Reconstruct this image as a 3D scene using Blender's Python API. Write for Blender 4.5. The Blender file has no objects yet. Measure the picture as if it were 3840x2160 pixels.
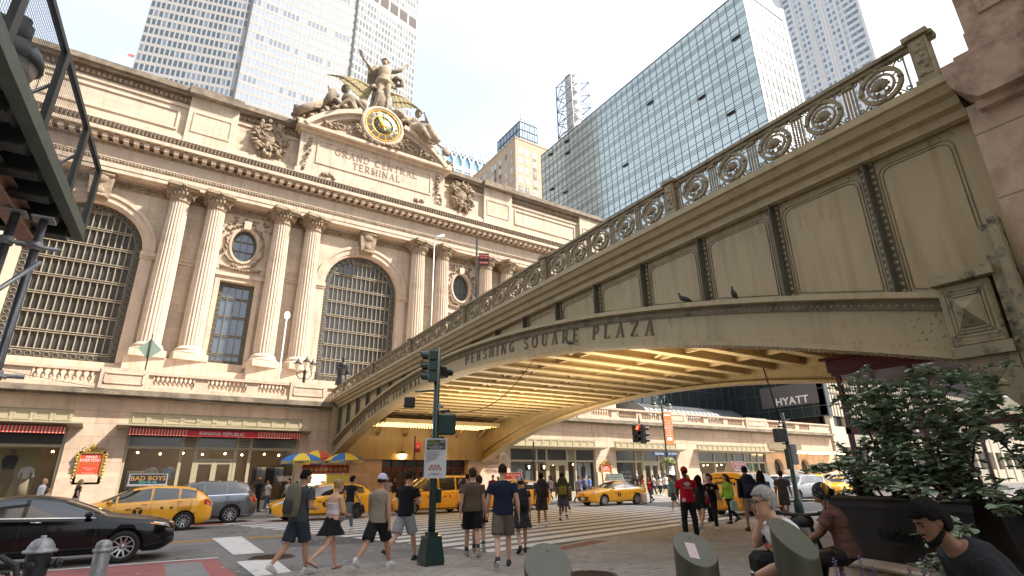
import bpy, bmesh, math, random
from mathutils import Vector, Matrix, noise
random.seed(7)
R=math.radians; PI=math.pi; V=Vector
sc=bpy.context.scene; COL=bpy.data.collections.new('place')  # linked to the scene at the very end: keeps evaluation of single meshes fast
sin=math.sin; cos=math.cos

# ---------------------------------------------------------------- materials
MATS={}
def mat(name, col, rough=.6, metal=0., var=.0, vscale=3., bump=0., bscale=20., emit=None, estr=0., spec=.5, dirt=None, dscale=1., dlo=.5, dhi=.75, coat=0., trans=0., coords='Object', stretch=None, brick=None, alpha=1., streak=None, crack=None, spots=None):
    """procedural principled material: base colour with noise variation, optional dirt patches, brick/ashlar joints and bump"""
    m=bpy.data.materials.new(name); m.use_nodes=True; nt=m.node_tree; N=nt.nodes; L=nt.links
    b=N['Principled BSDF']; b.inputs['Roughness'].default_value=rough; b.inputs['Metallic'].default_value=metal
    b.inputs['Specular IOR Level'].default_value=spec
    if coat: b.inputs['Coat Weight'].default_value=coat; b.inputs['Coat Roughness'].default_value=.05
    if trans: b.inputs['Transmission Weight'].default_value=trans
    if alpha<1: b.inputs['Alpha'].default_value=alpha
    c=(*col,1)
    tc=N.new('ShaderNodeTexCoord'); src=tc.outputs[coords]
    if stretch:
        mp=N.new('ShaderNodeMapping'); mp.inputs['Scale'].default_value=stretch; L.new(src,mp.inputs[0]); src=mp.outputs[0]
    cur=None
    if brick:
        # brick=(w,h,joint colour factor)
        w,h,f=brick[:3]
        mp2=N.new('ShaderNodeMapping'); mp2.inputs['Rotation'].default_value=(R(90),0,0) if len(brick)<4 else (0,0,0)
        L.new(tc.outputs[coords],mp2.inputs[0])
        # use X and Z of the object as the brick plane
        sep=N.new('ShaderNodeSeparateXYZ'); L.new(tc.outputs[coords],sep.inputs[0]); cb=N.new('ShaderNodeCombineXYZ')
        ad=N.new('ShaderNodeMath'); ad.operation='ADD'; L.new(sep.outputs[0],ad.inputs[0])
        if len(brick)<4: L.new(sep.outputs[1],ad.inputs[1]); L.new(sep.outputs[2],cb.inputs[1]); L.new(ad.outputs[0],cb.inputs[0])
        else: L.new(sep.outputs[0],cb.inputs[0]); L.new(sep.outputs[1],cb.inputs[1])
        bt=N.new('ShaderNodeTexBrick'); bt.inputs['Scale'].default_value=1; bt.inputs['Brick Width'].default_value=w; bt.inputs['Row Height'].default_value=h
        bt.inputs['Mortar Size'].default_value=.012 if w>.4 else .008; bt.inputs['Mortar Smooth'].default_value=.2
        v=.10
        bt.inputs['Color1'].default_value=(col[0]*(1-v),col[1]*(1-v),col[2]*(1-v*1.2),1); bt.inputs['Color2'].default_value=(min(1,col[0]*(1+v)),min(1,col[1]*(1+v)),min(1,col[2]*(1+v)),1)
        bt.inputs['Mortar'].default_value=(col[0]*f,col[1]*f,col[2]*f,1); L.new(cb.outputs[0],bt.inputs[0]); cur=bt.outputs['Color']
    if var or not cur:
        n=N.new('ShaderNodeTexNoise'); n.inputs['Scale'].default_value=vscale; n.inputs['Detail'].default_value=6; n.inputs['Roughness'].default_value=.6
        L.new(src,n.inputs['Vector'])
        rp=N.new('ShaderNodeMapRange'); rp.inputs[1].default_value=.25; rp.inputs[2].default_value=.75; rp.inputs[3].default_value=1-var; rp.inputs[4].default_value=1+var
        L.new(n.outputs[0],rp.inputs[0])
        mx=N.new('ShaderNodeVectorMath'); mx.operation='SCALE'; L.new(rp.outputs[0],mx.inputs['Scale'])
        if cur: L.new(cur,mx.inputs[0])
        else: mx.inputs[0].default_value=col
        cur=mx.outputs[0]
    if dirt:
        n=N.new('ShaderNodeTexNoise'); n.inputs['Scale'].default_value=dscale; n.inputs['Detail'].default_value=9; n.inputs['Roughness'].default_value=.68
        L.new(src,n.inputs['Vector'])
        rp=N.new('ShaderNodeMapRange'); rp.inputs[1].default_value=dlo; rp.inputs[2].default_value=dhi; L.new(n.outputs[0],rp.inputs[0])
        mm=N.new('ShaderNodeMix'); mm.data_type='RGBA'; L.new(rp.outputs[0],mm.inputs[0]); L.new(cur,mm.inputs[6]); mm.inputs[7].default_value=(*dirt,1); cur=mm.outputs[2]
    def darken(fac,k):
        nonlocal cur
        mm=N.new('ShaderNodeMix'); mm.data_type='RGBA'; mm.blend_type='MULTIPLY'; L.new(fac,mm.inputs[0]); L.new(cur,mm.inputs[6]); mm.inputs[7].default_value=(k,k*.96,k*.9,1); cur=mm.outputs[2]
    if streak:   # rain streaks: noise drawn out vertically
        mp=N.new('ShaderNodeMapping'); mp.inputs['Scale'].default_value=(streak[0],streak[0],streak[0]*.07); L.new(tc.outputs[coords],mp.inputs[0])
        n=N.new('ShaderNodeTexNoise'); n.inputs['Scale'].default_value=1; n.inputs['Detail'].default_value=5; L.new(mp.outputs[0],n.inputs['Vector'])
        rp=N.new('ShaderNodeMapRange'); rp.inputs[1].default_value=.5; rp.inputs[2].default_value=.72; L.new(n.outputs[0],rp.inputs[0]); darken(rp.outputs[0],streak[1])
    if crack:
        n=N.new('ShaderNodeTexNoise'); n.inputs['Scale'].default_value=1.2; n.inputs['Detail'].default_value=4; L.new(tc.outputs[coords],n.inputs['Vector'])
        va=N.new('ShaderNodeVectorMath'); va.operation='SCALE'; va.inputs['Scale'].default_value=1.6; L.new(n.outputs[1],va.inputs[0]); vb=N.new('ShaderNodeVectorMath'); L.new(tc.outputs[coords],vb.inputs[0]); L.new(va.outputs[0],vb.inputs[1])
        vo=N.new('ShaderNodeTexVoronoi'); vo.feature='DISTANCE_TO_EDGE'; vo.inputs['Scale'].default_value=crack; L.new(vb.outputs[0],vo.inputs['Vector'])
        rp=N.new('ShaderNodeMapRange'); rp.inputs[1].default_value=.0; rp.inputs[2].default_value=.008; rp.inputs[3].default_value=1; rp.inputs[4].default_value=0; L.new(vo.outputs[0],rp.inputs[0]); darken(rp.outputs[0],.45)
    if spots:
        vo=N.new('ShaderNodeTexVoronoi'); vo.inputs['Scale'].default_value=spots; L.new(tc.outputs[coords],vo.inputs['Vector'])
        rp=N.new('ShaderNodeMapRange'); rp.inputs[1].default_value=.10; rp.inputs[2].default_value=.14; rp.inputs[3].default_value=1; rp.inputs[4].default_value=0; L.new(vo.outputs[0],rp.inputs[0]); darken(rp.outputs[0],.6)
    L.new(cur,b.inputs['Base Color'])
    if bump:
        n=N.new('ShaderNodeTexNoise'); n.inputs['Scale'].default_value=bscale; n.inputs['Detail'].default_value=5; L.new(src,n.inputs['Vector'])
        bp=N.new('ShaderNodeBump'); bp.inputs['Strength'].default_value=min(1,bump); bp.inputs['Distance'].default_value=.02 if bump<=1 else .02*bump; L.new(n.outputs[0],bp.inputs['Height'])
        L.new(bp.outputs[0],b.inputs['Normal'])
    if emit: b.inputs['Emission Color'].default_value=(*emit,1); b.inputs['Emission Strength'].default_value=estr
    MATS[name]=m; return m

def wavy_glass(name,col,rough,metal,amp,scale,pane=None):
    m=mat(name,col,rough,metal,var=.12,vscale=.15,spec=.9); nt=m.node_tree; N=nt.nodes; L=nt.links
    tc=N.new('ShaderNodeTexCoord'); n=N.new('ShaderNodeTexNoise'); n.inputs['Scale'].default_value=scale; n.inputs['Detail'].default_value=1.
    L.new(tc.outputs['Object'],n.inputs['Vector']); bp=N.new('ShaderNodeBump'); bp.inputs['Strength'].default_value=1; bp.inputs['Distance'].default_value=amp
    L.new(n.outputs[0],bp.inputs['Height']); L.new(bp.outputs[0],N['Principled BSDF'].inputs['Normal']); return m

# ---------------------------------------------------------------- object helpers
def tag(o,label=None,cat=None,group=None,kind=None):
    if label: o['label']=label
    if cat: o['category']=cat
    if group: o['group']=group
    if kind: o['kind']=kind
    return o
def thing(name,label,cat,loc=(0,0,0),rz=0,group=None):
    o=bpy.data.objects.new(name,None); COL.objects.link(o); o.empty_display_size=.2
    o.location=loc; o.rotation_euler=(0,0,rz); tag(o,label,cat,group); return o
def kids(o): return [c for c in COL.objects if c.parent==o]
def copy_tree(o,parent=None,childmap=None):
    if childmap is None:
        childmap={}
        for c in COL.objects:
            if c.parent: childmap.setdefault(c.parent.name,[]).append(c)
    c=o.copy(); COL.objects.link(c); c.parent=parent
    for ch in childmap.get(o.name,[]): copy_tree(ch,c,childmap)
    return c

class MB:
    def __init__(s,T=None): s.v=[]; s.f=[]; s.sm=[]; s.T=T
    def add(s,vs,fs,smooth=False):
        k=len(s.v)
        if s.T is not None: vs=[tuple(s.T@V(p)) for p in vs]
        s.v.extend(vs); s.f.extend([tuple(i+k for i in f) for f in fs]); s.sm.extend([smooth]*len(fs)); return s
    def box(s,x0,x1,y0,y1,z0,z1):
        if x0>x1: x0,x1=x1,x0
        if y0>y1: y0,y1=y1,y0
        if z0>z1: z0,z1=z1,z0
        return s.add([(x0,y0,z0),(x1,y0,z0),(x1,y1,z0),(x0,y1,z0),(x0,y0,z1),(x1,y0,z1),(x1,y1,z1),(x0,y1,z1)],
          [(0,3,2,1),(4,5,6,7),(0,1,5,4),(1,2,6,5),(2,3,7,6),(3,0,4,7)])
    def cbox(s,c,sz): return s.box(c[0]-sz[0]/2,c[0]+sz[0]/2,c[1]-sz[1]/2,c[1]+sz[1]/2,c[2]-sz[2]/2,c[2]+sz[2]/2)
    def bbox(s,c,sz,b=.02,T=None):
        """box with chamfered edges"""
        x,y,z=[q/2 for q in sz]; b=min(b,x*.9,y*.9,z*.9); vs=[]; idx={}
        for i in (-1,1):
            for j in (-1,1):
                for k in (-1,1):
                    for a,p in enumerate(((i*x,j*(y-b),k*(z-b)),(i*(x-b),j*y,k*(z-b)),(i*(x-b),j*(y-b),k*z))):
                        idx[i,j,k,a]=len(vs); vs.append(p)
        g=lambda i,j,k,a: idx[i,j,k,a]; fs=[]
        for q in (-1,1):
            fs+=[(g(q,-1,-1,0),g(q,1,-1,0),g(q,1,1,0),g(q,-1,1,0)),(g(-1,q,-1,1),g(1,q,-1,1),g(1,q,1,1),g(-1,q,1,1)),(g(-1,-1,q,2),g(1,-1,q,2),g(1,1,q,2),g(-1,1,q,2))]
            for p in (-1,1):
                fs+=[(g(q,p,-1,0),g(q,p,1,0),g(q,p,1,1),g(q,p,-1,1)),(g(q,-1,p,0),g(q,1,p,0),g(q,1,p,2),g(q,-1,p,2)),(g(-1,q,p,1),g(1,q,p,1),g(1,q,p,2),g(-1,q,p,2))]
                for r in (-1,1): fs.append((g(q,p,r,0),g(q,p,r,1),g(q,p,r,2)))
        c=V(c); M_=T if T is not None else Matrix()
        return s.add([tuple(c+(M_@V(p))) for p in vs],fs)
    def bar(s,p,q,w,h=None,up=(0,0,1)):
        h=h or w; p=V(p); q=V(q); d=(q-p).normalized(); u=V(up)
        if abs(d.dot(u))>.98: u=V((0,1,0))
        a=d.cross(u).normalized()*w/2; b=a.cross(d).normalized()*h/2
        vs=[tuple(x) for x in (p-a-b,p+a-b,p+a+b,p-a+b,q-a-b,q+a-b,q+a+b,q-a+b)]
        return s.add(vs,[(0,3,2,1),(4,5,6,7),(0,1,5,4),(1,2,6,5),(2,3,7,6),(3,0,4,7)])
    def tube(s,pts,r,n=8,ref=None,smooth=True,cap=True):
        """pts list, r scalar / list / list of (ra,rb); ref = direction of the ra axis"""
        pts=[V(p) for p in pts]; m=len(pts); vs=[]
        if not hasattr(r,'__len__'): r=[r]*m
        pa=None
        for i,p in enumerate(pts):
            d=(pts[min(i+1,m-1)]-pts[max(i-1,0)])
            d=d.normalized() if d.length>1e-9 else V((0,0,1))
            if ref is not None: a=V(ref[i] if isinstance(ref,list) else ref)
            elif pa is not None: a=pa
            else: a=V((1,0,0)) if abs(d.x)<.9 else V((0,1,0))
            a=(a-d*a.dot(d)); a=a.normalized() if a.length>1e-6 else d.orthogonal().normalized(); pa=a; b=d.cross(a)
            ra,rb=(r[i] if hasattr(r[i],'__len__') else (r[i],r[i]))
            for k in range(n):
                t=2*PI*k/n; vs.append(tuple(p+a*(ra*cos(t))+b*(rb*sin(t))))
        fs=[(i*n+k,i*n+(k+1)%n,(i+1)*n+(k+1)%n,(i+1)*n+k) for i in range(m-1) for k in range(n)]
        if cap: fs+=[tuple(range(n-1,-1,-1)),tuple((m-1)*n+k for k in range(n))]
        return s.add(vs,fs,smooth)
    def cyl(s,p,q,r0,r1=None,n=16,smooth=True): return s.tube([p,q],[r0,r0 if r1 is None else r1],n,smooth=smooth)
    def lathe(s,c,prof,n=16,smooth=True,M=None,flute=None):
        vs=[]; m=len(prof); M=M or Matrix()
        for (r,z) in prof:
            for k in range(n):
                t=2*PI*k/n; rr=r*(1-(flute[1]*(abs(sin(flute[0]*t/2)))) if flute else 1)
                vs.append(tuple(V(c)+M@V((rr*cos(t),rr*sin(t),z))))
        fs=[(i*n+k,i*n+(k+1)%n,(i+1)*n+(k+1)%n,(i+1)*n+k) for i in range(m-1) for k in range(n)]+[tuple(range(n-1,-1,-1)),tuple((m-1)*n+k for k in range(n))]
        return s.add(vs,fs,smooth)
    def ball(s,c,r,nu=12,nv=8,M=None,fn=None):
        r=r if hasattr(r,'__len__') else (r,r,r); vs=[]; M=M or Matrix()
        for j in range(nv+1):
            a=PI*j/nv
            for i in range(nu):
                t=2*PI*i/nu; p=V((sin(a)*cos(t),sin(a)*sin(t),cos(a)))
                if fn: p=p*fn(p)
                vs.append(tuple(V(c)+M@V((p.x*r[0],p.y*r[1],p.z*r[2]))))
        fs=[(j*nu+i,(j+1)*nu+i,(j+1)*nu+(i+1)%nu,j*nu+(i+1)%nu) for j in range(nv) for i in range(nu)]
        return s.add(vs,fs,True)
    def prism(s,pts,a,b,axis='y'):
        """2-D outline extruded from a to b along axis; outline in the other two axes (x,z)/(x,y)/(y,z)"""
        n=len(pts); mk={'y':lambda p,t:(p[0],t,p[1]),'z':lambda p,t:(p[0],p[1],t),'x':lambda p,t:(t,p[0],p[1])}[axis]
        return s.add([mk(p,a) for p in pts]+[mk(p,b) for p in pts],[tuple(range(n)),tuple(range(2*n-1,n-1,-1))]+[(i,n+i,n+(i+1)%n,(i+1)%n) for i in range(n)])
    def strip(s,A,B,closed=False,smooth=False):
        n=len(A); s.add([tuple(p) for p in A]+[tuple(p) for p in B],[(i,(i+1)%n,n+(i+1)%n,n+i) for i in range(n if closed else n-1)],smooth); return s
    def quad(s,*p): return s.add([tuple(q) for q in p],[tuple(range(len(p)))])
    def build_split(s,name,m,parent=None,ax=0,gap=.05):
        """one object per separate cluster along an axis"""
        n=len(s.v); par=list(range(n))
        def fd(i):
            while par[i]!=i: par[i]=par[par[i]]; i=par[i]
            return i
        for f in s.f:
            a=fd(f[0])
            for j in f[1:]: par[fd(j)]=a
        comp={}
        for i in range(n): comp.setdefault(fd(i),[]).append(i)
        iv=sorted((min(s.v[i][ax] for i in c),max(s.v[i][ax] for i in c),k) for k,c in comp.items()); groups=[]; end=-1e9
        for a,b,k in iv:
            if a>end+gap: groups.append([])
            groups[-1].append(k); end=max(end,b)
        gid={k:g for g,ks in enumerate(groups) for k in ks}; out=[]
        fs=[[] for _ in groups]
        for f,sm in zip(s.f,s.sm): fs[gid[fd(f[0])]].append((f,sm))
        for F in fs:
            q=MB(); mp={}
            for f,sm in F:
                for i in f:
                    if i not in mp: mp[i]=len(q.v); q.v.append(s.v[i])
                q.f.append(tuple(mp[i] for i in f)); q.sm.append(sm)
            out.append(q.build(name,m,parent))
        return out
    def build(s,name,m,parent=None,loc=None):
        me=bpy.data.meshes.new(name); me.from_pydata(s.v,[],s.f); me.polygons.foreach_set('use_smooth',s.sm)
        if m is not None: me.materials.append(m)
        me.update(); o=bpy.data.objects.new(name,me); COL.objects.link(o)
        if parent is not None: o.parent=parent
        if loc: o.location=loc
        return o
def fix_normals(o):
    bm=bmesh.new(); bm.from_mesh(o.data); bmesh.ops.recalc_face_normals(bm,faces=bm.faces); bm.to_mesh(o.data); bm.free()

def holed(m,rect,hole,y,depth=None,axis='y'):
    """front wall rectangle (x0,x1,z0,z1) at y with a star-shaped hole (outline of (x,z)); reveal goes back by depth"""
    x0,x1,z0,z1=rect; cx=sum(p[0] for p in hole)/len(hole); cz=sum(p[1] for p in hole)/len(hole)
    def edge(poly,ang):
        d=(cos(ang),sin(ang)); best=None; n=len(poly)
        for i in range(n):
            ax,az=poly[i][0]-cx,poly[i][1]-cz; bx,bz=poly[(i+1)%n][0]-cx,poly[(i+1)%n][1]-cz
            ex,ez=bx-ax,bz-az; den=d[0]*ez-d[1]*ex
            if abs(den)<1e-12: continue
            t=(ax*ez-az*ex)/den; u=(ax*d[1]-az*d[0])/den
            if t>0 and -1e-6<=u<=1+1e-6 and (best is None or t>best): best=t
        return (cx+d[0]*best,cz+d[1]*best)
    rc=[(x0,z0),(x1,z0),(x1,z1),(x0,z1)]
    angs=sorted(set(round(math.atan2(p[1]-cz,p[0]-cx),6) for p in list(hole)+rc))
    A=[edge(hole,a) for a in angs]; B=[edge(rc,a) for a in angs]
    mk=(lambda p,t:(p[0],t,p[1])) if axis=='y' else (lambda p,t:(t,p[0],p[1]))
    m.strip([mk(p,y) for p in A],[mk(p,y) for p in B],True)
    if depth: m.strip([mk(p,y) for p in A],[mk(p,y+depth) for p in A],True)
def arch_pts(cx,hw,z0,zs,n=20): return [(cx-hw,z0),(cx+hw,z0)]+[(cx+hw*cos(PI*i/n),zs+hw*sin(PI*i/n)) for i in range(n+1)]
def ell_pts(cx,cz,rx,rz,n=28): return [(cx+rx*cos(2*PI*i/n),cz+rz*sin(2*PI*i/n)) for i in range(n)]

def evaluated(o):
    """mesh of an object with its modifiers applied"""
    sc.collection.objects.link(o); dg=bpy.context.evaluated_depsgraph_get(); me=bpy.data.meshes.new_from_object(o.evaluated_get(dg)); sc.collection.objects.unlink(o); return me
def text(name,body,size,m,parent,loc,rot,ext=.01,align='CENTER',sx=1.,bold=0.,space=1.):
    cu=bpy.data.curves.new(name,'FONT'); cu.body=body; cu.size=size; cu.extrude=ext; cu.align_x=align; cu.align_y='CENTER'; cu.offset=bold; cu.space_character=space; cu.resolution_u=2
    t=bpy.data.objects.new(name+'_tmp',cu); me=evaluated(t)
    bpy.data.objects.remove(t); bpy.data.curves.remove(cu)
    me.materials.clear(); me.materials.append(m)
    o=bpy.data.objects.new(name,me); COL.objects.link(o); o.parent=parent; o.location=loc; o.rotation_euler=rot; o.scale=(sx,1,1); return o
FACE_S=(R(90),0,0)          # text readable from the south (looking north)
FACE_W=(R(90),0,R(-90))     # text readable from the west

# ---- classical capitals for the two inscriptions: strokes with thick and thin parts and serifs
def glyph(ch):
    T,t=.13,.06; S=[]  # list of (points, width)
    def ln(x0,y0,x1,y1,w): S.append(([(x0,y0),(x1,y1)],w))
    def sf(x,y,w=.2): S.append(([(x-w/2,y),(x+w/2,y)],.05))
    def arc(cx,cy,rx,ry,a0,a1,w,n=9): S.append(([(cx+rx*cos(R(a0+(a1-a0)*i/n)),cy+ry*sin(R(a0+(a1-a0)*i/n))) for i in range(n+1)],w))
    W=.7; b=.03; h=.97
    if ch in 'IHTLPRDENM':
        if ch!='T': ln(.1,0,.1,1,T); sf(.1,b,.26); sf(.1,h,.26)
    if ch=='I': W=.2
    elif ch=='H': ln(.6,0,.6,1,T); sf(.6,b,.26); sf(.6,h,.26); ln(.1,.5,.6,.5,t)
    elif ch=='T': W=.64; ln(.32,0,.32,1,T); sf(.32,b,.28); ln(0,.965,.64,.965,.07); ln(.03,.97,.03,.8,.05); ln(.61,.97,.61,.8,.05)
    elif ch=='L': W=.56; ln(.1,.035,.56,.035,.07); ln(.54,0,.54,.2,.05)
    elif ch=='E': W=.56; ln(.1,.035,.54,.035,.07); ln(.1,.965,.52,.965,.07); ln(.1,.5,.42,.5,t); ln(.53,0,.53,.18,.05); ln(.5,1,.5,.82,.05); ln(.41,.42,.41,.58,.04)
    elif ch in 'PR':
        W=.6; ln(.1,.965,.32,.965,t); ln(.1,.46,.32,.46,t); arc(.32,.712,.22,.25,90,-90,.1)
        if ch=='R': ln(.3,.46,.62,.02,T); sf(.62,b,.16); W=.68
    elif ch=='D': W=.72; ln(.1,.965,.3,.965,t); ln(.1,.035,.3,.035,t); arc(.3,.5,.36,.465,90,-90,.11)
    elif ch=='N': W=.76; ln(.1,.97,.66,.03,T); ln(.66,0,.66,1,t); sf(.66,h,.22)
    elif ch=='M': W=.86; ln(.1,.97,.43,.1,T); ln(.43,.1,.76,.97,t); ln(.76,0,.76,1,T); sf(.76,b,.26); sf(.76,h,.22)
    elif ch=='A': W=.74; ln(.08,0,.37,.98,t); ln(.37,.98,.66,0,T); ln(.18,.34,.56,.34,.05); sf(.08,b,.2); sf(.66,b,.26)
    elif ch in 'GC': W=.72; arc(.38,.5,.34,.47,48,312,.11,14); ln(.62,.98,.62,.76,.05)
    if ch=='G': ln(.62,.05,.62,.42,T); sf(.62,.42,.22)
    if ch=='C': ln(.62,.02,.62,.2,.04)
    if ch in 'QO': W=.8; arc(.4,.5,.34,.47,0,360,.11,18)
    if ch=='Q': ln(.42,.06,.72,-.16,.1)
    if ch=='U': W=.74; ln(.1,.35,.1,1,T); arc(.36,.35,.26,.32,180,360,.09); ln(.62,.35,.62,1,t); sf(.1,h,.26); sf(.62,h,.22)
    if ch=='S': W=.52; arc(.26,.73,.2,.235,40,270,.09,9); arc(.26,.26,.22,.235,90,-140,.11,9); ln(.43,.98,.43,.78,.04); ln(.05,.02,.05,.24,.04)
    if ch=='Z': W=.64; ln(.04,.965,.6,.965,.06); ln(.04,.035,.62,.035,.06); ln(.58,.96,.06,.04,T); ln(.06,1,.06,.8,.05); ln(.6,0,.6,.2,.05)
    if ch==' ': W=.42
    return S,W
def glyph_mesh(m,ch,o,ux,uy,un,h,d):
    """adds raised strokes of a letter; o origin, ux/uy in-plane unit vectors, un outward normal, h cap height, d depth"""
    S,W=glyph(ch); k=0
    for pts,w in S:
        for (a,b) in zip(pts[:-1],pts[1:]):
            A=o+ux*a[0]*h+uy*a[1]*h; B=o+ux*b[0]*h+uy*b[1]*h; e=(B-A)
            if e.length<1e-6: continue
            e=e.normalized(); nrm=un.cross(e)*w*h/2; k+=1; ex=e*(w*h*.12 if len(pts)>2 else 0); dd=un*(d*(1+.03*(k%5)))
            q=[A-ex-nrm,B+ex-nrm,B+ex+nrm,A-ex+nrm]; m.add([tuple(x) for x in q]+[tuple(x+dd) for x in q],[(0,1,2,3),(4,7,6,5),(0,4,5,1),(1,5,6,2),(2,6,7,3),(3,7,4,0)])
    return W*h

# ---------------------------------------------------------------- camera, light
FPX=1338.; PIT=R(19.7); ROL=R(-.7); YAW=R(32.97); CAM=V((0,0,1.6))
_fw=V((sin(YAW)*cos(PIT),cos(YAW)*cos(PIT),sin(PIT))); _rt=V((cos(YAW),-sin(YAW),0)); _up=_rt.cross(_fw)
_r2=_rt*cos(ROL)+_up*sin(ROL); _u2=-_rt*sin(ROL)+_up*cos(ROL)
cd=bpy.data.cameras.new('camera'); cam=bpy.data.objects.new('camera',cd); COL.objects.link(cam); sc.camera=cam
cd.sensor_width=36; cd.lens=FPX/2576*36; cd.clip_start=.05; cd.clip_end=5000
cam.matrix_world=Matrix(((_r2.x,_u2.x,-_fw.x,CAM.x),(_r2.y,_u2.y,-_fw.y,CAM.y),(_r2.z,_u2.z,-_fw.z,CAM.z),(0,0,0,1)))
def ray(x,y): return (_fw*FPX+_r2*(x-1288)-_u2*(y-724.5)).normalized()
def at(x,y,X=None,Y=None,Z=None,D=None):
    """point of the real place seen at photo pixel (x,y), on a known plane (X, Y or Z) or at ground distance D"""
    d=ray(x,y)
    t=(X/d.x) if X is not None else (Y/d.y) if Y is not None else ((Z-1.6)/d.z) if Z is not None else D/math.hypot(d.x,d.y)
    return CAM+d*t
sc.render.resolution_x=1024; sc.render.resolution_y=576
sc.view_settings.view_transform='Standard'; sc.view_settings.look='None'; sc.view_settings.gamma=1; sc.view_settings.exposure=1.48
SUN_AZ=R(128); SUN_EL=R(50)
w=bpy.data.worlds.new('World'); sc.world=w; w.use_nodes=True; nt=w.node_tree; bg=nt.nodes['Background']
sky=nt.nodes.new('ShaderNodeTexSky'); sky.sky_type='NISHITA'; sky.sun_disc=False; sky.sun_elevation=SUN_EL; sky.sun_rotation=SUN_AZ
sky.air_density=1.; sky.dust_density=4.; sky.ozone_density=1.; sky.altitude=0
mxs=nt.nodes.new('ShaderNodeMix'); mxs.data_type='RGBA'; mxs.inputs[0].default_value=.5; nt.links.new(sky.outputs[0],mxs.inputs[6]); mxs.inputs[7].default_value=(3.5,3.65,3.7,1)  # pale summer haze
ns=nt.nodes.new('ShaderNodeTexNoise'); ns.inputs['Scale'].default_value=1.6; ns.inputs['Detail'].default_value=5; tcw=nt.nodes.new('ShaderNodeTexCoord'); mpw=nt.nodes.new('ShaderNodeMapping'); mpw.inputs['Scale'].default_value=(1,1,2.6); nt.links.new(tcw.outputs['Generated'],mpw.inputs[0]); nt.links.new(mpw.outputs[0],ns.inputs['Vector'])
rgw=nt.nodes.new('ShaderNodeMapRange'); rgw.inputs[1].default_value=.35; rgw.inputs[2].default_value=.68; rgw.inputs[3].default_value=.40; rgw.inputs[4].default_value=.72; nt.links.new(ns.outputs[0],rgw.inputs[0]); nt.links.new(rgw.outputs[0],mxs.inputs[0])
nt.links.new(mxs.outputs[2],bg.inputs[0]); bg.inputs[1].default_value=.145
sl=bpy.data.lights.new('sun','SUN'); sl.energy=3.7; sl.angle=R(.6); sl.color=(1.,.93,.82)
so=bpy.data.objects.new('sun',sl); COL.objects.link(so)
_sd=V((sin(SUN_AZ)*cos(SUN_EL),cos(SUN_AZ)*cos(SUN_EL),sin(SUN_EL))); so.rotation_euler=_sd.to_track_quat('Z','Y').to_euler(); so.location=(30,-30,90)

# ---------------------------------------------------------------- palette
lime=mat('limestone',(.56,.455,.36),.85,var=.10,vscale=1.2,bump=.3,bscale=9,dirt=(.38,.30,.22),dscale=.8,dlo=.52,dhi=.8,streak=(3,.8))
limeb=mat('limestone_ashlar',(.56,.46,.36),.85,var=.07,vscale=.9,bump=.25,bscale=9,brick=(1.7,.62,.66),streak=(2.2,.8))
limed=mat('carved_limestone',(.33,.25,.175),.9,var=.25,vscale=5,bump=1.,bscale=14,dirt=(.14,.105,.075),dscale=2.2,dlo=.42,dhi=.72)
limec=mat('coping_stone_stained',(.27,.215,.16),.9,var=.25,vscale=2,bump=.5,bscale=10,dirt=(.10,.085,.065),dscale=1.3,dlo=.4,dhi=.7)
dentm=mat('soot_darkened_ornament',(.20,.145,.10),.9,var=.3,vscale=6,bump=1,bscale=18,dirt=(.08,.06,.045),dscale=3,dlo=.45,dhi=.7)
gran=mat('pink_granite',(.57,.42,.315),.7,var=.10,vscale=2.5,bump=.1,bscale=60,brick=(2.1,.66,.62),streak=(2.5,.85),dirt=(.46,.33,.25),dscale=.9,dlo=.55,dhi=.8)
granp=mat('granite_trim',(.59,.45,.335),.7,var=.12,vscale=2.5,bump=.1,bscale=60,dirt=(.30,.21,.155),dscale=1.1,dlo=.5,dhi=.8)
cream=mat('cream_painted_metal',(.37,.32,.215),.5,var=.06,vscale=3)
bronze=mat('dark_bronze',(.10,.095,.075),.55,.4,var=.3,vscale=6)
grille=mat('window_mullion_bronze',(.20,.17,.125),.6,.2,var=.2,vscale=4)
dglass=mat('dark_window_glass',(.05,.048,.044),.15,0,var=.4,vscale=.5,spec=.8)
bglass=wavy_glass('blue_window_glass',(.12,.15,.18),.1,.3,.004,1.5)
girder=mat('olive_beige_paint',(.42,.335,.19),.48,.0,var=.07,vscale=1.1,bump=.25,bscale=30,dirt=(.20,.125,.06),dscale=1.1,dlo=.60,dhi=.78,streak=(5,.8),stretch=(2.2,2.2,.7))
railm=mat('bronze_railing_paint',(.29,.235,.145),.5,.15,var=.2,vscale=6,dirt=(.09,.07,.045),dscale=5,dlo=.5,dhi=.7)
girdin=mat('ochre_soffit_paint',(.52,.41,.23),.5,.0,var=.12,vscale=2.2,bump=.2,bscale=40,dirt=(.26,.18,.08),dscale=1.2,dlo=.55,dhi=.8)
girdk=mat('grimy_girder_paint',(.22,.18,.105),.6,.0,var=.25,vscale=3,dirt=(.07,.055,.04),dscale=3,dlo=.45,dhi=.62,bump=.4,bscale=40)
brownst=mat('brown_granite_pier',(.46,.34,.25),.75,var=.16,vscale=6,bump=.25,bscale=60,brick=(3.0,1.05,.45),dirt=(.15,.10,.075),dscale=1.2,dlo=.5,dhi=.8)
statm=mat('statue_limestone',(.42,.33,.235),.85,var=.35,vscale=1.6,bump=.6,bscale=6,dirt=(.12,.095,.07),dscale=1.6,dlo=.42,dhi=.60)
statd=mat('statue_dark_limestone',(.29,.23,.165),.9,var=.35,vscale=1.4,bump=.7,bscale=6,dirt=(.06,.05,.04),dscale=.8,dlo=.42,dhi=.66)
gold=mat('gilding',(.75,.47,.12),.35,.7,var=.15,vscale=5)
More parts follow.
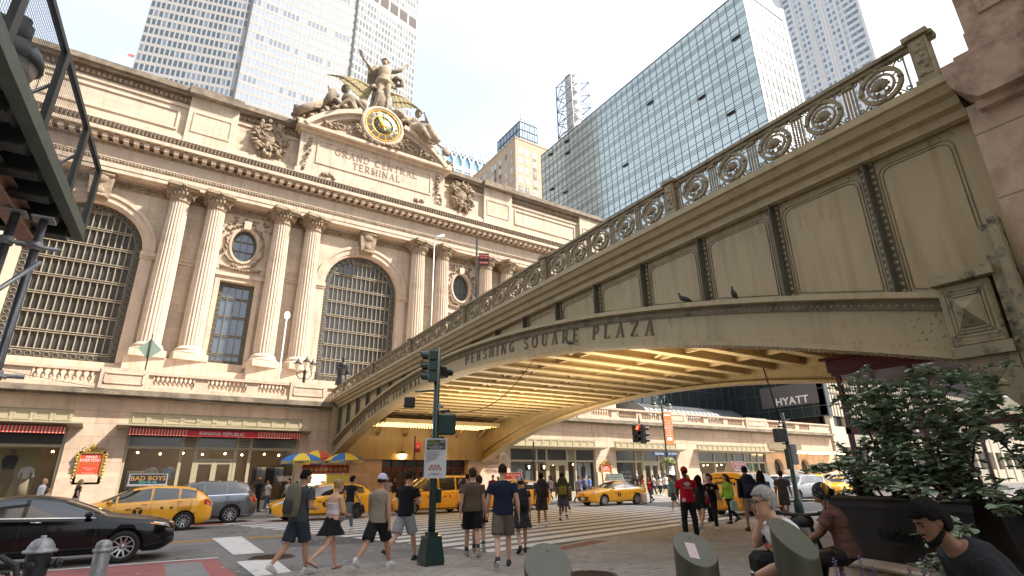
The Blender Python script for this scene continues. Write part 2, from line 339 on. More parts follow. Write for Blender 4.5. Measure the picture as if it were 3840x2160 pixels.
green=mat('dark_green_enamel',(.008,.035,.028),.3,.1,var=.15,vscale=4,spec=.6,coat=.3)
black=mat('black_enamel',(.012,.012,.012),.35,.1,spec=.5)
rubber=mat('tyre_rubber',(.018,.018,.018),.85)
steel=mat('galvanised_steel',(.36,.38,.40),.38,.75,var=.18,vscale=7,bump=.1)
chrome=mat('bright_metal',(.65,.66,.68),.2,1.)
white=mat('white_enamel',(.75,.75,.73),.5,var=.03)
red=mat('red_enamel',(.50,.03,.03),.45)
# ================================================================ SETTING: road, pavements, markings
asph=mat('asphalt',(.18,.175,.17),.88,var=.16,vscale=.6,bump=.5,bscale=55,dirt=(.075,.073,.07),dscale=.45,dlo=.5,dhi=.7,crack=.28,spots=1.3)
pave=mat('plaza_block_paving',(.34,.31,.275),.85,var=.12,vscale=1.2,bump=.2,bscale=50,brick=(.42,.21,.5,1),dirt=(.17,.155,.14),dscale=.6,dlo=.5,dhi=.75,spots=2.2)
conc=mat('concrete_flags',(.27,.255,.235),.85,var=.1,vscale=2,bump=.2,bscale=50,brick=(1.5,1.5,.6,1),dirt=(.18,.165,.15),dscale=1,dlo=.5,dhi=.75)
kerbm=mat('kerb_stone',(.30,.28,.25),.8,var=.2,vscale=4,bump=.2)
wpaint=mat('white_road_paint',(.62,.61,.59),.75,var=.08,vscale=4,bump=.25,bscale=50,dirt=(.20,.195,.19),dscale=2.2,dlo=.56,dhi=.74)
ypaint=mat('yellow_road_paint',(.68,.36,.04),.75,var=.1,vscale=5,dirt=(.2,.13,.05),dscale=4,dlo=.55,dhi=.8)
rpaint=mat('red_bus_lane_paint',(.33,.115,.105),.85,var=.15,vscale=2,bump=.4,bscale=55,dirt=(.2,.08,.07),dscale=1.1,dlo=.48,dhi=.75)
iron=mat('cast_iron',(.10,.07,.055),.6,.5,var=.3,vscale=8,bump=1,bscale=30)
tact=mat('tactile_paving',(.24,.12,.08),.85,var=.2,vscale=4)
def sheet(name,pts,z,m,kind='structure'):
    b=MB(); b.add([(p[0],p[1],z) for p in pts],[tuple(range(len(pts)))]); o=b.build(name,m); tag(o,kind=kind); return o
RZ=-.08
sheet('ground',[(-1500,-1500),(1500,-1500),(1500,1500),(-1500,1500)],-.12,asph)
sheet('road',[(-300,6),(400,6),(400,31),(-300,31)],RZ,asph)
# near pavement and plaza: slab with a real kerb
edge=[(-60,11.2),(1.2,11.2),(2.6,11.55),(5.9,12.0),(7.6,11.5),(8.3,11.3),(10.7,12.35),(15.3,13.4),(20.7,13.9),(27,15.0),(36,18.2),(60,18.4)]
b=MB(); poly=[(-60,-60)]+edge+[(60,-60)]; b.prism([(p[0],p[1]) for p in poly],-.11,0,'z'); tag(b.build('plaza_pavement',pave),kind='structure')
b=MB()
for a,c in zip(edge[:-1],edge[1:]):
    d=V((c[0]-a[0],c[1]-a[1])).normalized(); nx,ny=-d.y*.16,d.x*.16
    b.add([(a[0],a[1],-.11),(c[0],c[1],-.11),(c[0]+nx,c[1]+ny,-.11),(a[0]+nx,a[1]+ny,-.11),(a[0],a[1],.004),(c[0],c[1],.004),(c[0]+nx,c[1]+ny,-.004),(a[0]+nx,a[1]+ny,-.004)],[(0,3,2,1),(4,5,6,7),(0,1,5,4),(1,2,6,5),(2,3,7,6),(3,0,4,7)])
tag(b.build('kerb',kerbm),kind='structure')
b=MB(); b.box(-60,300,30.75,60,-.11,.06); tag(b.build('sidewalk',conc),kind='structure')
b=MB(); b.box(-60,300,30.55,30.748,-.11,.064); tag(b.build('kerb',kerbm),kind='structure')
# crosswalk of broad bars, skewed to the street
ca,sa=cos(R(13)),sin(R(13)); b=MB(); k=0
for i in range(19):
    n0=10.3+i*.9; u0=9.85-.05*i; u1=29+.2*i
    # left end follows the diagonal seen in the photo
    e=random.uniform(-.04,.04); q=[(u0+e,n0),(u1,n0),(u1,n0+.53),(u0+e,n0+.53)]
    b.add([(p[0]*ca-p[1]*sa,p[0]*sa+p[1]*ca,RZ+.008) for p in q],[(0,1,2,3)])
tag(b.build('crosswalk_markings',wpaint),kind='structure')
b=MB()
for i,(x0,x1,y0,y1) in enumerate([(2.0,2.85,15.7,20.7),(1.95,2.75,11.6,14.4)]): b.quad((x0+.05,y0,RZ+.012),(x1-.1,y0,RZ+.012),(x1,y1,RZ+.012),(x0,y1,RZ+.012))
tag(b.build('crosswalk_markings',wpaint),kind='structure')
sheet('bus_lane',[(-40,11.4),(1.75,11.7),(1.62,15.35),(-40,15.6)],RZ+.004,rpaint)
sheet('lane_line',[(-40,15.62),(1.7,15.4),(1.7,15.56),(-40,15.78)],RZ+.008,wpaint)
sheet('bus_lane',[(-40,27.2),(11,26.9),(11,28.6),(-40,28.9)],RZ+.004,rpaint)
sheet('lane_line',[(-40,26.6),(11,26.3),(11,26.5),(-40,26.8)],RZ+.008,wpaint)
sheet('lane_line',[(-40,29.3),(9,29.2),(9,29.5),(-40,29.6)],RZ+.008,wpaint)
b=MB()
for i in range(7): b.quad((4.2+i*.75,27.3,RZ+.014),(4.5+i*.75,27.3,RZ+.014),(5.6+i*.75,29.0,RZ+.014),(5.3+i*.75,29.0,RZ+.014))
tag(b.build('lane_line',wpaint),kind='structure')
for dy in (0,.32): sheet('centre_line',[(-40,21.9+dy),(7.3,19.6+dy),(7.3,19.72+dy),(-40,22.02+dy)],RZ+.008,ypaint)
sheet('lane_line',[(34,20.6),(120,20.6),(120,20.75),(34,20.75)],RZ+.008,wpaint)
sheet('centre_line',[(32,22.6),(120,22.6),(120,22.75),(32,22.75)],RZ+.008,ypaint)
def manhole(x,y,r,z,lab):
    b=MB(); b.lathe((x,y,z),[(r,0),(r,.012),(r*.94,.016),(0.001,.016)],32,False)
    for i in range(-5,6):
        hw=math.sqrt(max(0,(r*.86)**2-(i*r*.16)**2)); b.box(x-hw,x+hw,y+i*r*.16-.012,y+i*r*.16+.012,z+.017,z+.024)
    tag(b.build('manhole_cover',iron),lab,'manhole cover')
manhole(2.75,14.75,.52,RZ,'round iron manhole cover in the road between two white crossing bars')
manhole(6.75,8.0,.45,.002,'round iron manhole cover set in the plaza paving behind the front slanted bollard')
b=MB(); b.quad((7.75,10.75,.006),(10.6,11.75,.006),(10.35,12.1,.006),(7.65,11.15,.006))
for i in range(14):
    for j in range(3): b.box(7.95+i*.18,8.0+i*.18,10.98+i*.063+j*.09,11.02+i*.063+j*.09,.006,.014)
tag(b.build('tactile_strip',tact),kind='structure')
# small litter, patches and cracks in the road
b=MB()
for i in range(160):
    x=random.uniform(-3,16); y=random.uniform(12.6,26); s=random.uniform(.015,.05); b.quad((x,y,RZ+.016),(x+s*2,y+s*.3,RZ+.016),(x+s*1.7,y+s,RZ+.016),(x-s*.2,y+s*.7,RZ+.016))
tag(b.build('litter',white),kind='stuff',label='scattered pale litter and chips on the asphalt',cat='litter')
pm=mat('asphalt_patch_pale',(.22,.215,.21),.9,var=.15,vscale=2,bump=.5,bscale=50)
for q in ([(-6,17.5),(-1.5,17.3),(-1.2,18.9),(-6,19)],[(7.8,25.2),(11,25),(11.3,26.1),(8,26.2)],[(.6,12.4),(1.3,12.4),(1.3,15),(.6,15.1)]): sheet('road_patch',q,RZ+.0065,pm)
sheet('road_patch',[(3.4,16.6),(6.4,16.2),(6.9,18.2),(3.6,18.4)],RZ+.002,mat('asphalt_patch',(.085,.083,.08),.9,var=.15,vscale=2,bump=.5,bscale=50))
# ================================================================ THE TERMINAL
T=thing('terminal_building','tan limestone railway terminal with arched windows, paired fluted columns and a clock','railway station',(14.03,36.5,0))
TX=14.03
T.location=(0,0,0)
def part(name,b,m,parent=T,lab=None):
    o=b.build(name,m,parent)
    if lab: o['label']=lab
    return o
# --- lower storey on the street, plane Y=36.5
LY=36.5; LT=6.0
b=MB()
xs=[-40,-12.6,-3.95,-1.38,7.55,12.6,20.0,23.3,32.0,34.4,42.4,45.4,56.7]  # solid / opening boundaries
# piers between shopfronts
for x0,x1 in [(-40,-20.5),(-12.6,-12.6+.01),(-3.95,-1.38),(7.55,12.3),(20.4,23.3),(32.05,34.4),(42.35,45.45),(56.7,57.8),(59.9,63.2),(65.2,70.9)]:
    if x1-x0>.1: b.box(x0,x1,LY,LY+1.2,0,3.9)
for x0,x1 in [(-40,12.3),(20.4,70.9)]: b.box(x0,x1,LY+.002,LY+1.198,5.25,LT);
for x0,x1 in [(-40,-20.5),(-3.95,-1.38),(7.55,12.3),(20.4,23.3),(32.05,34.4),(42.35,45.45),(56.7,70.9)]: b.box(x0,x1,LY+.001,LY+1.199,3.9,5.25)
b.box(12.3,20.4,LY+.003,LY+.6,5.0,LT)
# arched entrance beneath the viaduct
ap=arch_pts(16.35,3.3,.0,3.2,16); ap=[(p[0],3.2+(p[1]-3.2)*.42 if p[1]>3.2 else p[1]) for p in ap]
holed(b,(12.3,20.4,-.0,5.0),ap,LY+.004,1.0)
# two small arches at the far right entrance
for c in (58.85,64.2):
    holed(b,(c-1.05,c+1.05,.0,3.9),arch_pts(c,.85,.1,2.5,12),LY+.01,.5)
part('street_wall',b,gran)
b=MB()
for x0,x1 in [(-40,-20.5),(-3.95,-1.38),(7.55,12.2),(20.5,23.3),(32.05,34.4),(42.35,45.45),(56.7,57.8),(65.2,70.9)]: b.box(x0-.0,x1+.0,LY-.14,LY,0,1.95); b.box(x0,x1,LY-.1,LY,1.95,2.05)
b.build_split('plinth',granp,T)
# lower cornice and parapet
b=MB()
b.box(-40,70.95,LY-.25,LY+1.2,6.0,6.12); b.box(-40,71,LY-.62,LY+1.2,6.12,6.3); b.box(-40,71,LY-.5,LY+1.2,6.3,6.42)
part('lower_cornice',b,limec)
b=MB(); b.box(-40,70.9,LY-.12,LY+.35,6.42,6.7); b.box(-40,70.9,LY-.16,LY+.4,7.36,7.52)
def bal_run(b,x0,x1,n):
    pass
runs=[(-19.5,-13,9),(-6.4,-2.9,8),(.95+.0,3.05,0)]
balr=[]; solid=[]
# pattern: balustrade runs and solid piers (x0,x1,count)
balr=[(-17.8,-15.0,8),(-14.2,-11.4,8),(-10.6,-8.0,8),(-6.1,-3.5,8),(-.75,1.3,9),(2.0,4.1,9),(4.75,6.3,7),(21.0,23.4,8),(24.2,26.6,8),(27.4,29.8,8),(31.8,34.2,8),(34.9,37.3,8),(38.0,40.4,8),(44.4,46.9,8),(47.6,50.1,8),(50.8,53.3,8),(58.1,60.3,7),(61.2,63.4,7),(64.3,66.5,7)]
solx=-40
for x0,x1,n in balr:
    b.box(solx,x0,LY-.05,LY+.28,6.7,7.36); solx=x1
b.box(solx,70.9,LY-.05,LY+.28,6.7,7.36)
for x0,x1 in [(-3.2,-1.0),(6.6,8.9),(30.1,31.5),(40.8,44.0),(53.8,57.6)]: b.box(x0,x1,LY-.22,LY+.4,6.44,7.60);
for x0,x1 in [(-3.0,-1.2),(6.8,8.7),(41.1,43.7),(54.1,57.3)]:
    for (p,q,r,s) in ((x0,x1,7.28,7.34),(x0,x1,6.74,6.8),(x0,x0+.06,6.74,7.34),(x1-.06,x1,6.74,7.34)): b.box(p,q,LY-.26,LY-.22,r,s)
part('parapet',b,granp)
bp=[(.05,0),(.075,.0),(.075,.05),(.045,.07),(.04,.1),(.10,.22),(.115,.3),(.085,.4),(.045,.5),(.04,.55),(.075,.58),(.075,.66)]
proto=None; cnt=0; far=MB()
for x0,x1,n in balr:
    for i in range(n):
        x=x0+(x1-x0)*(i+.5)/n
        if cnt<100 and (-7<x<33):
            if proto is None: bb=MB(); bb.lathe((0,0,0),bp,8); proto=bb.build('baluster',granp,T); o=proto
            else: o=proto.copy(); COL.objects.link(o)
            o.location=(x,LY+.12,6.7); cnt+=1
        else: far.lathe((x,LY+.12,6.7),bp,6)
o=part('baluster',far,granp); o['kind']='stuff'
# --- terrace
b=MB(); b.box(-40,70.9,LY+1.198,47.0,6.2,6.41); part('terrace_floor',b,granp)
# --- upper storey wall, plane Y=48
UY=48.
b=MB()
ART=[TX-21.1,TX,TX+21.1]; SM=[TX-10.55,TX+10.55]
X0,X1=TX-31.4,TX+31.4
def wallx(x0,x1): b.box(x0,x1,UY,UY+.8,6.4,24.5)
cur=X0
bays=sorted([(c-3.6,c+3.6,'A',c) for c in ART]+[(c-2.0,c+2.0,'S',c) for c in SM])
for x0,x1,k,c in bays:
    b.box(cur,x0,UY+.001,UY+.8,6.4,24.5); cur=x1
    if k=='A':
        holed(b,(x0,x1,9.6,24.5),arch_pts(c,3.5,9.85,18.7,28),UY,.9); b.box(x0,x1,UY+.002,UY+.8,6.4,9.6)
    else:
        holed(b,(x0,x1,18.1,24.5),ell_pts(c,20.88,.98,1.5),UY,.5); holed(b,(x0,x1,9.6,18.1),[(c-1.33,10.55),(c+1.33,10.55),(c+1.33,17.45),(c-1.33,17.45)],UY,.6); b.box(x0,x1,UY+.002,UY+.8,6.4,9.6)
b.box(cur,X1,UY+.001,UY+.8,6.4,24.5); b.box(X0,X0+.8,UY+.8,UY+30,6.4,33); b.box(X1-.8,X1,UY+.8,UY+30,6.4,33)
part('upper_wall',b,limeb)
# mouldings on the wall: base courses, impost bands, archivolts
b=MB()
for c in ART+[None]:
    pass
def band(y0,z0,z1,skip=True):
    segs=[]; cur=X0
    for x0,x1,k,c in bays:
        a,d=(c-4.4,c+4.4) if k=='A' else (c-1.6,c+1.6)
        if not skip and k=='S': continue
        segs.append((cur,a)); cur=d
    segs.append((cur,X1))
    for a,d in segs: b.box(a,d,y0,UY-.002,z0,z1)
band(UY-.16,18.45,18.72); band(UY-.10,18.2,18.45);
for c in ART:
    n=32;
    for r0,r1,dy in ((3.5,3.66,.05),(3.66,4.12,.12),(4.12,4.38,.22)):
        A=[(c+r0*cos(PI*i/n),18.72+r0*sin(PI*i/n)) for i in range(n+1)]; B=[(c+r1*cos(PI*i/n),18.72+r1*sin(PI*i/n)) for i in range(n+1)]
        b.strip([(p[0],UY-dy,p[1]) for p in A],[(p[0],UY-dy,p[1]) for p in B]); b.strip([(p[0],UY-dy,p[1]) for p in B],[(p[0],UY,p[1]) for p in B]); b.strip([(p[0],UY-dy,p[1]) for p in A],[(p[0],UY,p[1]) for p in A])
    for s in (-1,1):
        b.box(c+s*3.5,c+s*4.3,UY-.12,UY,9.9,18.2); b.box(c+s*3.45,c+s*4.5,UY-.2,UY,18.2,18.4); b.box(c+s*3.45,c+s*4.55,UY-.28,UY,18.4,18.72)
for c in SM:
    for s in (-1,1): b.box(c+s*1.34,c+s*1.72,UY-.12,UY,10.5,17.8)
    b.box(c-1.72,c+1.72,UY-.121,UY,17.46,17.86); b.box(c-2.0,c+2.0,UY-.26,UY,17.86,18.16)
    A=ell_pts(c,20.88,.98,1.5); B=ell_pts(c,20.88,1.16,1.7); b.strip([(p[0],UY-.12,p[1]) for p in A],[(p[0],UY-.12,p[1]) for p in B],True); b.strip([(p[0],UY-.12,p[1]) for p in B],[(p[0],UY,p[1]) for p in B],True); b.strip([(p[0],UY-.12,p[1]) for p in A],[(p[0],UY,p[1]) for p in A],True)
    b.box(c-.28,c+.28,UY-.3,UY,22.35,23.1)
# plinth under the columns
for c in (TX-14.55+.0,TX-6.54,TX+6.54,TX+14.55,TX-27.6,TX+27.6):
    b.box(c-2.5,c+2.5,46.2,UY-.004,6.4,10.22)
for c in SM: b.box(c-2,c+2,46.9,UY-.003,6.4,9.7)
b.box(X0,X1,47.2,UY-.001,6.4,8.9)
part('wall_mouldings',b,lime)
# carved ornament: acanthus swags round the oval windows, guilloche band under the architrave, egg and dart
LUMP=0
def lump(b,c,r,n=6): b.ball(c,(r[0],r[1],r[2]),n+2,n-1,fn=lambda p: .82+.34*noise.noise(p*2.3+V(c)*1.7))
b=MB()
for c in SM:
    for i in range(34):
        t=2*PI*i/34; rx,rz=1.42+random.uniform(-.08,.22),1.98+random.uniform(-.1,.25)
        if 75<math.degrees(t)%360<105: continue
        x=c+rx*cos(t); z=20.85+rz*sin(t); x=max(c-1.9,min(c+1.9,x)); z=max(18.3,z)
        a=t+PI/2+random.uniform(-.5,.5); M_=Matrix.Rotation(-a,3,'Y')
        b.ball((x,UY-.1,z),(.30,.13,.11),7,5,M=M_.to_4x4().to_3x3(),fn=lambda p: .85+.4*noise.noise(p*3+V((x,0,z))))
    for i in range(26):
        x=c+random.uniform(-1.85,1.85); z=random.uniform(22.6,23.4) if abs(x-c)<1.2 else random.uniform(21.8,23.4); lump(b,(x,UY-.05,z),(.17,.1,.12),5)
    for i in range(14):
        x=c-1.5+3*i/13; lump(b,(x,UY-.1,18.55+.12*abs(x-c)),(.2,.14,.16),5)
# guilloche
x=X0
while x<X1:
    k=int((x-X0)/.22)
    if not any(abs(x-c)<.86 for c in ART): b.ball((x,UY-.06,23.95+.1*(-1)**k),(.15,.07,.12),6,4)
    x+=.22
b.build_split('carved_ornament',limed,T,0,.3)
b=MB()
for c in SM:
    for i in range(0): pass
x0s=[(X0,ART[0]-.9)]
b.box(X0,X1,UY-.045,UY,23.62,24.28); part('frieze_ground',b,limed)
b=MB()
for c in ART:
    b.prism([(c-.62,22.35),(c+.62,22.35),(c+.85,24.5),(c-.85,24.5)],47.25,UY-.002,'y'); b.ball((c,47.3,23.9),(.5,.22,.42),10,7); b.ball((c,47.3,22.9),(.36,.2,.34),10,7); b.tube([(c-.75,47.25,24.3),(c+.75,47.25,24.3)],.17,10); b.tube([(c-.5,47.2,22.45),(c+.5,47.2,22.45)],.14,10)
b.build_split('keystone',limed,T)
# entablature
b=MB()
b.box(X0,X1,47.0,UY+.8,24.5,24.86); b.box(X0,X1,46.95,UY,24.86,25.28); b.box(X0-.1,X1+.1,46.9,UY,25.6,25.68)
b.box(X0,X1,47.0,UY,25.68,26.68); b.box(X0-.1,X1+.1,46.86,UY,26.9,26.98); b.box(X0-.1,X1+.1,46.6,UY,27.3,27.42)
b.box(X0-.3,X1+.3,46.05,UY,27.42,27.72); b.box(X0-.3,X1+.3,46.1,UY,28.32,28.38)
x=X0+.2
while x<X1: b.box(x,x+.36,46.25,46.86,26.98,27.3); x+=.68
part('entablature',b,lime)
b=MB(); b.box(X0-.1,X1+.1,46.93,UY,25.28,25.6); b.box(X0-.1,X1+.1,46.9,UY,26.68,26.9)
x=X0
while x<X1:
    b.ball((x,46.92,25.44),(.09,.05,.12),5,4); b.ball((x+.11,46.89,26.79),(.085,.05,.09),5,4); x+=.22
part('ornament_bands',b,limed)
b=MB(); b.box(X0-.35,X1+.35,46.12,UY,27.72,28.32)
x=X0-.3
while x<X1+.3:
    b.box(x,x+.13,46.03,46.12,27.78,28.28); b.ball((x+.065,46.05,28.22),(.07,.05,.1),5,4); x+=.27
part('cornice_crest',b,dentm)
# columns
cxs=[]
for c in (TX-27.6,TX-14.46,TX-6.54,TX+6.54,TX+14.46,TX+27.6): cxs+= [c-1.335,c+1.335]
NF=22; prof=[(.80+.0,11.35),(.80,12.5),(.79,14.5),(.765,17),(.73,19.5),(.69,22),(.675,23.1)]
b=MB(); vs=[]; n=NF*6
for r,z in prof:
    for k in range(n):
        t=2*PI*k/n; ph=(k%6)/6; d=0 if k%6==0 else .075*sin(PI*ph)**.7; vs.append(((r-d)*cos(t),(r-d)*sin(t),z))
b.add(vs,[(i*n+k,i*n+(k+1)%n,(i+1)*n+(k+1)%n,(i+1)*n+k) for i in range(len(prof)-1) for k in range(n)],False)
shaft=b.build('column',lime,T);
b=MB(); b.box(-1.15,1.15,-1.15,1.15,10.22,10.72); b.lathe((0,0,0),[(1.1,10.72),(1.16,10.8),(1.1,10.92),(.98,10.95),(.93,11.02),(1.0,11.1),(.96,11.2),(.86,11.24),(.84,11.34),(.80,11.36)],32)
base=b.build('base',lime,shaft)
b=MB(); b.lathe((0,0,0),[(.68,23.1),(.74,23.16),(.7,23.22),(.74,23.5),(.92,23.9),(1.0,24.05),(.3,24.06)],24); b.box(-1.13,1.13,-1.13,1.13,24.22,24.5); b.box(-1.02,1.02,-1.02,1.02,24.05,24.22)
for i in range(20):
    t=2*PI*i/20; b.ball((.88*cos(t),.88*sin(t),23.78),(.13,.13,.24),6,5); b.ball((.98*cos(t+.15),.98*sin(t+.15),24.0),(.13,.13,.1),6,4)
for t in (0,PI/2,PI,3*PI/2): b.ball((1.08*cos(t),1.08*sin(t),24.3),(.2,.2,.16),8,5)
cap=b.build('capital',limed,shaft)
for i,x in enumerate(cxs):
    if i==0: s=shaft
    else:
        s=shaft.copy(); COL.objects.link(s)
        for q in (base,cap): d=q.copy(); COL.objects.link(d); d.parent=s
    s.location=(x,47.15,0); s.rotation_euler=(0,0,R(3*i))
# windows with their grilles
def glass_quad(name,x0,x1,z0,z1,y,m,parent):
    bb=MB(); bb.quad((x0,y,z0),(x1,y,z0),(x1,y,z1),(x0,y,z1)); return bb.build(name,m,parent)
mull=mat('pale_mullion_bronze',(.33,.285,.215),.6,.1,var=.15,vscale=4)
def arch_window(c,panes=(14,9)):
    bb=MB(); gy=UY+.55; hw=3.5; zs=18.7
    # ornamental border of pierced discs
    fr=MB();
    A=arch_pts(c,3.5,9.85,zs,28); Bp=arch_pts(c,2.98,10.45,zs,28)
    fr.strip([(p[0],gy-.06,p[1]) for p in A],[(p[0],gy-.06,p[1]) for p in Bp],True); fr.strip([(p[0],gy-.06,p[1]) for p in Bp],[(p[0],gy+.1,p[1]) for p in Bp],True)
    w=fr.build('arched_window',bronze,T)
    d=MB(); N=26
    spots=[(c+s*3.24,10.3+.52*i) for s in (-1,1) for i in range(17)]+[(c-3+.5*i+.0,10.15) for i in range(1,12)]+[(c+3.24*cos(PI*i/20),zs+3.24*sin(PI*i/20)) for i in range(1,20)]
    for x,z in spots:
        d.tube([(x+.17*cos(t),gy-.09,z+.17*sin(t)) for t in [2*PI*k/10 for k in range(11)]],.03,4,cap=False)
    d.build('rosette_border',grille,w)
    d=MB()
    for x,z in spots: d.lathe((x,gy-.075,z),[(.001,0),(.13,0),(.13,.004)],8,False,M=Matrix.Rotation(R(90),3,'X').to_4x4())
    d.build('border_openings',dglass,w)
    g=MB(); g.add([(p[0],gy+.08,p[1]) for p in Bp],[tuple(range(len(Bp)))]); gl=g.build('pane',dglass,w)
    m=MB(); nv,rows=panes;
    for i in range(nv+1):
        x=c-2.98+5.96*i/nv; top=zs+math.sqrt(max(0,2.98**2-(x-c)**2)); m.box(x-.022,x+.022,gy-.06,gy+.02,10.45,top); m.box(x-.042,x+.042,gy,gy+.05,10.45,top)
    zz=[10.45+1.38*i for i in range(9)]
    for z in zz:
        h=2.98 if z<zs else math.sqrt(max(0,2.98**2-(z-zs)**2))
        if h>.2: m.box(c-h,c+h,gy-.1,gy+.03,z-.10,z-.05); m.box(c-h,c+h,gy-.1,gy+.03,z+.05,z+.10)
    m.build('mullions',mull,w)
    return w
for c in ART: arch_window(c)
for c in SM:
    gy=UY+.4
    f=MB(); f.box(c-1.33,c-1.03,gy-.05,gy+.05,10.55,17.45); f.box(c+1.03,c+1.33,gy-.05,gy+.05,10.55,17.45); f.box(c-1.03,c+1.03,gy-.05,gy+.05,10.55,10.85); f.box(c-1.03,c+1.03,gy-.05,gy+.05,17.1,17.45)
    w=f.build('tall_window',bronze,T)
    d=MB()
    for i in range(16):
        for s in (-1,1): d.tube([(c+s*1.18+.1*cos(t),gy-.07,10.75+.43*i+.1*sin(t)) for t in [2*PI*k/8 for k in range(9)]],.022,4,cap=False)
    for i in range(1,6):
        for z in (10.7,17.27): d.tube([(c-1.18+.4*i+.1*cos(t),gy-.07,z+.1*sin(t)) for t in [2*PI*k/8 for k in range(9)]],.022,4,cap=False)
    d.build('rosette_border',grille,w)
    glass_quad('pane',c-1.03,c+1.03,10.85,17.1,gy+.06,bglass,w)
    m=MB()
    for i in range(5): x=c-1.03+2.06*i/4; m.box(x-.03,x+.03,gy-.05,gy+.04,10.85,17.1)
    for z in (11.35,12.9,14.5,16.1):
        m.box(c-1.03,c+1.03,gy-.06,gy+.03,z-.09,z-.04); m.box(c-1.03,c+1.03,gy-.06,gy+.03,z+.04,z+.09)
    m.build('mullions',grille,w)
    # oval
    gy=UY+.35; f=MB(); A=ell_pts(c,20.88,.98,1.5); B=ell_pts(c,20.88,.80,1.3); f.strip([(p[0],gy-.1,p[1]) for p in A],[(p[0],gy-.1,p[1]) for p in B],True); f.strip([(p[0],gy-.1,p[1]) for p in B],[(p[0],gy+.1,p[1]) for p in B],True)
    w=f.build('oval_window',bronze,T)
    g=MB(); g.add([(p[0],gy+.08,p[1]) for p in B],[tuple(range(len(B)))]); g.build('pane',bglass,w)
    m=MB()
    for x in (-.27,.27): h=1.3*math.sqrt(1-(x/.8)**2); m.box(c+x-.03,c+x+.03,gy-.03,gy+.05,20.88-h,20.88+h)
    for z in (-.45,.45): h=.8*math.sqrt(1-(z/1.3)**2); m.box(c-h,c+h,gy-.04,gy+.04,20.88+z-.03,20.88+z+.03)
    m.build('mullions',grille,w)
# --- attic
AY=47.45
b=MB()
b.box(X0+.6,X1-.6,AY,AY+3,28.38,33.4); b.box(X0+.4,X1-.4,AY-.35,AY,28.38,29.3); b.box(X0+.4,X1-.4,AY-.2,AY,29.3,29.55)
b.box(X0+.4,X1-.4,AY-.12,AY,32.3,32.6)
for s in (-1,1):
    for a,c in ((12.8,16.6),(27.0,31.0)):
        x0,x1=sorted((TX+s*a,TX+s*c)); b.box(x0,x1,AY-.42,AY,28.4,33.4)
        for (p,q,r,t) in ((x0+.4,x1-.4,31.85,31.95),(x0+.4,x1-.4,29.95,30.05),(x0+.4,x0+.5,30.05,31.85),(x1-.5,x1-.4,30.05,31.85)): b.box(p,q,AY-.48,AY-.42,r,t)
    x0,x1=sorted((TX+s*16.9,TX+s*26.7))
    for (p,q,r,t) in ((x0+.3,x1-.3,31.75,31.9),(x0+.3,x1-.3,29.95,30.1),(x0+.3,x0+.45,30.1,31.75),(x1-.45,x1-.3,30.1,31.75)): b.box(p,q,AY-.1,AY,r,t)
part('attic_wall',b,limeb)
b=MB(); b.box(X0+.3,X1-.3,AY-.55,AY+3.2,33.4,33.62); b.box(X0+.2,X1-.2,AY-.72,AY+3.3,33.62,34.1)
for s in (-1,1):
    x0,x1=sorted((TX+s*12.6,TX+s*16.8)); b.box(x0,x1,AY-1.0,AY,33.45,34.15)
part('attic_coping',b,limec)
b=MB(); x=X0+.7
while x<X1-.7:
    if abs(x-TX)>8.5: b.ball((x,AY-.18,32.95),(.15,.14,.2),6,4); b.ball((x+.14,AY-.12,32.8),(.06,.06,.1),4,3)
    x+=.36
b.box(X0+.6,X1-.6,AY-.08,AY,32.6,33.4); part('egg_band',b,limed)
# --- central tablet, broken pediment and clock
CY=46.45
b=MB()
b.box(TX-7.5,TX+7.5,CY,AY+2.5,28.39,33.05); b.box(TX-7.7,TX+7.7,CY-.3,AY+2,28.39,28.9)
for (p,q,r,t) in ((-5.95,5.95,32.45,32.6),(-5.95,5.95,30.0,30.15),(-5.95,-5.8,30.15,32.45),(5.8,5.95,30.15,32.45)): b.box(TX+p,TX+q,CY-.08,CY,r,t)
b.box(TX-7.75,TX+7.75,CY-.35,AY+2,33.05,33.3); b.box(TX-8.0,TX+8.0,CY-.75,AY+2,33.3,33.62)
n=16; r1=9.66; zc=27.6
for s in (-1,1):
    for (ra,rb,dy) in ((8.75,9.2,-.45),(9.2,9.66,-.85)):
        t0,t1=R(39),R(76); A=[];Bq=[]
        for i in range(n+1):
            t=t0+(t1-t0)*i/n; A.append((TX+s*ra*cos(t),zc+ra*sin(t))); Bq.append((TX+s*rb*cos(t),zc+rb*sin(t)))
        y=CY+dy
        b.strip([(p[0],y,p[1]) for p in A],[(p[0],y,p[1]) for p in Bq]); b.strip([(p[0],y,p[1]) for p in Bq],[(p[0],AY+2,p[1]) for p in Bq]); b.strip([(p[0],y,p[1]) for p in A],[(p[0],AY+.8,p[1]) for p in A]); b.quad((A[-1][0],y,A[-1][1]),(Bq[-1][0],y,Bq[-1][1]),(Bq[-1][0],AY+2,Bq[-1][1]),(A[-1][0],AY+2,A[-1][1]))
    # end block of the pediment
    b.box(TX+s*7.2,TX+s*8.0,CY-.7,AY+1.5,33.62,33.9)
pt=[(TX+8.85*cos(R(39+102*i/24)),zc+8.85*sin(R(39+102*i/24))) for i in range(25)]
b.prism(pt,CY+.15,AY+2,'y')
b.box(TX-1.7,TX+1.7,CY-.2,AY+1.8,36.5,38.0)
part('tablet_and_pediment',b,lime)
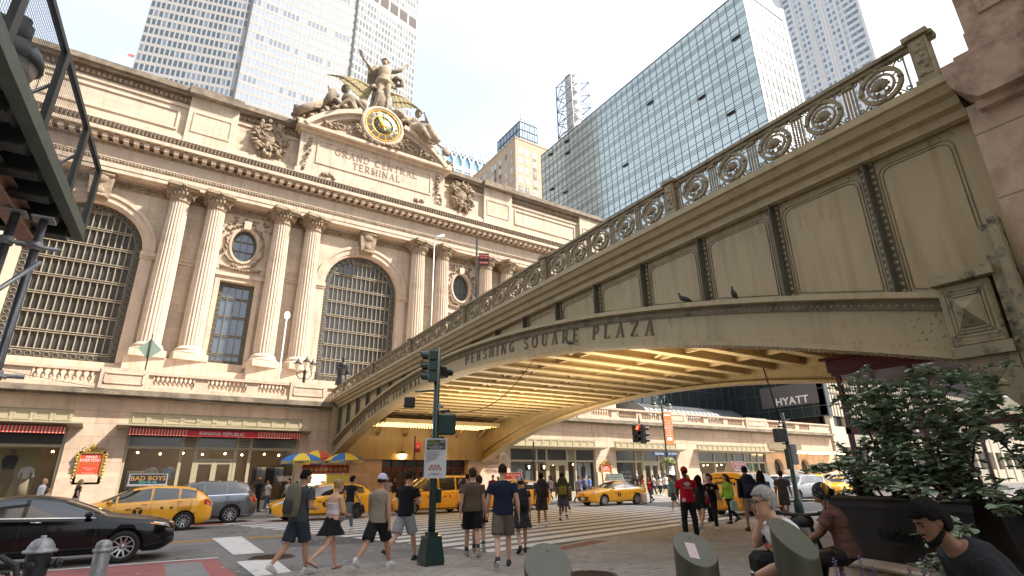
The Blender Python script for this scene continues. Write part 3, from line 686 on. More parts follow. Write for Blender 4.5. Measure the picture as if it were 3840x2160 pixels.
# inscription: letters stand slightly proud, coloured dark for the shadow of cut strokes
ins=mat('shadow_dark_lettering',(.25,.19,.145),.9,var=.2,vscale=6)
def inscribe(s,xc,z,h,sp,y):
    wd=[glyph(ch)[1]*h for ch in s]; tot=sum(wd)+sp*(len(s)-1); x=xc-tot/2; k=MB()
    for ch,w_ in zip(s,wd):
        if ch!=' ': glyph_mesh(k,ch,V((x,y,z)),V((1,0,0)),V((0,0,1)),V((0,-1,0)),h,.03)
        x+=w_+sp
    k.build('inscription',ins,T)
inscribe('GRAND CENTRAL',TX,31.45,.74,.17,CY-.002); inscribe('TERMINAL',TX,30.45,.74,.17,CY-.002)
# clock: a part of the building with its own face, numerals and hands
KY=CY-.75; KZ=36.02
b=MB(); Rx=Matrix.Rotation(R(90),3,'X')
b.lathe((TX,AY+1.5,KZ),[(2.3,0),(2.3,AY+1.5-KY-.1),(2.25,AY+1.5-KY),(1.98,AY+1.5-KY+.1),(1.9,AY+1.5-KY),(1.86,AY+1.5-KY-.08),(.01,AY+1.5-KY-.08)],48,M=Rx)
clk=part('clock',b,lime,lab='round clock face in a stone ring')
b=MB(); b.lathe((TX,KY+.06,KZ),[(1.86,0),(1.86,.1),(1.80,.14),(1.75,.1),(1.7,0)],48,M=Rx); b.lathe((TX,KY+.06,KZ),[(1.13,.02),(1.13,.1),(1.07,.1),(1.07,.02)],40,M=Rx)
for i in range(12):
    t=R(30*i+15); b.bar((TX+1.1*sin(t),KY+.0,KZ+1.1*cos(t)),(TX+1.75*sin(t),KY+.0,KZ+1.75*cos(t)),.035,.05,(0,1,0))
b.lathe((TX,KY-.02,KZ),[(.32,0),(.2,.12),(.01,.14)],16,M=Rx)
for i in range(16): t=R(22.5*i); b.bar((TX+.2*sin(t),KY+.01,KZ+.2*cos(t)),(TX+.5*sin(t),KY+.01,KZ+.5*cos(t)),.04,.03,(0,1,0))
b.build('gilt_rings',gold,clk)
b=MB(); b.lathe((TX,KY+.05,KZ),[(1.72,0),(.001,.005)],40,M=Rx); b.build('clock_face',mat('opal_glass_white',(.85,.82,.74),.5),clk)
b=MB(); b.lathe((TX,KY+.03,KZ),[(1.06,0),(.001,.005)],40,M=Rx); b.build('blue_mosaic_disc',mat('blue_mosaic',(.05,.15,.22),.4,var=.8,vscale=7,dirt=(.45,.36,.12),dscale=5,dlo=.5,dhi=.55),clk)
num=mat('dark_blue_numerals',(.04,.07,.14),.4)
for i,s in enumerate(['XII','I','II','III','IIII','V','VI','VII','VIII','IX','X','XI']):
    t=R(30*i); o=text('numeral',s,.38,num,clk,(TX+1.43*sin(t),KY-.01,KZ+1.43*cos(t)),(R(90),t,0),.02,sx=.75 if len(s)>2 else 1)
b=MB()
tm=R(-21); th=R(-32)
b.bar((TX-.35*sin(tm),KY-.13,KZ-.35*cos(tm)),(TX+1.62*sin(tm),KY-.13,KZ+1.62*cos(tm)),.11,.03,(0,1,0)); b.bar((TX+.1*sin(th),KY-.1,KZ),(TX+1.0*sin(th),KY-.1,KZ+1.0*cos(th)),.17,.03,(0,1,0)); b.ball((TX,KY-.14,KZ),(.2,.06,.2),12,6); b.ball((TX-.5*sin(tm),KY-.13,KZ-.5*cos(tm)),(.13,.04,.13),8,5)
b.build('clock_hands',gold,clk)
# fruit and shell ornament round the clock and along the pediment; scroll brackets
b=MB()
def pile(x0,z0,x1,z1,n,w,y,r=(.14,.26)):
    for i in range(n):
        t=random.random(); s=random.uniform(*r); g=1-abs(2*t-1)*.5; x=x0+(x1-x0)*t+random.uniform(-w,w)*g; z=z0+(z1-z0)*t+random.uniform(-w,w)*g
        b.ball((x,y+random.uniform(-.15,.1),z),(s,s*.8,s*random.uniform(.6,1.1)),7,5,fn=lambda p: .8+.45*noise.noise(p*2.2+V((x,0,z))))
for s in (-1,1):
    pile(TX+s*5.9,34.1,TX+s*2.5,34.6,55,.42,CY-.5); pile(TX+s*2.6,35.2,TX+s*1.7,33.9,24,.25,CY-.6); pile(TX+s*2.0,34.0,TX,33.75,18,.18,CY-.75)
    pile(TX+s*6.6,32.6,TX+s*6.75,30.2,40,.2,CY-.1,(.1,.2)); pile(TX+s*6.9,30.2,TX+s*7.05,28.7,16,.13,CY-.25,(.1,.18)); pile(TX+s*5.2,28.9,TX+s*4.0,28.75,26,.25,CY-.25,(.12,.24))
    pile(TX+s*7.6,34.6,TX+s*8.3,33.7,22,.25,CY-.3,(.12,.22))
for s in (-1,1):
    c=TX+s*10.05
    b.ball((c,AY-.25,31.5),(.62,.3,.9),14,9)
    for i in range(190):
        t=random.uniform(0,2*PI); rr=random.uniform(.6,1.4); x=c+rr*cos(t)*1.05; z=31.5+rr*sin(t)*1.4; sz=random.uniform(.16,.4)
        if not 29.6<z<33.35: continue
        M_=Matrix.Rotation(random.uniform(0,6),3,'Y'); b.ball((x,AY-.2+random.uniform(-.3,.05),z),(sz*1.4,sz*.7,sz*.6),7,5,M=M_,fn=lambda p: .8+.5*noise.noise(p*2+V((x,0,z))))
b.build_split('carved_garlands',limed,T,0,.2)
b=MB()
for s in (-1,1):
    c=TX+s*10.05
    for i in range(14):
        a=random.uniform(0,6); x=c+random.uniform(-.9,.9); z=31.5+random.uniform(-1.4,1.4); b.tube([(x+.3*(1-k/14)*cos(a+k*.45),AY-.45,z+.3*(1-k/14)*sin(a+k*.45)) for k in range(14)],.07,5)
b.build_split('carved_scrolls',limed,T,0,.6)
# roof behind
b=MB(); b.box(X0+1,X1-1,AY+3,AY+60,30,33.3); part('roof',b,limec)
b=MB(); b.prism([(TX+31+3.2*cos(PI*i/10),31.2+1.9*sin(PI*i/10)) for i in range(11)],49,53,'y'); b.box(TX+27.6,TX+34.4,49,54,24,31.3); part('side_pediment',b,limec)
# ================================================================ shopfronts of the street storey
sglass=mat('shop_glass',(.02,.022,.022),.05,0,spec=.9,alpha=.3)
dark=mat('shop_interior_dark',(.035,.03,.026),.8,var=.3,vscale=1)
warmw=mat('shop_back_wall',(.12,.085,.05),.8,var=.35,vscale=.7)
lamp=mat('warm_lamp',(1,.8,.5),.4,emit=(1,.62,.25),estr=22)
lampw=mat('pale_lamp_glass',(.9,.85,.75),.3,emit=(1,.8,.55),estr=3)
awn=mat('awning_red',(.50,.035,.045),.8,var=.08,vscale=6); awns=mat('awning_cream_stripe',(.66,.56,.36),.8)
cloth_p=[mat('display_cloth_%d'%i,c,.9,var=.1) for i,c in enumerate([(.55,.5,.42),(.62,.62,.6),(.35,.42,.5),(.06,.06,.07),(.3,.24,.16)])]
def shop(name,x0,x1,zl,ledge,pan,cols,door,stripe=None,panes_lo=.55,lab=None):
    """x0..x1 opening, zl = underside of ledge, cols = frame post positions, door=(x0,x1)"""
    p0,p1=pan; b=MB()
    for x in [x0+.06,x1-.06]+cols: b.box(x-.08,x+.08,LY+.1,LY+.28,0,p0-.02)
    b.box(x0,x1,LY+.12,LY+.26,zl-.02,p0); b.box(x0,x1,LY+.11,LY+.27,zl-.98,zl-.84); b.box(x0,x1,LY+.06,LY+.3,.0,panes_lo)
    f=part('shopfront',b,cream)
    if lab: f['label']=lab
    # panel frieze over the ledge
    b=MB(); b.box(x0-.05,x1+.05,LY-.03,LY+.15,p0,p1+.02)
    n=max(3,round((x1-x0)/.78))
    for i in range(n):
        a=x0+(x1-x0)*i/n+.05; c=x0+(x1-x0)*(i+1)/n-.05
        for (p,q,r,s) in ((a,c,p1-.1,p1-.04),(a,c,p0+.05,p0+.11),(a,a+.06,p0+.11,p1-.1),(c-.06,c,p0+.11,p1-.1)): b.box(p,q,LY-.07,LY-.03,r,s)
        b.box(c,c+.1,LY-.06,LY-.03,p0,p1)
    b.build('frieze_panels',cream,f)
    b=MB(); l0,l1=ledge; b.prism([(LY-.85,zl+.16),(LY-.85,zl+.24),(LY+.1,zl+.30),(LY+.1,zl+.02),(LY-.35,zl+.03),(LY-.5,zl+.1)],l0,l1,'x'); b.build('ledge',cream,f)
    # glass
    ps=[x0+.14]+sum([[c-.08,c+.08] for c in cols],[])+[x1-.14]
    for a,c in zip(ps[::2],ps[1::2]):
        g=MB(); g.quad((a,LY+.18,zl-.84),(c,LY+.18,zl-.84),(c,LY+.18,zl-.02),(a,LY+.18,zl-.02)); g.build('transom_pane',dglass if c-a>.8 else mat('louvre_%.1f'%a,(.16,.14,.1),.7,stretch=(1,1,1)),f)
        if c-a<=.8:
            q=MB()
            for i in range(9): q.box(a,c,LY+.13,LY+.17,zl-.8+i*.085,zl-.76+i*.085)
            q.build('louvre',cream,f)
        if door and a<door[1]-.1 and c>door[0]+.1: continue
        g=MB(); g.quad((a,LY+.18,panes_lo),(c,LY+.18,panes_lo),(c,LY+.18,zl-.98),(a,LY+.18,zl-.98)); g.build('window_pane',sglass,f)
    if door:
        d0,d1=door; dt=2.75; m=(d0+d1)/2; b=MB(); b.box(d0-.12,d1+.12,LY+.08,LY+.24,dt,dt+.12)
        for a,c in ((d0,m),(m,d1)):
            b.box(a,a+.14,LY+.1,LY+.2,.06,dt); b.box(c-.14,c,LY+.1,LY+.2,.06,dt); b.box(a,c,LY+.11,LY+.19,dt-.18,dt); b.box(a,c,LY+.11,LY+.19,.06,.35)
        d=b.build('door',cream,f); g=MB(); g.quad((d0,LY+.15,.3),(d1,LY+.15,.3),(d1,LY+.15,dt),(d0,LY+.15,dt)); g.build('pane',sglass,d)
        g=MB(); g.quad((d0,LY+.17,dt+.12),(d1,LY+.17,dt+.12),(d1,LY+.17,zl-.98),(d0,LY+.17,zl-.98)); g.build('window_pane',sglass,f)
        h=MB(); h.tube([(m-.09,LY+.04,1.0),(m-.09,LY+.04,1.5)],.02,6); h.tube([(m+.09,LY+.04,1.0),(m+.09,LY+.04,1.5)],.02,6); h.build('handle',chrome,d)
    # room behind
    b=MB(); b.box(x0,x1,LY+4.2,LY+4.3,0,zl); b.build('back_wall',warmw,f)
    b=MB(); b.box(x0,x1,LY+.3,LY+4.2,zl-.05,zl+.2); b.box(x0-.3,x0,LY+.3,LY+4.3,0,zl); b.box(x1,x1+.3,LY+.3,LY+4.3,0,zl); b.build('ceiling',dark,f)
    b=MB(); b.box(x0,x1,LY+.3,LY+4.2,.06,.5 if not door else .14); b.build('display_floor',mat(name+'_floor',(.12,.09,.06),.5),f)
    b=MB()
    for i in range(int((x1-x0)/1.1)): b.ball((x0+.6+1.1*i,LY+1.2+1.4*(i%2),zl-1.15),.055,8,6)
    b.build('ceiling_lamps',lamp,f)
    l=bpy.data.lights.new('shop_light','AREA'); l.energy=9*(x1-x0); l.color=(1,.78,.5); l.shape='RECTANGLE'; l.size=x1-x0-1; l.size_y=1.5; lo=bpy.data.objects.new('shop_light',l); COL.objects.link(lo); lo.location=((x0+x1)/2,LY+2.2,zl-.15)
    if p1<5.1: b=MB(); b.box(x0-.01,x1+.01,LY+.02,LY+1,p1+.02,5.26); b.build('lintel',gran,T)
    return f
def awning(x0,x1,z0,z1,plain=None):
    b=MB(); s=MB(); y0=LY-.62;
    b.quad((x0,y0,z0),(x1,y0,z0),(x1,y0,z1-.04),(x0,y0,z1-.04)); b.quad((x0,y0,z1-.04),(x1,y0,z1-.04),(x1,LY,z1+.12),(x0,LY,z1+.12)); b.box(x0,x1,y0+.005,y0+.03,z0,z1-.05)
    x=x0+.06
    while x<x1:
        if not(plain and plain[0]<x<plain[1]): s.quad((x,y0-.004,z0),(x+.035,y0-.004,z0),(x+.035,y0-.004,z1-.03),(x,y0-.004,z1-.03)); s.quad((x,y0-.003,z1-.036),(x+.035,y0-.003,z1-.036),(x+.035,LY,z1+.125),(x,LY,z1+.125))
        x+=.145
    o=b.build('awning',awn,T); s.build('stripes',awns,o); return o
S1=shop('shop_a',-20.5,-3.95,4.36,(-21,-3.36),(4.66,5.22),[-16,-11.5,-7.8],None)
S2=shop('shop_b',-1.38,7.55,4.36,(-1.92,8.1),(4.66,5.22),[1.3,2.02,4.1,4.85],(2.1,4.0))
S3=shop('shop_c',23.3,32.05,3.82,(21.6,32.75),(4.0,4.62),[25.9,26.9,29.0,29.9],(27.0,28.9))
S4=shop('shop_d',34.4,42.35,3.82,(33.8,42.9),(4.0,4.62),[36.9,37.8,39.9,40.6],(37.9,39.8))
S5=shop('shop_e',45.45,56.7,3.82,(44.9,57.2),(4.0,4.62),[48,50.2,51.2,53.0,54.2,55.4],None)
awning(-19.5,-4.0,4.02,4.38)
A2=awning(-1.36,7.5,4.05,4.42,(1.45,4.95)); text('awning_lettering','BANANA REPUBLIC',.27,white,A2,(3.15,LY-.632,4.2),FACE_S,.002,sx=1.0)
# display: mannequins, shirts, racks of clothes, posters
def torso(b,x,y,z,s=1,sl=True):
    b.tube([(x,y,z),(x,y,z+.25*s),(x,y,z+.45*s),(x,y,z+.56*s),(x,y,z+.6*s)],[(.17*s,.11*s),(.155*s,.1*s),(.2*s,.12*s),(.16*s,.1*s),(.06*s,.06*s)],12,ref=(1,0,0))
    if sl:
        for k in (-1,1): b.tube([(x+k*.17*s,y,z+.53*s),(x+k*.26*s,y,z+.3*s),(x+k*.27*s,y,z+.05*s)],[.065*s,.06*s,.05*s],8)
def rack(f,x0,x1,y,z,mats):
    r=MB(); r.tube([(x0,y,z),(x1,y,z)],.015,6); r.tube([(x0,y,z),(x0,y,.1)],.015,6); r.tube([(x1,y,z),(x1,y,.1)],.015,6); r.build('clothes_rail',black,f)
    n=int((x1-x0)/.09)
    for mi,m in enumerate(mats):
        b=MB()
        for i in range(n):
            if (i//3)%len(mats)!=mi: continue
            x=x0+.05+(x1-x0-.1)*i/n; b.tube([(x,y,z-.05),(x,y,z-.15),(x,y,z-.9-random.uniform(0,.25))],[(.02,.05),(.03,.22),(.035,.2)],6,ref=(1,0,0))
        b.build('hanging_garments',m,f)
rack(S2,-1.1,.0,LY+1.5,2.3,[cloth_p[0],cloth_p[1]]); rack(S2,5.3,7.3,LY+1.5,2.5,[cloth_p[3],cloth_p[2],cloth_p[1],cloth_p[3]])
for x,m in ((-.05,0),(1.0-.2,2)):
    b=MB(); torso(b,x+.1,LY+.8,1.75,1.1); b.tube([(x+.1,LY+.8,.5),(x+.1,LY+.8,1.75)],.02,6); b.build('shop_dummy',cloth_p[m],S2)
b=MB(); torso(b,-5.25,LY+.75,1.85,1.0); b.build('shop_dummy',cloth_p[1],S1)
b=MB(); b.tube([(-5.25,LY+.75,1.85),(-5.25,LY+.75,.9)],[(.17,.12),(.24,.16)],10,ref=(1,0,0)); b.build('shop_dummy_skirt',cloth_p[4],S1)
# large fashion poster with a standing model in wide trousers
b=MB(); b.quad((-9.0,LY+1.0,.6),(-4.95,LY+1.0,.6),(-4.95,LY+1.0,3.35),(-9.0,LY+1.0,3.35)); po=b.build('poster',mat('poster_olive_yellow',(.34,.30,.14),.7,var=.2,vscale=1.2),S1)
def flat(par,name,pts,m,y): q=MB(); q.prism(pts,y-.01,y,'y'); return q.build(name,m,par)
px,py=-6.05,LY+.98
flat(po,'poster_trousers',[(px-.2,2.35),(px+.22,2.35),(px+.3,1.9),(px+.15,.75),(px-.08,.72),(px-.0,1.7),(px-.45,.8),(px-.75,.85),(px-.35,1.8)],mat('print_khaki',(.21,.14,.06),.7),py)
flat(po,'poster_jacket',[(px-.24,2.32),(px+.24,2.32),(px+.3,2.8),(px+.2,3.0),(px-.18,3.0),(px-.32,2.75)],mat('print_black',(.02,.02,.02),.6),py-.012)
flat(po,'poster_head',[(px+.02+.12*cos(t),3.15+.16*sin(t)) for t in [2*PI*i/12 for i in range(12)]],mat('print_skin',(.25,.13,.08),.6),py-.012)
# right-hand displays: pictures of men, phone booth and slogans
pw=mat('poster_white',(.5,.55,.55),.6,var=.05); pk=mat('poster_ink',(.03,.03,.035),.6); pg=mat('poster_grey',(.2,.21,.22),.6,var=.3,vscale=2)
def man_print(par,x,z,s,m1,y):
    flat(par,'printed_figure',[(x-.16*s,z),(x+.14*s,z),(x+.16*s,z+.6*s),(x+.24*s,z+1.0*s),(x+.1*s,z+1.12*s),(x-.1*s,z+1.12*s),(x-.22*s,z+.98*s),(x-.24*s,z+.5*s)],m1,y)
    flat(par,'printed_head',[(x+.09*s*cos(t),z+1.26*s+.12*s*sin(t)) for t in [2*PI*i/12 for i in range(12)]],MATS['print_skin'],y-.012)
b=MB(); b.quad((29.95,LY+.5,.6),(31.85,LY+.5,.6),(31.85,LY+.5,2.8),(29.95,LY+.5,2.8)); o=b.build('poster',pw,S3); man_print(o,31.0,1.3,1.1,pk,LY+.48)
flat(o,'printed_tower',[(30.25,1.4),(30.45,1.4),(30.44,2.3),(30.35,2.6),(30.26,2.3)],pg,LY+.48); text('poster_lettering','CHARLES TYRWHITT',.17,pk,o,(30.9,LY+.47,.85),FACE_S,.002)
b=MB(); b.quad((23.5,LY+.5,.6),(25.8,LY+.5,.6),(25.8,LY+.5,2.8),(23.5,LY+.5,2.8)); o=b.build('poster',pg,S3); man_print(o,24.5,1.1,1.1,pw,LY+.48); man_print(o,25.3,1.1,1.1,pw,LY+.476)
text('poster_lettering','London…\nHello Grand\nCentral',.17,pw,o,(23.95,LY+.46,1.9),FACE_S,.002)
b=MB(); b.quad((34.6,LY+.45,.5),(36.8,LY+.45,.5),(36.8,LY+.45,2.8),(34.6,LY+.45,2.8)); o=b.build('poster',mat('poster_teal_black',(.03,.045,.04),.5,var=.4,vscale=1.5),S4)
text('poster_lettering','For all the\nthings that\nmake you',.33,pw,o,(35.9,LY+.43,1.7),FACE_S,.002)
b=MB(); b.lathe((41.2,LY+.9,1.0),[(1.2,0),(1.2,.03),(.8,.04)],24,False,M=Rx); b.build('arched_scene_print',pg,S4); text('window_lettering','someone who’s\na match for you.',.16,pw,S4,(41.6,LY+.16,1.9),FACE_S,.002)
b=MB(); b.quad((53.2,LY+.5,.6),(55.2,LY+.5,.6),(55.2,LY+.5,2.8),(53.2,LY+.5,2.8)); b.build('poster',mat('poster_green',(.12,.42,.3),.6),S5)
for i in range(6): b=MB(); torso(b,46.3+.8*i,LY+.9,1.2,1.); b.build('shop_dummy',cloth_p[i%5],S5)
# framed notice boards on the wall
gilt=mat('antique_gilt',(.42,.27,.07),.45,.6,var=.3,vscale=10)
redp=mat('poster_red',(.62,.07,.03),.5,var=.05)
def notice(x,z0,z1,hw,lines,big):
    t=thing('poster_frame','ornate gilt frame with a red poster on the granite wall, '+('between the two striped awnings' if big else 'behind the yellow sedan taxi'),'poster frame',(x,LY-.12,z0))
    h=z1-z0; b=MB()
    for (p,q,r,s) in ((-hw-.1,hw+.1,-.1,0),(-hw-.1,hw+.1,h,h+.12),(-hw-.12,-hw,-.1,h+.1),(hw,hw+.12,-.1,h+.1)): b.box(p,q,-.02,.12,r,s)
    for s in (-1,1):
        for i in range(9): b.ball((s*(hw+.14),0,h*i/8*.95+.05),(.05+.03*(i%2),.05,.07),7,5)
        b.tube([(s*hw*.75+.12*cos(k*.5),-.02,h+.2+.1*sin(k*.5)) for k in range(12)],.03,5); b.tube([(s*(hw+.15)+.07*cos(k*.5),-.02,h-.15+.1*sin(k*.5)) for k in range(12)],.025,5)
    b.ball((0,0,h+.28),(.16,.08,.17),10,7); b.ball((0,0,h+.45),(.06,.05,.07),8,5)
    for i in range(7): b.ball((-hw*.6+hw*1.2*i/6,0,h+.16),(.08,.05,.07),7,5)
    b.build('frame',gilt,t); b=MB(); b.box(-hw,hw,.03,.1,0,h); q=b.build('poster',redp,t)
    for i,(s,sz,zz) in enumerate(lines): text('poster_lettering',s,sz,white if i!=2 else gilt,q,(0,.028,zz),FACE_S,.002)
notice(-2.7,1.66,3.08,.46,[('MAKE',.19,1.24),('EVERYDAY',.19,1.08),('GRAND',.19,.92),('200+ Shops + Services',.055,.7),('Every Day',.055,.6),('Only at Grand Central',.055,.46)],True)
notice(33.1,1.2,2.6,.46,[('MAKE',.17,1.2),('EVERYDAY',.17,1.04),('GRAND',.17,.88)],False)
# entrance under the viaduct: glazed screen, doors, hanging lanterns
b=MB(); gy=LY+.7
for i in range(8): x=13.1+6.5*i/7; b.box(x-.05,x+.05,gy-.08,gy+.08,0,4.6)
for z in (2.35,3.3): b.box(13.0,19.7,gy-.07,gy+.07,z-.07,z+.07)
en=part('entrance_screen',b,mat('oxblood_door_paint',(.13,.035,.02),.5,var=.2)); glass_quad('pane',13.0,19.7,0,4.7,gy+.02,dglass,en)
for i in range(6):
    x=13.3+1.05*i; b=MB(); b.box(x,x+.07,gy-.12,gy-.04,.06,2.2); b.box(x+.83,x+.9,gy-.12,gy-.04,.06,2.2); b.box(x+.07,x+.83,gy-.12,gy-.04,2.1,2.2); b.box(x+.07,x+.83,gy-.12,gy-.04,.06,.3); b.build('door',MATS['oxblood_door_paint'],en)
for x in (14.3,17.2):
    t=thing('hanging_lantern','lit globe lantern hanging in the arched entrance, '+('left' if x<15 else 'right')+' of the two','lamp',(x,LY-.4,3.15),group='lanterns in the arched entrance')
    b=MB(); b.lathe((0,0,0),[(.1,-.22),(.26,-.1),(.3,.06),(.28,.1)],14); b.build('shade',mat('lantern_glass',(1,.7,.35),.4,emit=(1,.55,.18),estr=5) if 'lantern_glass' not in MATS else MATS['lantern_glass'],t)
    b=MB(); b.lathe((0,0,0),[(.31,.1),(.31,.14),(.05,.3),(.02,.32)],14); b.tube([(0,0,.3),(0,0,1.5)],.015,6); b.build('cap',bronze,t)
b=MB()
for i in range(5): b.ball((14+1.1*i,LY+.3,4.25+.05*(i%2)),.04,8,6)
b.build('door_lamps',lamp,en)
# carved stone sign by the arch: GRAND CENTRAL TERMINAL
for i,s in enumerate(['GRAND','CENTRAL','TERMINAL']): text('wall_lettering',s,.27,ins,T,(21.75,LY-.15,2.75-.3*i),FACE_S,.01)
b=MB(); b.lathe((21.9,LY-.02,1.7),[(.36,0),(.36,.06),(.28,.1),(.26,.05),(.01,.05)],24,M=Rx); part('round_plaque',b,granp)
b=MB(); b.box(21.1,22.6,LY-.5,LY,3.3,3.5); b.prism([(LY-.45,3.3),(LY,3.3),(LY,2.95)],21.3,21.5,'x'); b.prism([(LY-.45,3.3),(LY,3.3),(LY,2.95)],22.2,22.4,'x'); part('bracket',b,granp)
# far entrance canopy with rows of lit bulbs, arched windows below
b=MB(); b.prism([(LY-1.9,3.95),(LY-1.9,4.15),(LY,4.35),(LY,4.0)],57.6,70.0,'x'); cn=part('entrance_canopy',b,cream)
b=MB()
for i in range(42): b.ball((57.8+12*i/41,LY-1.9,3.9),.07,6,5)
b.build('bulbs',lamp,cn)
for c in (58.85,64.2):
    glass_quad('pane',c-.85,c+.85,.1,3.4,LY+.45,dglass,T)
    b=MB()
    for i in range(4): b.box(c-.85+1.7*i/3-.03,c-.85+1.7*i/3+.03,LY+.38,LY+.44,.1,3.3)
    for z in (.9,1.7,2.5): b.box(c-.85,c+.85,LY+.39,LY+.43,z,z+.05)
    part('arched_entrance_window',b,bronze)
b=MB(); b.box(67.0,68.6,LY-.06,LY,.5,2.9); o=part('display_case',b,bronze); glass_quad('pane',67.15,68.45,.65,2.75,LY-.07,mat('case_green',(.06,.13,.10),.2),o)
b=MB(); b.box(57.4,64,LY-.06,LY+.02,4.45,5.0); part('louvre_panel',b,mat('louvre_paint',(.2,.16,.1),.7,var=.2,vscale=5))
# ================================================================ THE VIADUCT
BR=thing('viaduct','olive painted riveted steel arch viaduct with an ornamental balustrade crossing over the street','bridge',(0,0,0))
XW=9.6; XE=21.0; YN=36.3; YS=1.9
def zb(Y): return 7.38-.0006*(Y-2)**2
def hr(Y): return .95-.0085*(Y-2)
def zu(Y): return 6.42-.0087*(Y-19)**2
def zl(Y): return 5.55-.0092*(Y-19)**2
def bpart(name,b,m,parent=None):
    o=b.build(name,m,parent or BR); return o
Ys=[YS+.0+(YN-YS)*i/60 for i in range(61)]
def sweep(b,f,Y0=YS,Y1=YN,n=60,smooth=False):
    """f(Y) -> outline of (x,z); swept along Y"""
    L=[];
    for i in range(n+1):
        Y=Y0+(Y1-Y0)*i/n; L.append([(x,Y,z) for x,z in f(Y)])
    k=len(L[0]); vs=[p for l in L for p in l]
    b.add(vs,[(i*k+j,i*k+(j+1)%k,(i+1)*k+(j+1)%k,(i+1)*k+j) for i in range(n) for j in range(k)]+[tuple(range(k)),tuple(n*k+j for j in range(k-1,-1,-1))],smooth)
def side(s):
    X=XW if s>0 else XE; o=lambda x: X-s*x     # x = outward distance
    # deck edge cornice (stepped)
    b=MB(); sweep(b,lambda Y:[(o(.42),zb(Y)+.0),(o(.42),zb(Y)-.13),(o(.36),zb(Y)-.15),(o(.30),zb(Y)-.27),(o(.18),zb(Y)-.3),(o(.14),zb(Y)-.43),(o(.02),zb(Y)-.46),(o(.0),zb(Y)-.6),(o(-.12),zb(Y)-.62),(o(-.12),zb(Y)+.02)])
    bpart('cornice',b,girder)
    # spandrel web above the arch rib
    b=MB(); sweep(b,lambda Y:[(o(-.2),max(zb(Y)-.55,zu(Y)-.02)),(o(-.2),zu(Y)-.3),(o(-.26),zu(Y)-.3),(o(-.26),max(zb(Y)-.55,zu(Y)-.02))]); bpart('spandrel_web',b,girder)
    # arch rib: web, upper and lower flanges
    b=MB(); sweep(b,lambda Y:[(o(-.02),zu(Y)-.12),(o(-.02),zl(Y)+.06),(o(-.12),zl(Y)+.06),(o(-.12),zu(Y)-.12)]); bpart('arch_web',b,girder)
    b=MB(); sweep(b,lambda Y:[(o(.22),zu(Y)),(o(.22),zu(Y)-.1),(o(-.3),zu(Y)-.1),(o(-.3),zu(Y))],YS+.55); bpart('upper_flange',b,girder)
    b=MB(); sweep(b,lambda Y:[(o(.2),zl(Y)+.07),(o(.2),zl(Y)-.02),(o(-.45),zl(Y)-.02),(o(-.45),zl(Y)+.07)],YS+.7); sweep(b,lambda Y:[(o(.02),zl(Y)+.22),(o(.02),zl(Y)+.07),(o(-.02),zl(Y)+.07),(o(-.02),zl(Y)+.22)],YS+.7); bpart('lower_flange',b,girder)
    b=MB(); sweep(b,lambda Y:[(o(.03),zu(Y)-.1),(o(.03),zu(Y)-.27),(o(-.03),zu(Y)-.27),(o(-.03),zu(Y)-.1)],YS+.7); bpart('flange_angle',b,girdk)
    return o
oW=side(1); oE=side(-1)
for s,o in ((1,oW),(-1,oE)):
    # stiffeners, panels and rivets
    st=MB(); rv=MB(); gr=MB()
    ys=[3.46+1.79*i for i in range(19)]
    def rivet(x,y,z,r=.032): rv.add([(x-s*r*.75,y,z)]+[(x,y+r*cos(t),z+r*sin(t)) for t in (0,PI/3,2*PI/3,PI,4*PI/3,5*PI/3)],[(0,i,i%6+1) for i in range(1,7)],True)
    for i,y in enumerate(ys):
        z0,z1=zu(y),zb(y)-.6
        if z1-z0<.12: continue
        st.box(o(-.2),o(-.02),y-.012,y+.012,z0,z1+.05); st.box(o(-.2),o(-.175),y-.12,y+.12,z0,z1)
        z=z0+.07
        while z<z1 and s>0: rivet(o(-.175),y-.075,z,.034); rivet(o(-.175),y+.075,z,.034); z+=.125
    # panel edging grooves
    ed=[YS+.15]+ys+[YN]
    for a,c in zip(ed[:-1],ed[1:]):
        a+=.16; c-=.16
        za,zc=zu(a)+.07,zu(c)+.07; ta,tc=zb(a)-.75,zb(c)-.75
        if min(ta-za,tc-zc)<.2: continue
        for off in (0,.05):
            r=.14; path=[(a+off,za+off),(c-off,zc+off),(c-off,tc-off-r),(c-off-r*.3,tc-off-r*.3),(c-off-r,tc-off),(a+off+r,ta-off),(a+off+r*.3,ta-off-r*.3),(a+off,ta-off-r)]
            for p,q in zip(path,path[1:]+path[:1]): gr.bar((o(-.192),p[0],p[1]),(o(-.192),q[0],q[1]),.010,.014,(1,0,0))
        y=a
        while y<c and s>0: rivet(o(-.19),y,zb(y)-.69,.03); y+=.16
    st.build_split('stiffener',mat('shaded_dirty_stiffener',(.115,.11,.08),.55,var=.2,vscale=4,streak=(5,.7)),BR,1); gr.build_split('panel_beading',girdk,BR,1,.1)  # stiffener colour darkened for shading as well as dirt
    if s>0:
        y=YS+.9
        while y<YN-.2:
            rivet(o(.03),y,zu(y)-.19,.022);
            if y<14: rivet(o(.02),y,zl(y)+.15,.02)
            y+=.11
        for i in range(7):
            for j in range(7):
                if (i+j)%3!=1: rivet(o(-.02),YS+.75+i*.115+.03*(j%2),zl(YS+1.1)+.34+j*.11,.032)
        # rivet heads beneath the lower flange
        y=YS+.8
        while y<YN-.3:
            for x in (.14,.02,-.12,-.3): b_=o(x); rv.add([(b_,y,zl(y)-.05)]+[(b_+.02*cos(t),y+.02*sin(t),zl(y)-.02) for t in (0,PI/2,PI,3*PI/2)],[(0,i,i%4+1) for i in range(1,5)])
            y+=.09
    bpart('rivets',rv,girder)
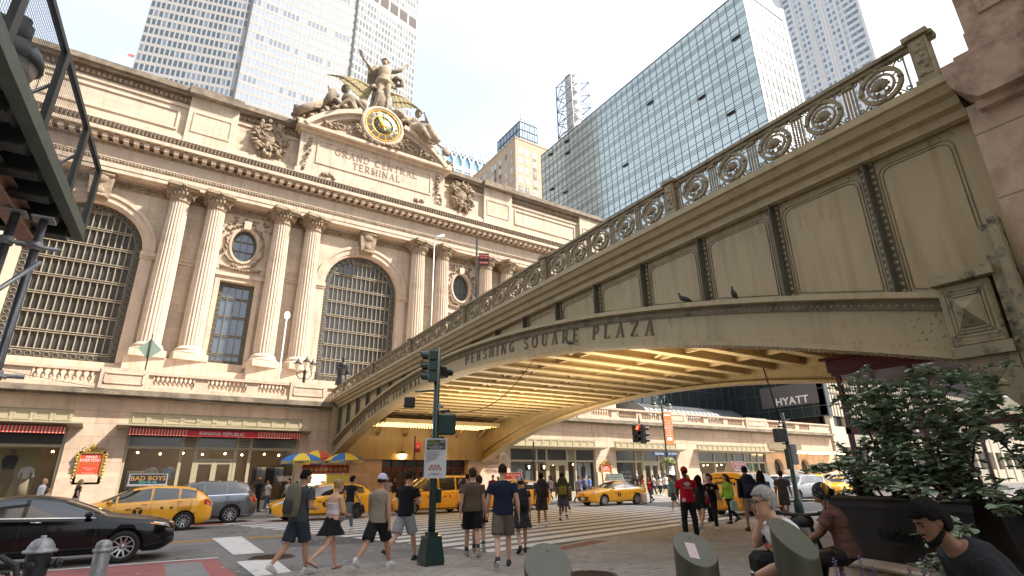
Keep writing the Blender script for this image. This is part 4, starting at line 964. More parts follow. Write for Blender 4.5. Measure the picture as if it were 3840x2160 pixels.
# inscriptions on the arch web
lett=mat('dark_raised_lettering',(.12,.095,.06),.55,var=.2,vscale=8)
def arch_text(s,Ya,Yb,h):
    wd=[glyph(ch)[1]*h for ch in s]; gap=(abs(Ya-Yb)-sum(wd))/(len(s)-1); Y=Ya; k=MB()
    for ch,w_ in zip(s,wd):
        Yc=Y-w_/2; sl=(zl(Yc+.1)-zl(Yc-.1)+zu(Yc+.1)-zu(Yc-.1))/2/.2; ux=V((0,-1,-sl)).normalized(); uy=V((0,-sl,1)).normalized()
        zc=(zu(Yc)+zl(Yc))/2-.02
        if ch!=' ': glyph_mesh(k,ch,V((XW-.018+.04,Yc,zc))-ux*w_/2-uy*h/2-V((.042,0,0))+V((.02,0,0)),ux,uy,V((-1,0,0)),h,.014)
        Y-=w_+gap
    bpart('inscription',k,lett)
arch_text('GRAND CENTRAL TERMINAL',32.3,22.6,.36); arch_text('PERSHING SQUARE PLAZA',18.2,8.55,.38)
# railing: posts, rails, medallions and bars, one set per side
RX=.22
rail=MB(); sweep(rail,lambda Y:[(oW(RX+.1),zb(Y)+hr(Y)),(oW(RX+.1),zb(Y)+hr(Y)-.07),(oW(RX-.1),zb(Y)+hr(Y)-.07),(oW(RX-.1),zb(Y)+hr(Y))]); sweep(rail,lambda Y:[(oW(RX+.05),zb(Y)+hr(Y)-.07),(oW(RX+.05),zb(Y)+hr(Y)-.14),(oW(RX-.05),zb(Y)+hr(Y)-.14),(oW(RX-.05),zb(Y)+hr(Y)-.07)])
sweep(rail,lambda Y:[(oW(RX+.06),zb(Y)+.1),(oW(RX+.06),zb(Y)),(oW(RX-.06),zb(Y)),(oW(RX-.06),zb(Y)+.1)])
bpart('handrail',rail,railm); r2=rail.build('handrail',railm,BR); r2.location=(XE-XW+2*RX,0,0)
# medallion: built in its own YZ plane, unit cell 1.03 m x .72 m
m=MB();
def ringm(b,r,w,t,n=20):
    vs=[];
    for i in range(n):
        a=2*PI*i/n
        for rr,x in ((r-w,-t),(r+w,-t),(r+w,t),(r-w,t)): vs.append((x,rr*cos(a),rr*sin(a)))
    b.add(vs,[(i*4+j,i*4+(j+1)%4,((i+1)%n)*4+(j+1)%4,((i+1)%n)*4+j) for i in range(n) for j in range(4)],False)
ringm(m,.325,.036,.035); ringm(m,.215,.02,.02); m.box(-.012,.012,-.5,.5,.385,.405); m.box(-.012,.012,-.5,.5,-.405,-.385)
for i in range(8): a=PI/8+2*PI*i/8; m.bar((0,.2*cos(a),.2*sin(a)),(0,.29*cos(a),.29*sin(a)),.02,.02,(1,0,0))
for a in (0,PI/2,PI,3*PI/2): m.ball((-.03,.32*cos(a),.32*sin(a)),(.04,.055,.055),7,5)
for i in range(7):
    a=R(25+130*i/6); m.tube([(-.02,0,-.1),(-.045,.1*cos(a),-.1+.12*sin(a)),(-.03,.16*cos(a),-.1+.21*sin(a))],[.014,.03,.038],5)
for s in (-1,1):
    m.tube([(-.02,s*.02,-.1),(-.03,s*.09,-.07),(-.03,s*.13,-.12),(-.02,s*.08,-.17),(-.02,s*.05,-.13)],.02,5); m.bar((0,0,-.3),(0,s*.06,-.12),.03,.03,(1,0,0))
    for t in (-1,1):
        m.tube([(0,s*(.38+.05*cos(k*.7)*(1-k/13)),t*(.3+.06*sin(k*.7)*(1-k/13))) for k in range(11)],.014,4); m.bar((0,s*.34,t*.36),(0,s*.22,t*.22),.02,.025,(1,0,0)); m.ball((0,s*.24,t*.33),(.02,.03,.03),5,4)
    m.box(-.012,.012,s*.42-.012,s*.42+.012,-.40,.40)
med=m.build('medallion',railm,BR)
m=MB()
for i in range(4): m.box(-.015,.015,-.09+.06*i-.015,-.09+.06*i+.015,-.40,.40)
m.box(-.04,.04,-.09,.09,.28,.42); m.ball((-.05,-.05,.34),(.02,.02,.02),5,4); m.ball((-.05,.05,.34),(.02,.02,.02),5,4)
bars=m.build('rail_bars',railm,med)
posts=[2.12,7.35,12.5,17.9,23.3,28.6,34.0]
m=MB(); m.bbox((0,0,.45),(.24,.26,.9),.02); m.box(-.17,.17,-.18,.18,.9,.99); m.box(-.15,.15,-.16,.16,0,.12); m.box(-.135,-.12,-.09,.09,.18,.84)
for i in range(6): m.ball((-.13,.03*(-1)**i,.22+.11*i),(.03,.05,.05),6,4)
post=m.build('rail_post',railm,BR)
first=True
for xs_ in (XW-RX,XE+RX):
    for k,Y in enumerate(posts):
        o=post if (k==0 and first) else post.copy()
        if o is not post: COL.objects.link(o)
        o.location=(xs_,Y,zb(Y)+.0); s=hr(Y)/.95; o.scale=(1,1,s)
        Y2=posts[k+1] if k+1<len(posts) else 37.2
        n=5 if k+1<len(posts) else 2
        L_=Y2-Y-.34 if n==5 else 2.2
        for i in range(n):
            y=Y+.17+L_*(i+.5)/n
            if k==0 and i==0 and first: md=med; br=bars
            else:
                md=med.copy(); COL.objects.link(md); br=bars.copy(); COL.objects.link(br); br.parent=md
            md.location=(xs_,y,zb(y)+.1+(hr(y)-.2)/2); md.scale=(1,L_/n/1.03,(hr(y)-.2)/.8); br.location=(0,.515,0)
    first=False
# deck plate, soffit and floor beams
b=MB(); sweep(b,lambda Y:[(XW+.1,zb(Y)-.05),(XW+.1,zb(Y)-.3),(XE-.1,zb(Y)-.3),(XE-.1,zb(Y)-.05)]); bpart('deck',b,girdin)
b=MB(); sweep(b,lambda Y:[(XW+.3,6.24),(XW+.3,6.18),(XE-.3,6.18),(XE-.3,6.24)],YS,YN); bpart('soffit_plate',b,girdin)
b=MB(); rv=MB(); y=3.46; k=0
while y<35.5:
    z=5.62; b.box(XW+.3,XE-.3,y-.16,y+.16,z,z+.05); b.box(XW+.3,XE-.3,y-.02,y+.02,z+.05,z+.56);
    x=XW+.4
    while x<XE-.2 and y<24:
        for dy in (-.11,.11): rv.add([(x,y+dy,z-.022)]+[(x+.016*cos(t),y+dy+.016*sin(t),z) for t in (0,PI/2,PI,3*PI/2)],[(0,i,i%4+1) for i in range(1,5)])
        x+=.14
    y+=1.19 if y>8 else 1.79
bpart('floor_beams',b,girdin); bpart('beam_rivets',rv,girdin)
b=MB()
for x in (12.4,15.3,18.2):
    sweep(b,lambda Y:[(x-.05,6.0),(x-.05,5.72),(x+.05,5.72),(x+.05,6.0)],3,35.5)
rr=random.Random(3)
for i in range(26):
    x=rr.uniform(10.5,19); y=8+1.19*rr.randint(0,14)+.1; b.bar((x,y,5.76),(x+.5,y+1.0,5.76),.1,.05)
bpart('stringers',b,girdin)
# curved brackets by the north abutment
b=MB()
for x in (12.5,14.5,16.5,18.5,20.3):
    b.tube([(x,31.4+4.8*i/8,5.75-1.25*(i/8)**2.2) for i in range(9)],.10,8)
b.build_split('rib',girdin,BR)
b=MB(); b.box(XW-.1,XE+.1,YN,YN+.2,2.9,6.9)
b.box(XW-.28,XW+.12,YN-.5,YN+.1,3.0,6.1); bpart('north_bearing',b,girder)
# spring block with pyramid boss and pilaster beside the pier
b=MB(); b.bbox((XW-.05,2.52,3.72),(.5,.62,.92),.03); b.box(XW-.42,XW+.3,2.12,2.86,4.18,4.32); b.box(XW-.38,XW+.3,2.16,2.84,3.1,3.26)
for k,(a,c) in enumerate(((.25,.34),(.2,.29),(.16,.25))):
    for (p,q,r,t) in ((-a,a,c-.02,c+.01),(-a,a,-c-.01,-c+.02),(-a-.015,-a+.015,-c,c),(a-.015,a+.015,-c,c)): b.box(XW-.31-.01*k,XW-.3,2.52+p,2.52+q,3.74+r,3.74+t)
b.add([(XW-.32,2.36,3.52),(XW-.32,2.68,3.52),(XW-.32,2.68,3.96),(XW-.32,2.36,3.96),(XW-.5,2.52,3.74)],[(0,1,4),(1,2,4),(2,3,4),(3,0,4)])
b.prism([(2.15,3.1),(2.85,3.1),(2.15,2.2)],XW-.3,XW+.2,'x')
b.box(XW-.3,XW-.12,1.96,2.16,0.3,4.9); b.box(XW-.38,XW-.1,1.92,2.02,.3,5.0)
bpart('spring_block',b,mat('weathered_girder_paint',(.30,.25,.15),.55,var=.15,vscale=3,dirt=(.06,.05,.035),dscale=4,dlo=.52,dhi=.64,bump=.4,bscale=40))
# marquee of bulbs over the station entrance
b=MB(); b.box(11.6,19.8,32.4,35.4,5.02,5.1); b.box(11.6,19.8,32.3,32.4,4.95,5.2); mq=bpart('marquee',b,girdin)
b=MB()
for j in range(4):
    for i in range(40): b.ball((11.8+7.8*i/39,32.5+.85*j,4.97),.042,6,4)
b.build('bulbs',mat('marquee_bulb',(1,.8,.5),.4,emit=(1,.55,.15),estr=5),mq)
for x,y in ((13.5,31),(17.5,31),(13.5,24),(17.5,24),(14.5,14)):  # added upward lights, no fittings: sunlight bounced off the street onto the soffit
    l=bpy.data.lights.new('soffit_bounce_light','AREA'); l.energy=40 if y>30 else 165; l.color=(1,.80,.54); l.size=4.5; lo=bpy.data.objects.new('soffit_bounce_light',l); COL.objects.link(lo); lo.location=(x,y,3.4); lo.rotation_euler=(PI,0,0)
# stone pier at the south end
P=thing('stone_pier','brown granite pier with a projecting cap at the south end of the viaduct','pier',(9.4,0,0))
P.location=(0,0,0)
b=MB(); b.box(9.42,12.5,-3.5,1.86,0,6.8); b.build('shaft',brownst,P)
b=MB(); b.prism([(1.62,6.72),(1.75,6.86),(1.84,6.98),(1.9,7.1),(1.92,7.45),(-3.6,7.45),(-3.6,6.72)],9.12,12.6,'x'); b.box(9.26,9.42,-3.5,1.7,6.6,6.74); b.build('cap',mat('brown_granite_cap',(.44,.31,.225),.75,var=.2,vscale=3,bump=.25,bscale=60,dirt=(.10,.07,.055),dscale=2,dlo=.45,dhi=.7),P)
b=MB(); b.box(9.3,12.4,-3.5,1.78,7.45,7.62); b.box(9.42,12.3,-3.5,1.60,7.62,8.0); b.box(9.44,12.3,-3.5,1.58,8.0,12)
for (p,q,r,t) in ((.1,1.35,10.2,10.26),(.1,1.35,8.2,8.26),(.1,.16,8.26,10.2),(1.29,1.35,8.26,10.2)): b.box(9.405,9.44,p,q,r,t)
b.build('upper_block',MATS['brown_granite_cap'],P)
b=MB(); b.box(12.5,21.5,-3.5,1.5,5.9,7.3); b.box(20.2,21.6,-3.5,1.9,0,7.3); b.build('rear_wall',brownst,P)
# road deck continuing south and low walls behind the pier
# ================================================================ BACKGROUND BUILDINGS
def faceframe(p,q):
    """unit along, outward normal for a wall running p->q (outside on the right-hand side)"""
    u=V((q[0]-p[0],q[1]-p[1],0)); L_=u.length; u.normalize(); return u,V((u.y,-u.x,0)),L_
def windows_on(bld,cells,mats,name='window',keep=100,rnd=None,size=None):
    """cells: list of (4 corner points). The nearest ones are window parts, the rest one part of kind stuff"""
    rnd=rnd or random.Random(5)
    cells.sort(key=lambda c:(V(c[0])-CAM).length)
    for c in cells[:keep]:
        b=MB(); b.quad(*c); b.build(name,rnd.choice(mats),bld)
    rest=cells[keep:]
    if rest:
        b=MB();
        for c in rest: b.quad(*c)
        o=b.build(name,None,bld); o['kind']='stuff'
        for m in mats: o.data.materials.append(m)
        k=len(mats); o.data.polygons.foreach_set('material_index',[rnd.choice(range(k)) for _ in rest]); o.data.update()
def gridface(bw,bs,cells,p,q,z0,z1,col,flo,winw,winh,sill=.9,dep=.35,off=0):
    u,n,L_=faceframe(p,q); nc=max(1,round(L_/col)); cw=L_/nc; P=V((p[0],p[1],0))
    pil=(cw-winw)
    def bx(b,a,c,y0,y1,zz0,zz1):
        A=P+u*a; B=P+u*c; vs=[A+n*y0,B+n*y0,B+n*y1,A+n*y1]; b.add([(v.x,v.y,zz0) for v in vs]+[(v.x,v.y,zz1) for v in vs],[(0,3,2,1),(4,5,6,7),(0,1,5,4),(1,2,6,5),(2,3,7,6),(3,0,4,7)])
    for i in range(nc+1): bx(bw,max(0,i*cw-pil/2),min(L_,i*cw+pil/2),0,dep,z0,z1)
    z=z0
    while z<z1-.1:
        bx(bs,0,L_,0,dep*.8,z,min(z1,z+flo-winh))
        if z+flo<=z1+.01:
            for i in range(nc):
                A=P+u*(i*cw+pil/2)+n*.04; B=P+u*((i+1)*cw-pil/2)+n*.04; cells.append([(A.x,A.y,z+flo-winh),(B.x,B.y,z+flo-winh),(B.x,B.y,z+flo),(A.x,A.y,z+flo)])
        z+=flo
precast=mat('pale_precast_concrete',(.37,.355,.34),.8,var=.06,vscale=.3)
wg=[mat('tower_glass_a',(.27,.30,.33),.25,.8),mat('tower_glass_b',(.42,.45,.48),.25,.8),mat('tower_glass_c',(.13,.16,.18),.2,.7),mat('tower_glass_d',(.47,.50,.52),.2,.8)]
# octagonal slab tower
Mt=thing('office_tower','very tall pale octagonal office slab with a dense grid of windows behind the terminal','skyscraper');
ML=[(-26.8,177.4),(1.66,170),(37.7,170),(65.8,176.8)]
b=MB(); b.prism(ML+[(65.8,200),(-26.8,200)],0,250,'z'); b.build('core',precast,Mt)
bw=MB(); bs=MB(); cells=[]
for p,q in zip(ML[:-1],ML[1:]):
    for z0,z1 in ((20,189.5),(196,250)): gridface(bw,bs,cells,p,q,z0,z1,1.45,3.7,1.0,2.45,dep=.10)
    u,n,L_=faceframe(p,q)
bw.build('mullions',precast,Mt); bs.build('spandrels',precast,Mt)
cells=[c for c in cells if c[0][2]>95]
cl=[c for c in cells if c[1][0]<1.8]; windows_on(Mt,[c for c in cells if c[0][0]>=37.6],[mat('glare_darkened_pane_a',(.09,.115,.14),.6,spec=.15),mat('glare_darkened_pane_b',(.17,.20,.23),.6,spec=.15)],keep=40,rnd=random.Random(8)); mid=[c for c in cells if 1.8<=c[1][0]<37.8]; dk=lambda c: int((c[0][2]-20)/3.7)%9 in (2,7); windows_on(Mt,[c for c in mid if not dk(c)],[wg[1],wg[1],wg[3],wg[1]],keep=40,rnd=random.Random(2)); windows_on(Mt,[c for c in mid if dk(c)],[wg[0],wg[0],wg[1]],keep=10,rnd=random.Random(6)); windows_on(Mt,cl,[wg[2],wg[2],wg[0],wg[2]],keep=50,rnd=random.Random(3))  # right face panes coloured dark and matt to offset the sun glare there
b=MB()
for p,q in zip(ML[:-1],ML[1:]):
    u,n,L_=faceframe(p,q)
    for i in range(6):
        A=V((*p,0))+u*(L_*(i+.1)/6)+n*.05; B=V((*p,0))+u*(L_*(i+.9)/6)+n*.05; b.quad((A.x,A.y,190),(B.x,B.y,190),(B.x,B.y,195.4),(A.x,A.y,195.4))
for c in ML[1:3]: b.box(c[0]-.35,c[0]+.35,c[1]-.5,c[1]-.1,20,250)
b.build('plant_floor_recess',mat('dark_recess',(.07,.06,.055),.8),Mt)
# glass hotel tower with mirror walls, dark podium and name sign
hyg=wavy_glass('mirror_curtain_wall',(.55,.60,.56),.09,.85,.008,.55);
hyl=mat('mullion_dark',(.06,.08,.09),.5,.3)
Hy=thing('glass_hotel_tower','blue-green mirror glass hotel slab with a fine grid and dark podium behind the viaduct','hotel')
HX,HY0,HY1,HZ=72.,36.6,96.2,81.2
b=MB(); b.box(HX,84.6,HY0,HY1,8.7,HZ); b.build('curtain_wall',hyg,Hy)
b=MB()
n=36
for i in range(n+1): y=HY0+(HY1-HY0)*i/n; b.box(HX-.06,HX+.02,y-.045,y+.045,14,HZ)
z=14.; k=0
zs=[]
while z<HZ-2.6: zs+= [z,z+1.55,z+1.95,z+2.35] ; z+=3.35
for z in zs: b.box(HX-.05,HX+.02,HY0,HY1,z-.035,z+.035)
for i in range(10): x=HX+12.6*i/9; b.box(x-.04,x+.04,HY0-.06,HY0+.02,14,HZ)
for z in zs: b.box(HX,84.6,HY0-.05,HY0+.02,z-.035,z+.035)
b.box(HX-.1,84.7,HY0-.1,HY1+.1,HZ,HZ+.15)
b.build('mullions',hyl,Hy)
rr=random.Random(11)
for i in range(24):
    y=HY0+(HY1-HY0)*rr.randint(1,34)/n; z=rr.choice(zs[4::4])+1.55; b=MB(); b.add([(HX-.06,y+.05,z+.38),(HX-.06,y+1.6,z+.38),(HX-.5,y+1.6,z+.05),(HX-.5,y+.05,z+.05)],[(0,1,2,3)]); b.quad((HX-.055,y+.05,z+.38),(HX-.055,y+1.6,z+.38),(HX-.055,y+1.6,z),(HX-.055,y+.05,z)); b.build('open_vent',dark,Hy)
podg=mat('podium_dark_glass',(.035,.045,.05),.12,.3,spec=.8)
b=MB(); b.box(71.2,HX,36.2,70,8.7,15.5); p=b.build('podium_glass_wall',podg,Hy)
b=MB()
for i in range(22): y=36.2+33.8*i/21; b.box(71.12,71.2,y-.05,y+.05,8.7,15.5)
for z in (8.72,10.0,12.2,14): b.box(71.13,71.2,36.2,70,z-.05,z+.05)
b.box(71.1,72,36.1,36.25,8.6,15.5); b.build('mullions',hyl,p)
b=MB(); b.box(71.0,71.11,37.0,45.0,10.35,13.2); s=b.build('sign_panel',mat('sign_grey',(.10,.095,.10),.6),Hy); text('sign_lettering','HYATT',1.35,white,s,(70.98,40.6,11.0),FACE_W,.02,bold=.03,space=1.1)
strm=mat('pale_cladding',(.55,.48,.38),.6,var=.08,vscale=.5)  # reflected facade opposite put in as pale panels and dark stripe bars
b=MB(); b.box(71.2,230,36.22,37.2,8.7,15.5);
b.box(71.2,230,36.4,37.2,4.9,7.4); b.box(71.2,230,36.45,37.2,0.0,2.1); q=b.build('street_cladding',strm,Hy)
b=MB()
for i in range(150): x=71.2+.75*i; b.box(x-.04,x+.04,36.14,36.22,8.7,15.5)
b.box(71.2,230,36.12,36.22,11.6,11.75); b.build('reflected_stripes',mat('reflected_stripe',(.25,.2,.15),.7),q)
b=MB(); b.box(71.3,230,36.9,37.1,2.1,8.7); b.build('street_glass',podg,Hy)
b=MB()
for i in range(36): x=71.3+4*i; b.box(x,x+.9,36.3,36.9,0,8.7)
b.build_split('street_pier',strm,Hy)
b=MB(); b.box(72,84,38,95,0,8.7); b.build('core',dark,Hy)
# dark wing with a rounded metal canopy behind the balustrade
Dw=thing('dark_glass_wing','low dark glass wing with a curved metal canopy above the balustrade','building')
b=MB(); b.box(45.2,71,50,60,6.2,20); b.build('glass_wall',podg,Dw)
b=MB()
for i in range(15): x=45.2+25.8*i/14; b.box(x-.06,x+.06,49.9,50,6.2,20)
for z in (9.8,13,16): b.box(45.2,71,49.92,50,z-.06,z+.06)
b.build('mullions',hyl,Dw)
b=MB(); cp=[(44.0,6.4),(44.05,7.4),(44.4,8.4),(45.2,9.3),(46.5,10.0),(50,10.6),(50,6.4)]; b.prism([(p[0],p[1]) for p in cp],47.5,66,'x'); o=b.build('curved_canopy',mat('ribbed_zinc',(.17,.18,.19),.45,.6,var=.1,vscale=2),Dw)
b=MB()
for i in range(24):
    x=47.5+18.5*i/23
    for p,q in zip(cp[:5],cp[1:6]): b.bar((x,p[0]-.03,p[1]+.03),(x,q[0]-.03,q[1]+.03),.05)
b.build('seams',hyl,o)
# crowned white brick tower to the east
wbr=mat('white_glazed_brick',(.66,.645,.63),.7,var=.05,vscale=.4); cwg=[mat('sash_blue',(.18,.26,.36),.3,.2),mat('sash_pale',(.42,.48,.52),.3,.2),mat('sash_mid',(.25,.33,.42),.3,.2)]
Ch=thing('white_brick_skyscraper','white brick setback skyscraper with paired blue windows, beyond the glass hotel','skyscraper')
cx,c0,c1=200.,58.6,85.3
b=MB(); b.box(cx,217,c0,c1,60,260); b.box(cx+17,cx+30,c0+2,c1,60,172); b.build('walls',wbr,Ch)
cells=[]; bb=MB(); db=MB(); pr=MB()
z=100
while z<255:
    def cell(y,w,zz=z,h=1.75): cells.append([(cx-.05,y+w/2,zz),(cx-.05,y-w/2,zz),(cx-.05,y-w/2,zz+h),(cx-.05,y+w/2,zz+h)])
    for y in (67.2,68.9,73.0,74.7,78.6,80.3): cell(y,1.05)
    for y in (59.6,61.5,63.4,65.0): cell(y,1.0)
    for y in (83.0,84.5): cell(y,.9)
    for a,c in ((60.1,61.0),(62.0,62.9),(58.7,59.1),(83.5,84.0)): bb.box(cx-.04,cx,a,c,z+.15,z+1.55)
    for x in (202,204,213,215): cells.append([(x-.6,c0-.05,z),(x+.6,c0-.05,z),(x+.6,c0-.05,z+1.75),(x-.6,c0-.05,z+1.75)])
    for x in (206.5,208.5,210.5): bb.box(x-.5,x+.5,c0-.04,c0,z-.6,z+2.0)
    z+=3.05
bb.build('grey_brick_bands',mat('grey_brick',(.20,.20,.22),.7),Ch)
for y in (66,70.9,71.9,76.2,77.0,82): pr.box(cx-.5,cx,y-.45,y+.45,60,232)
pr.box(cx-.9,cx,57.9,58.9,60,260); pr.build('piers',wbr,Ch)
cells=[c for c in cells if c[0][2]<212]
windows_on(Ch,cells,cwg,rnd=random.Random(4))
b=MB(); b.prism([(c1,196),(c1+2.3,199),(c1+3.6,205),(c1+1.2,207),(c1+2.9,212),(c1,216)],cx-1.5,cx+.8,'x'); b.build('corner_ornament',wbr,Ch)
# tan brick block with a glazed plant room on top
tbr=mat('tan_brick',(.50,.37,.26),.85,var=.08,vscale=.6,brick=(1.2,.4,.88));
Br=thing('tan_brick_block','tan brick office block with sash windows and a glass plant room on its roof','office building')
bx0,by0,bz=79.75,120.,104.2
b=MB(); b.box(bx0,104,by0,176,20,bz); b.box(bx0-.12,104,by0-.12,176,bz,bz+.5); b.build('walls',tbr,Br)
sash=[mat('sash_white',(.5,.56,.6),.35),mat('sash_dark',(.14,.15,.17),.3),mat('sash_grey',(.34,.38,.42),.35)]  # three pane tones, picked at random for each window
cells=[]; sp=MB()
for k in range(16):
    z=bz-5.2-3.45*k
    for x in (1.8,4.3,10.9,13.5,16.5,19): cells.append([(bx0+x-.75,by0-.04,z),(bx0+x+.75,by0-.04,z),(bx0+x+.75,by0-.04,z+2.1),(bx0+x-.75,by0-.04,z+2.1)])
    for x in (7.4,): cells.append([(bx0+x-.65,by0-.04,z),(bx0+x+.65,by0-.04,z),(bx0+x+.65,by0-.04,z+2.1),(bx0+x-.65,by0-.04,z+2.1)]); sp.box(bx0+x-.65,bx0+x+.65,by0-.05,by0,z-1.35,z)
    for y in (2.2,5.6,14.2,16.8,24,27,33,37,43,47,52): cells.append([(bx0-.04,by0+y+.7,z),(bx0-.04,by0+y-.7,z),(bx0-.04,by0+y-.7,z+2.1),(bx0-.04,by0+y+.7,z+2.1)])
    for y in (9.3,12.3,19.5,22): cells.append([(bx0-.04,by0+y+.6,z),(bx0-.04,by0+y-.6,z),(bx0-.04,by0+y-.6,z+2.1),(bx0-.04,by0+y+.6,z+2.1)]); sp.box(bx0-.05,bx0,by0+y-.6,by0+y+.6,z-1.35,z)
sp.build('brown_spandrels',mat('brown_spandrel',(.13,.08,.05),.6),Br)
cells=[c for c in cells if c[0][2]>60]
windows_on(Br,cells,sash,rnd=random.Random(9))
b=MB()
for c in cells[:140]:
    A,B_,C_,D_=[V(q) for q in c]; o_=V((0,-.03,0)) if abs(A.y-B_.y)<1e-6 else V((-.03,0,0)); b.bar(A.lerp(D_,.5)+o_,B_.lerp(C_,.5)+o_,.12); b.bar(A.lerp(B_,.5)+o_,D_.lerp(C_,.5)+o_,.08)
b.build('sash_bars',white,Br)
b=MB(); b.box(83,90,122,136,bz+.5,bz+9); pz=b.build('plant_room',mat('plant_glass',(.30,.42,.55),.2,.3),Br)
b=MB()
for i in range(8): b.box(83+i-.06,83+i+.06,121.85,122,bz+.5,bz+9); b.box(82.85,83,122+2*i-.06,122+2*i+.06,bz+.5,bz+9)
for z in (3,6,9): b.box(82.8,90,121.8,122,bz+z-.1,bz+z+.1); b.box(82.8,83,122,136,bz+z-.1,bz+z+.1)
b.tube([(84,123,bz+9),(84,123,bz+13)],.08,5); b.tube([(83.2,122.2,bz+10.2),(90,122.2,bz+10.2)],.05,4); b.build('frame',hyl,pz)
# white tower with crossed parapet diamonds
Xb=thing('white_lattice_tower','white office tower with a parapet of crossed diamonds over blue glass bays','skyscraper')
b=MB(); b.box(119.5,160,260,285,100,186); b.build('walls',mat('white_stone_cladding',(.70,.69,.68),.6),Xb)
b=MB(); b.box(120.5,160,260.5,284,186,196); b.build('glass_crown',mat('sky_blue_glass',(.25,.45,.60),.15,.4),Xb)
b=MB(); dm=MB()
for i in range(7):
    x=120+6.2*i; b.box(x-.7,x+.7,259.2,260.6,150,192)
    for s in (-1,1): b.bar((x,259.7,190),(x+s*3.1,259.7,196.5),.7,.9,(0,1,0)); b.bar((x,259.6,201),(x+s*3.1,259.6,194.8),.7,.9,(0,1,0)); b.bar((x-1.4*s,259.4,194),(x+1.4*s,259.4,197.6),.3,.3,(0,1,0))
    dm.prism([(x-1.6,195.9),(x,193.9),(x+1.6,195.9),(x,197.9)],259.9,260.1,'y')
b.box(119.5,160,259.4,260.4,184,186.6); b.box(119.5,160,259.3,260.2,200.6,201.4); b.build('lattice',MATS['white_stone_cladding'],Xb); dm.build('openings',mat('slate_opening',(.15,.16,.19),.6),Xb)
b=MB();
for i in range(6): b.box(121.2+6.2*i,125.2+6.2*i,259.9,260,150,183)
b.build('windows_band',MATS['sky_blue_glass'],Xb)
# thin pale glass tower far left
Sg=thing('pale_glass_tower','small distant pale glass tower with a lattice crown, at the left above the cornice','skyscraper')
b=MB(); b.box(-54,-40,300,315,100,216); b.build('glass',mat('hazy_glass',(.45,.52,.62),.3,.2),Sg)
b=MB()
for i in range(9): b.box(-54+1.75*i-.08,-54+1.75*i+.08,299.9,300,150,219);
for i in range(20): b.box(-54,-40,299.9,300,150+3.4*i,150.2+3.4*i)
b.box(-54,-40,299.8,300,218.8,219.2); b.build('mullions',mat('mull_white',(.6,.6,.62),.5),Sg)
b=MB(); b.box(-48.5,-45.8,299.6,299.9,216.8,218.4); b.build('red_sign',mat('faded_red',(.5,.12,.12),.5),Sg)
# lattice-braced flue
Fl=thing('lattice_chimney','pale steel flue inside a braced lattice mast above the glass hotel roof','chimney')
cx_,cy_=88.6,101.; b=MB(); zz=60
prof=[]
while zz<117: prof+= [(2.35,zz),(2.35,zz+2.9),(2.45,zz+3.0),(2.45,zz+3.15)]; zz+=3.2
b.lathe((cx_,cy_,0),prof+[(2.1,117.6)],18); b.build('flue',mat('flue_steel',(.50,.48,.45),.45,.5,var=.2,vscale=.5),Fl)
b=MB(); cs=[(cx_+3.6*a,cy_+3.6*c) for a,c in ((-1,-1),(1,-1),(1,1),(-1,1))]
for (x,y) in cs: b.bar((x,y,60),(x,y,115.5),.22)
z=60; lv=0
while z<114:
    for i in range(4):
        p,q=cs[i],cs[(i+1)%4]; b.bar((*p,z+4.6),(*q,z+4.6),.18); mid=((p[0]+q[0])/2,(p[1]+q[1])/2); b.bar((*p,z),(*mid,z+4.6),.14); b.bar((*q,z),(*mid,z+4.6),.14); b.bar((*p,z+4.6),(cx_,cy_,z+4.6),.14)
    z+=4.6
b.build('lattice',mat('lattice_grey',(.13,.14,.17),.5,.4),Fl)
# buildings of the south side, outside the picture: they shade the plaza as in the photograph
def plainblock(lab,x0,x1,y0,y1,z):
    t=thing('office_block',lab,'office building'); b=MB(); b.box(x0,x1,y0,y1,0,z); gs=MATS.get('grey_office_stone') or mat('grey_office_stone',(.33,.31,.28),.8,var=.1,vscale=.5); b.build('walls',gs,t)
    bw=MB(); bs=MB(); ce=[]; gridface(bw,bs,ce,(x0,y1),(x0,y0),4,z,4,3.8,2,2.2); bs2=MB(); gridface(bw,bs,ce,(x1,y1),(x0,y1),4,z,4,3.8,2,2.2); bw.build('piers',gs,t); bs.build('spandrels',gs,t)
    q=MB();
    for c in ce: q.quad(*c)
    o=q.build('window',sash[1],t); o['kind']='stuff'
plainblock('grey office block on the south side of the street, east of the viaduct',46,84,-60,-14,96)
plainblock('grey office block on the corner behind the sidewalk shed',-50,-5.4,-50,8.6,58)
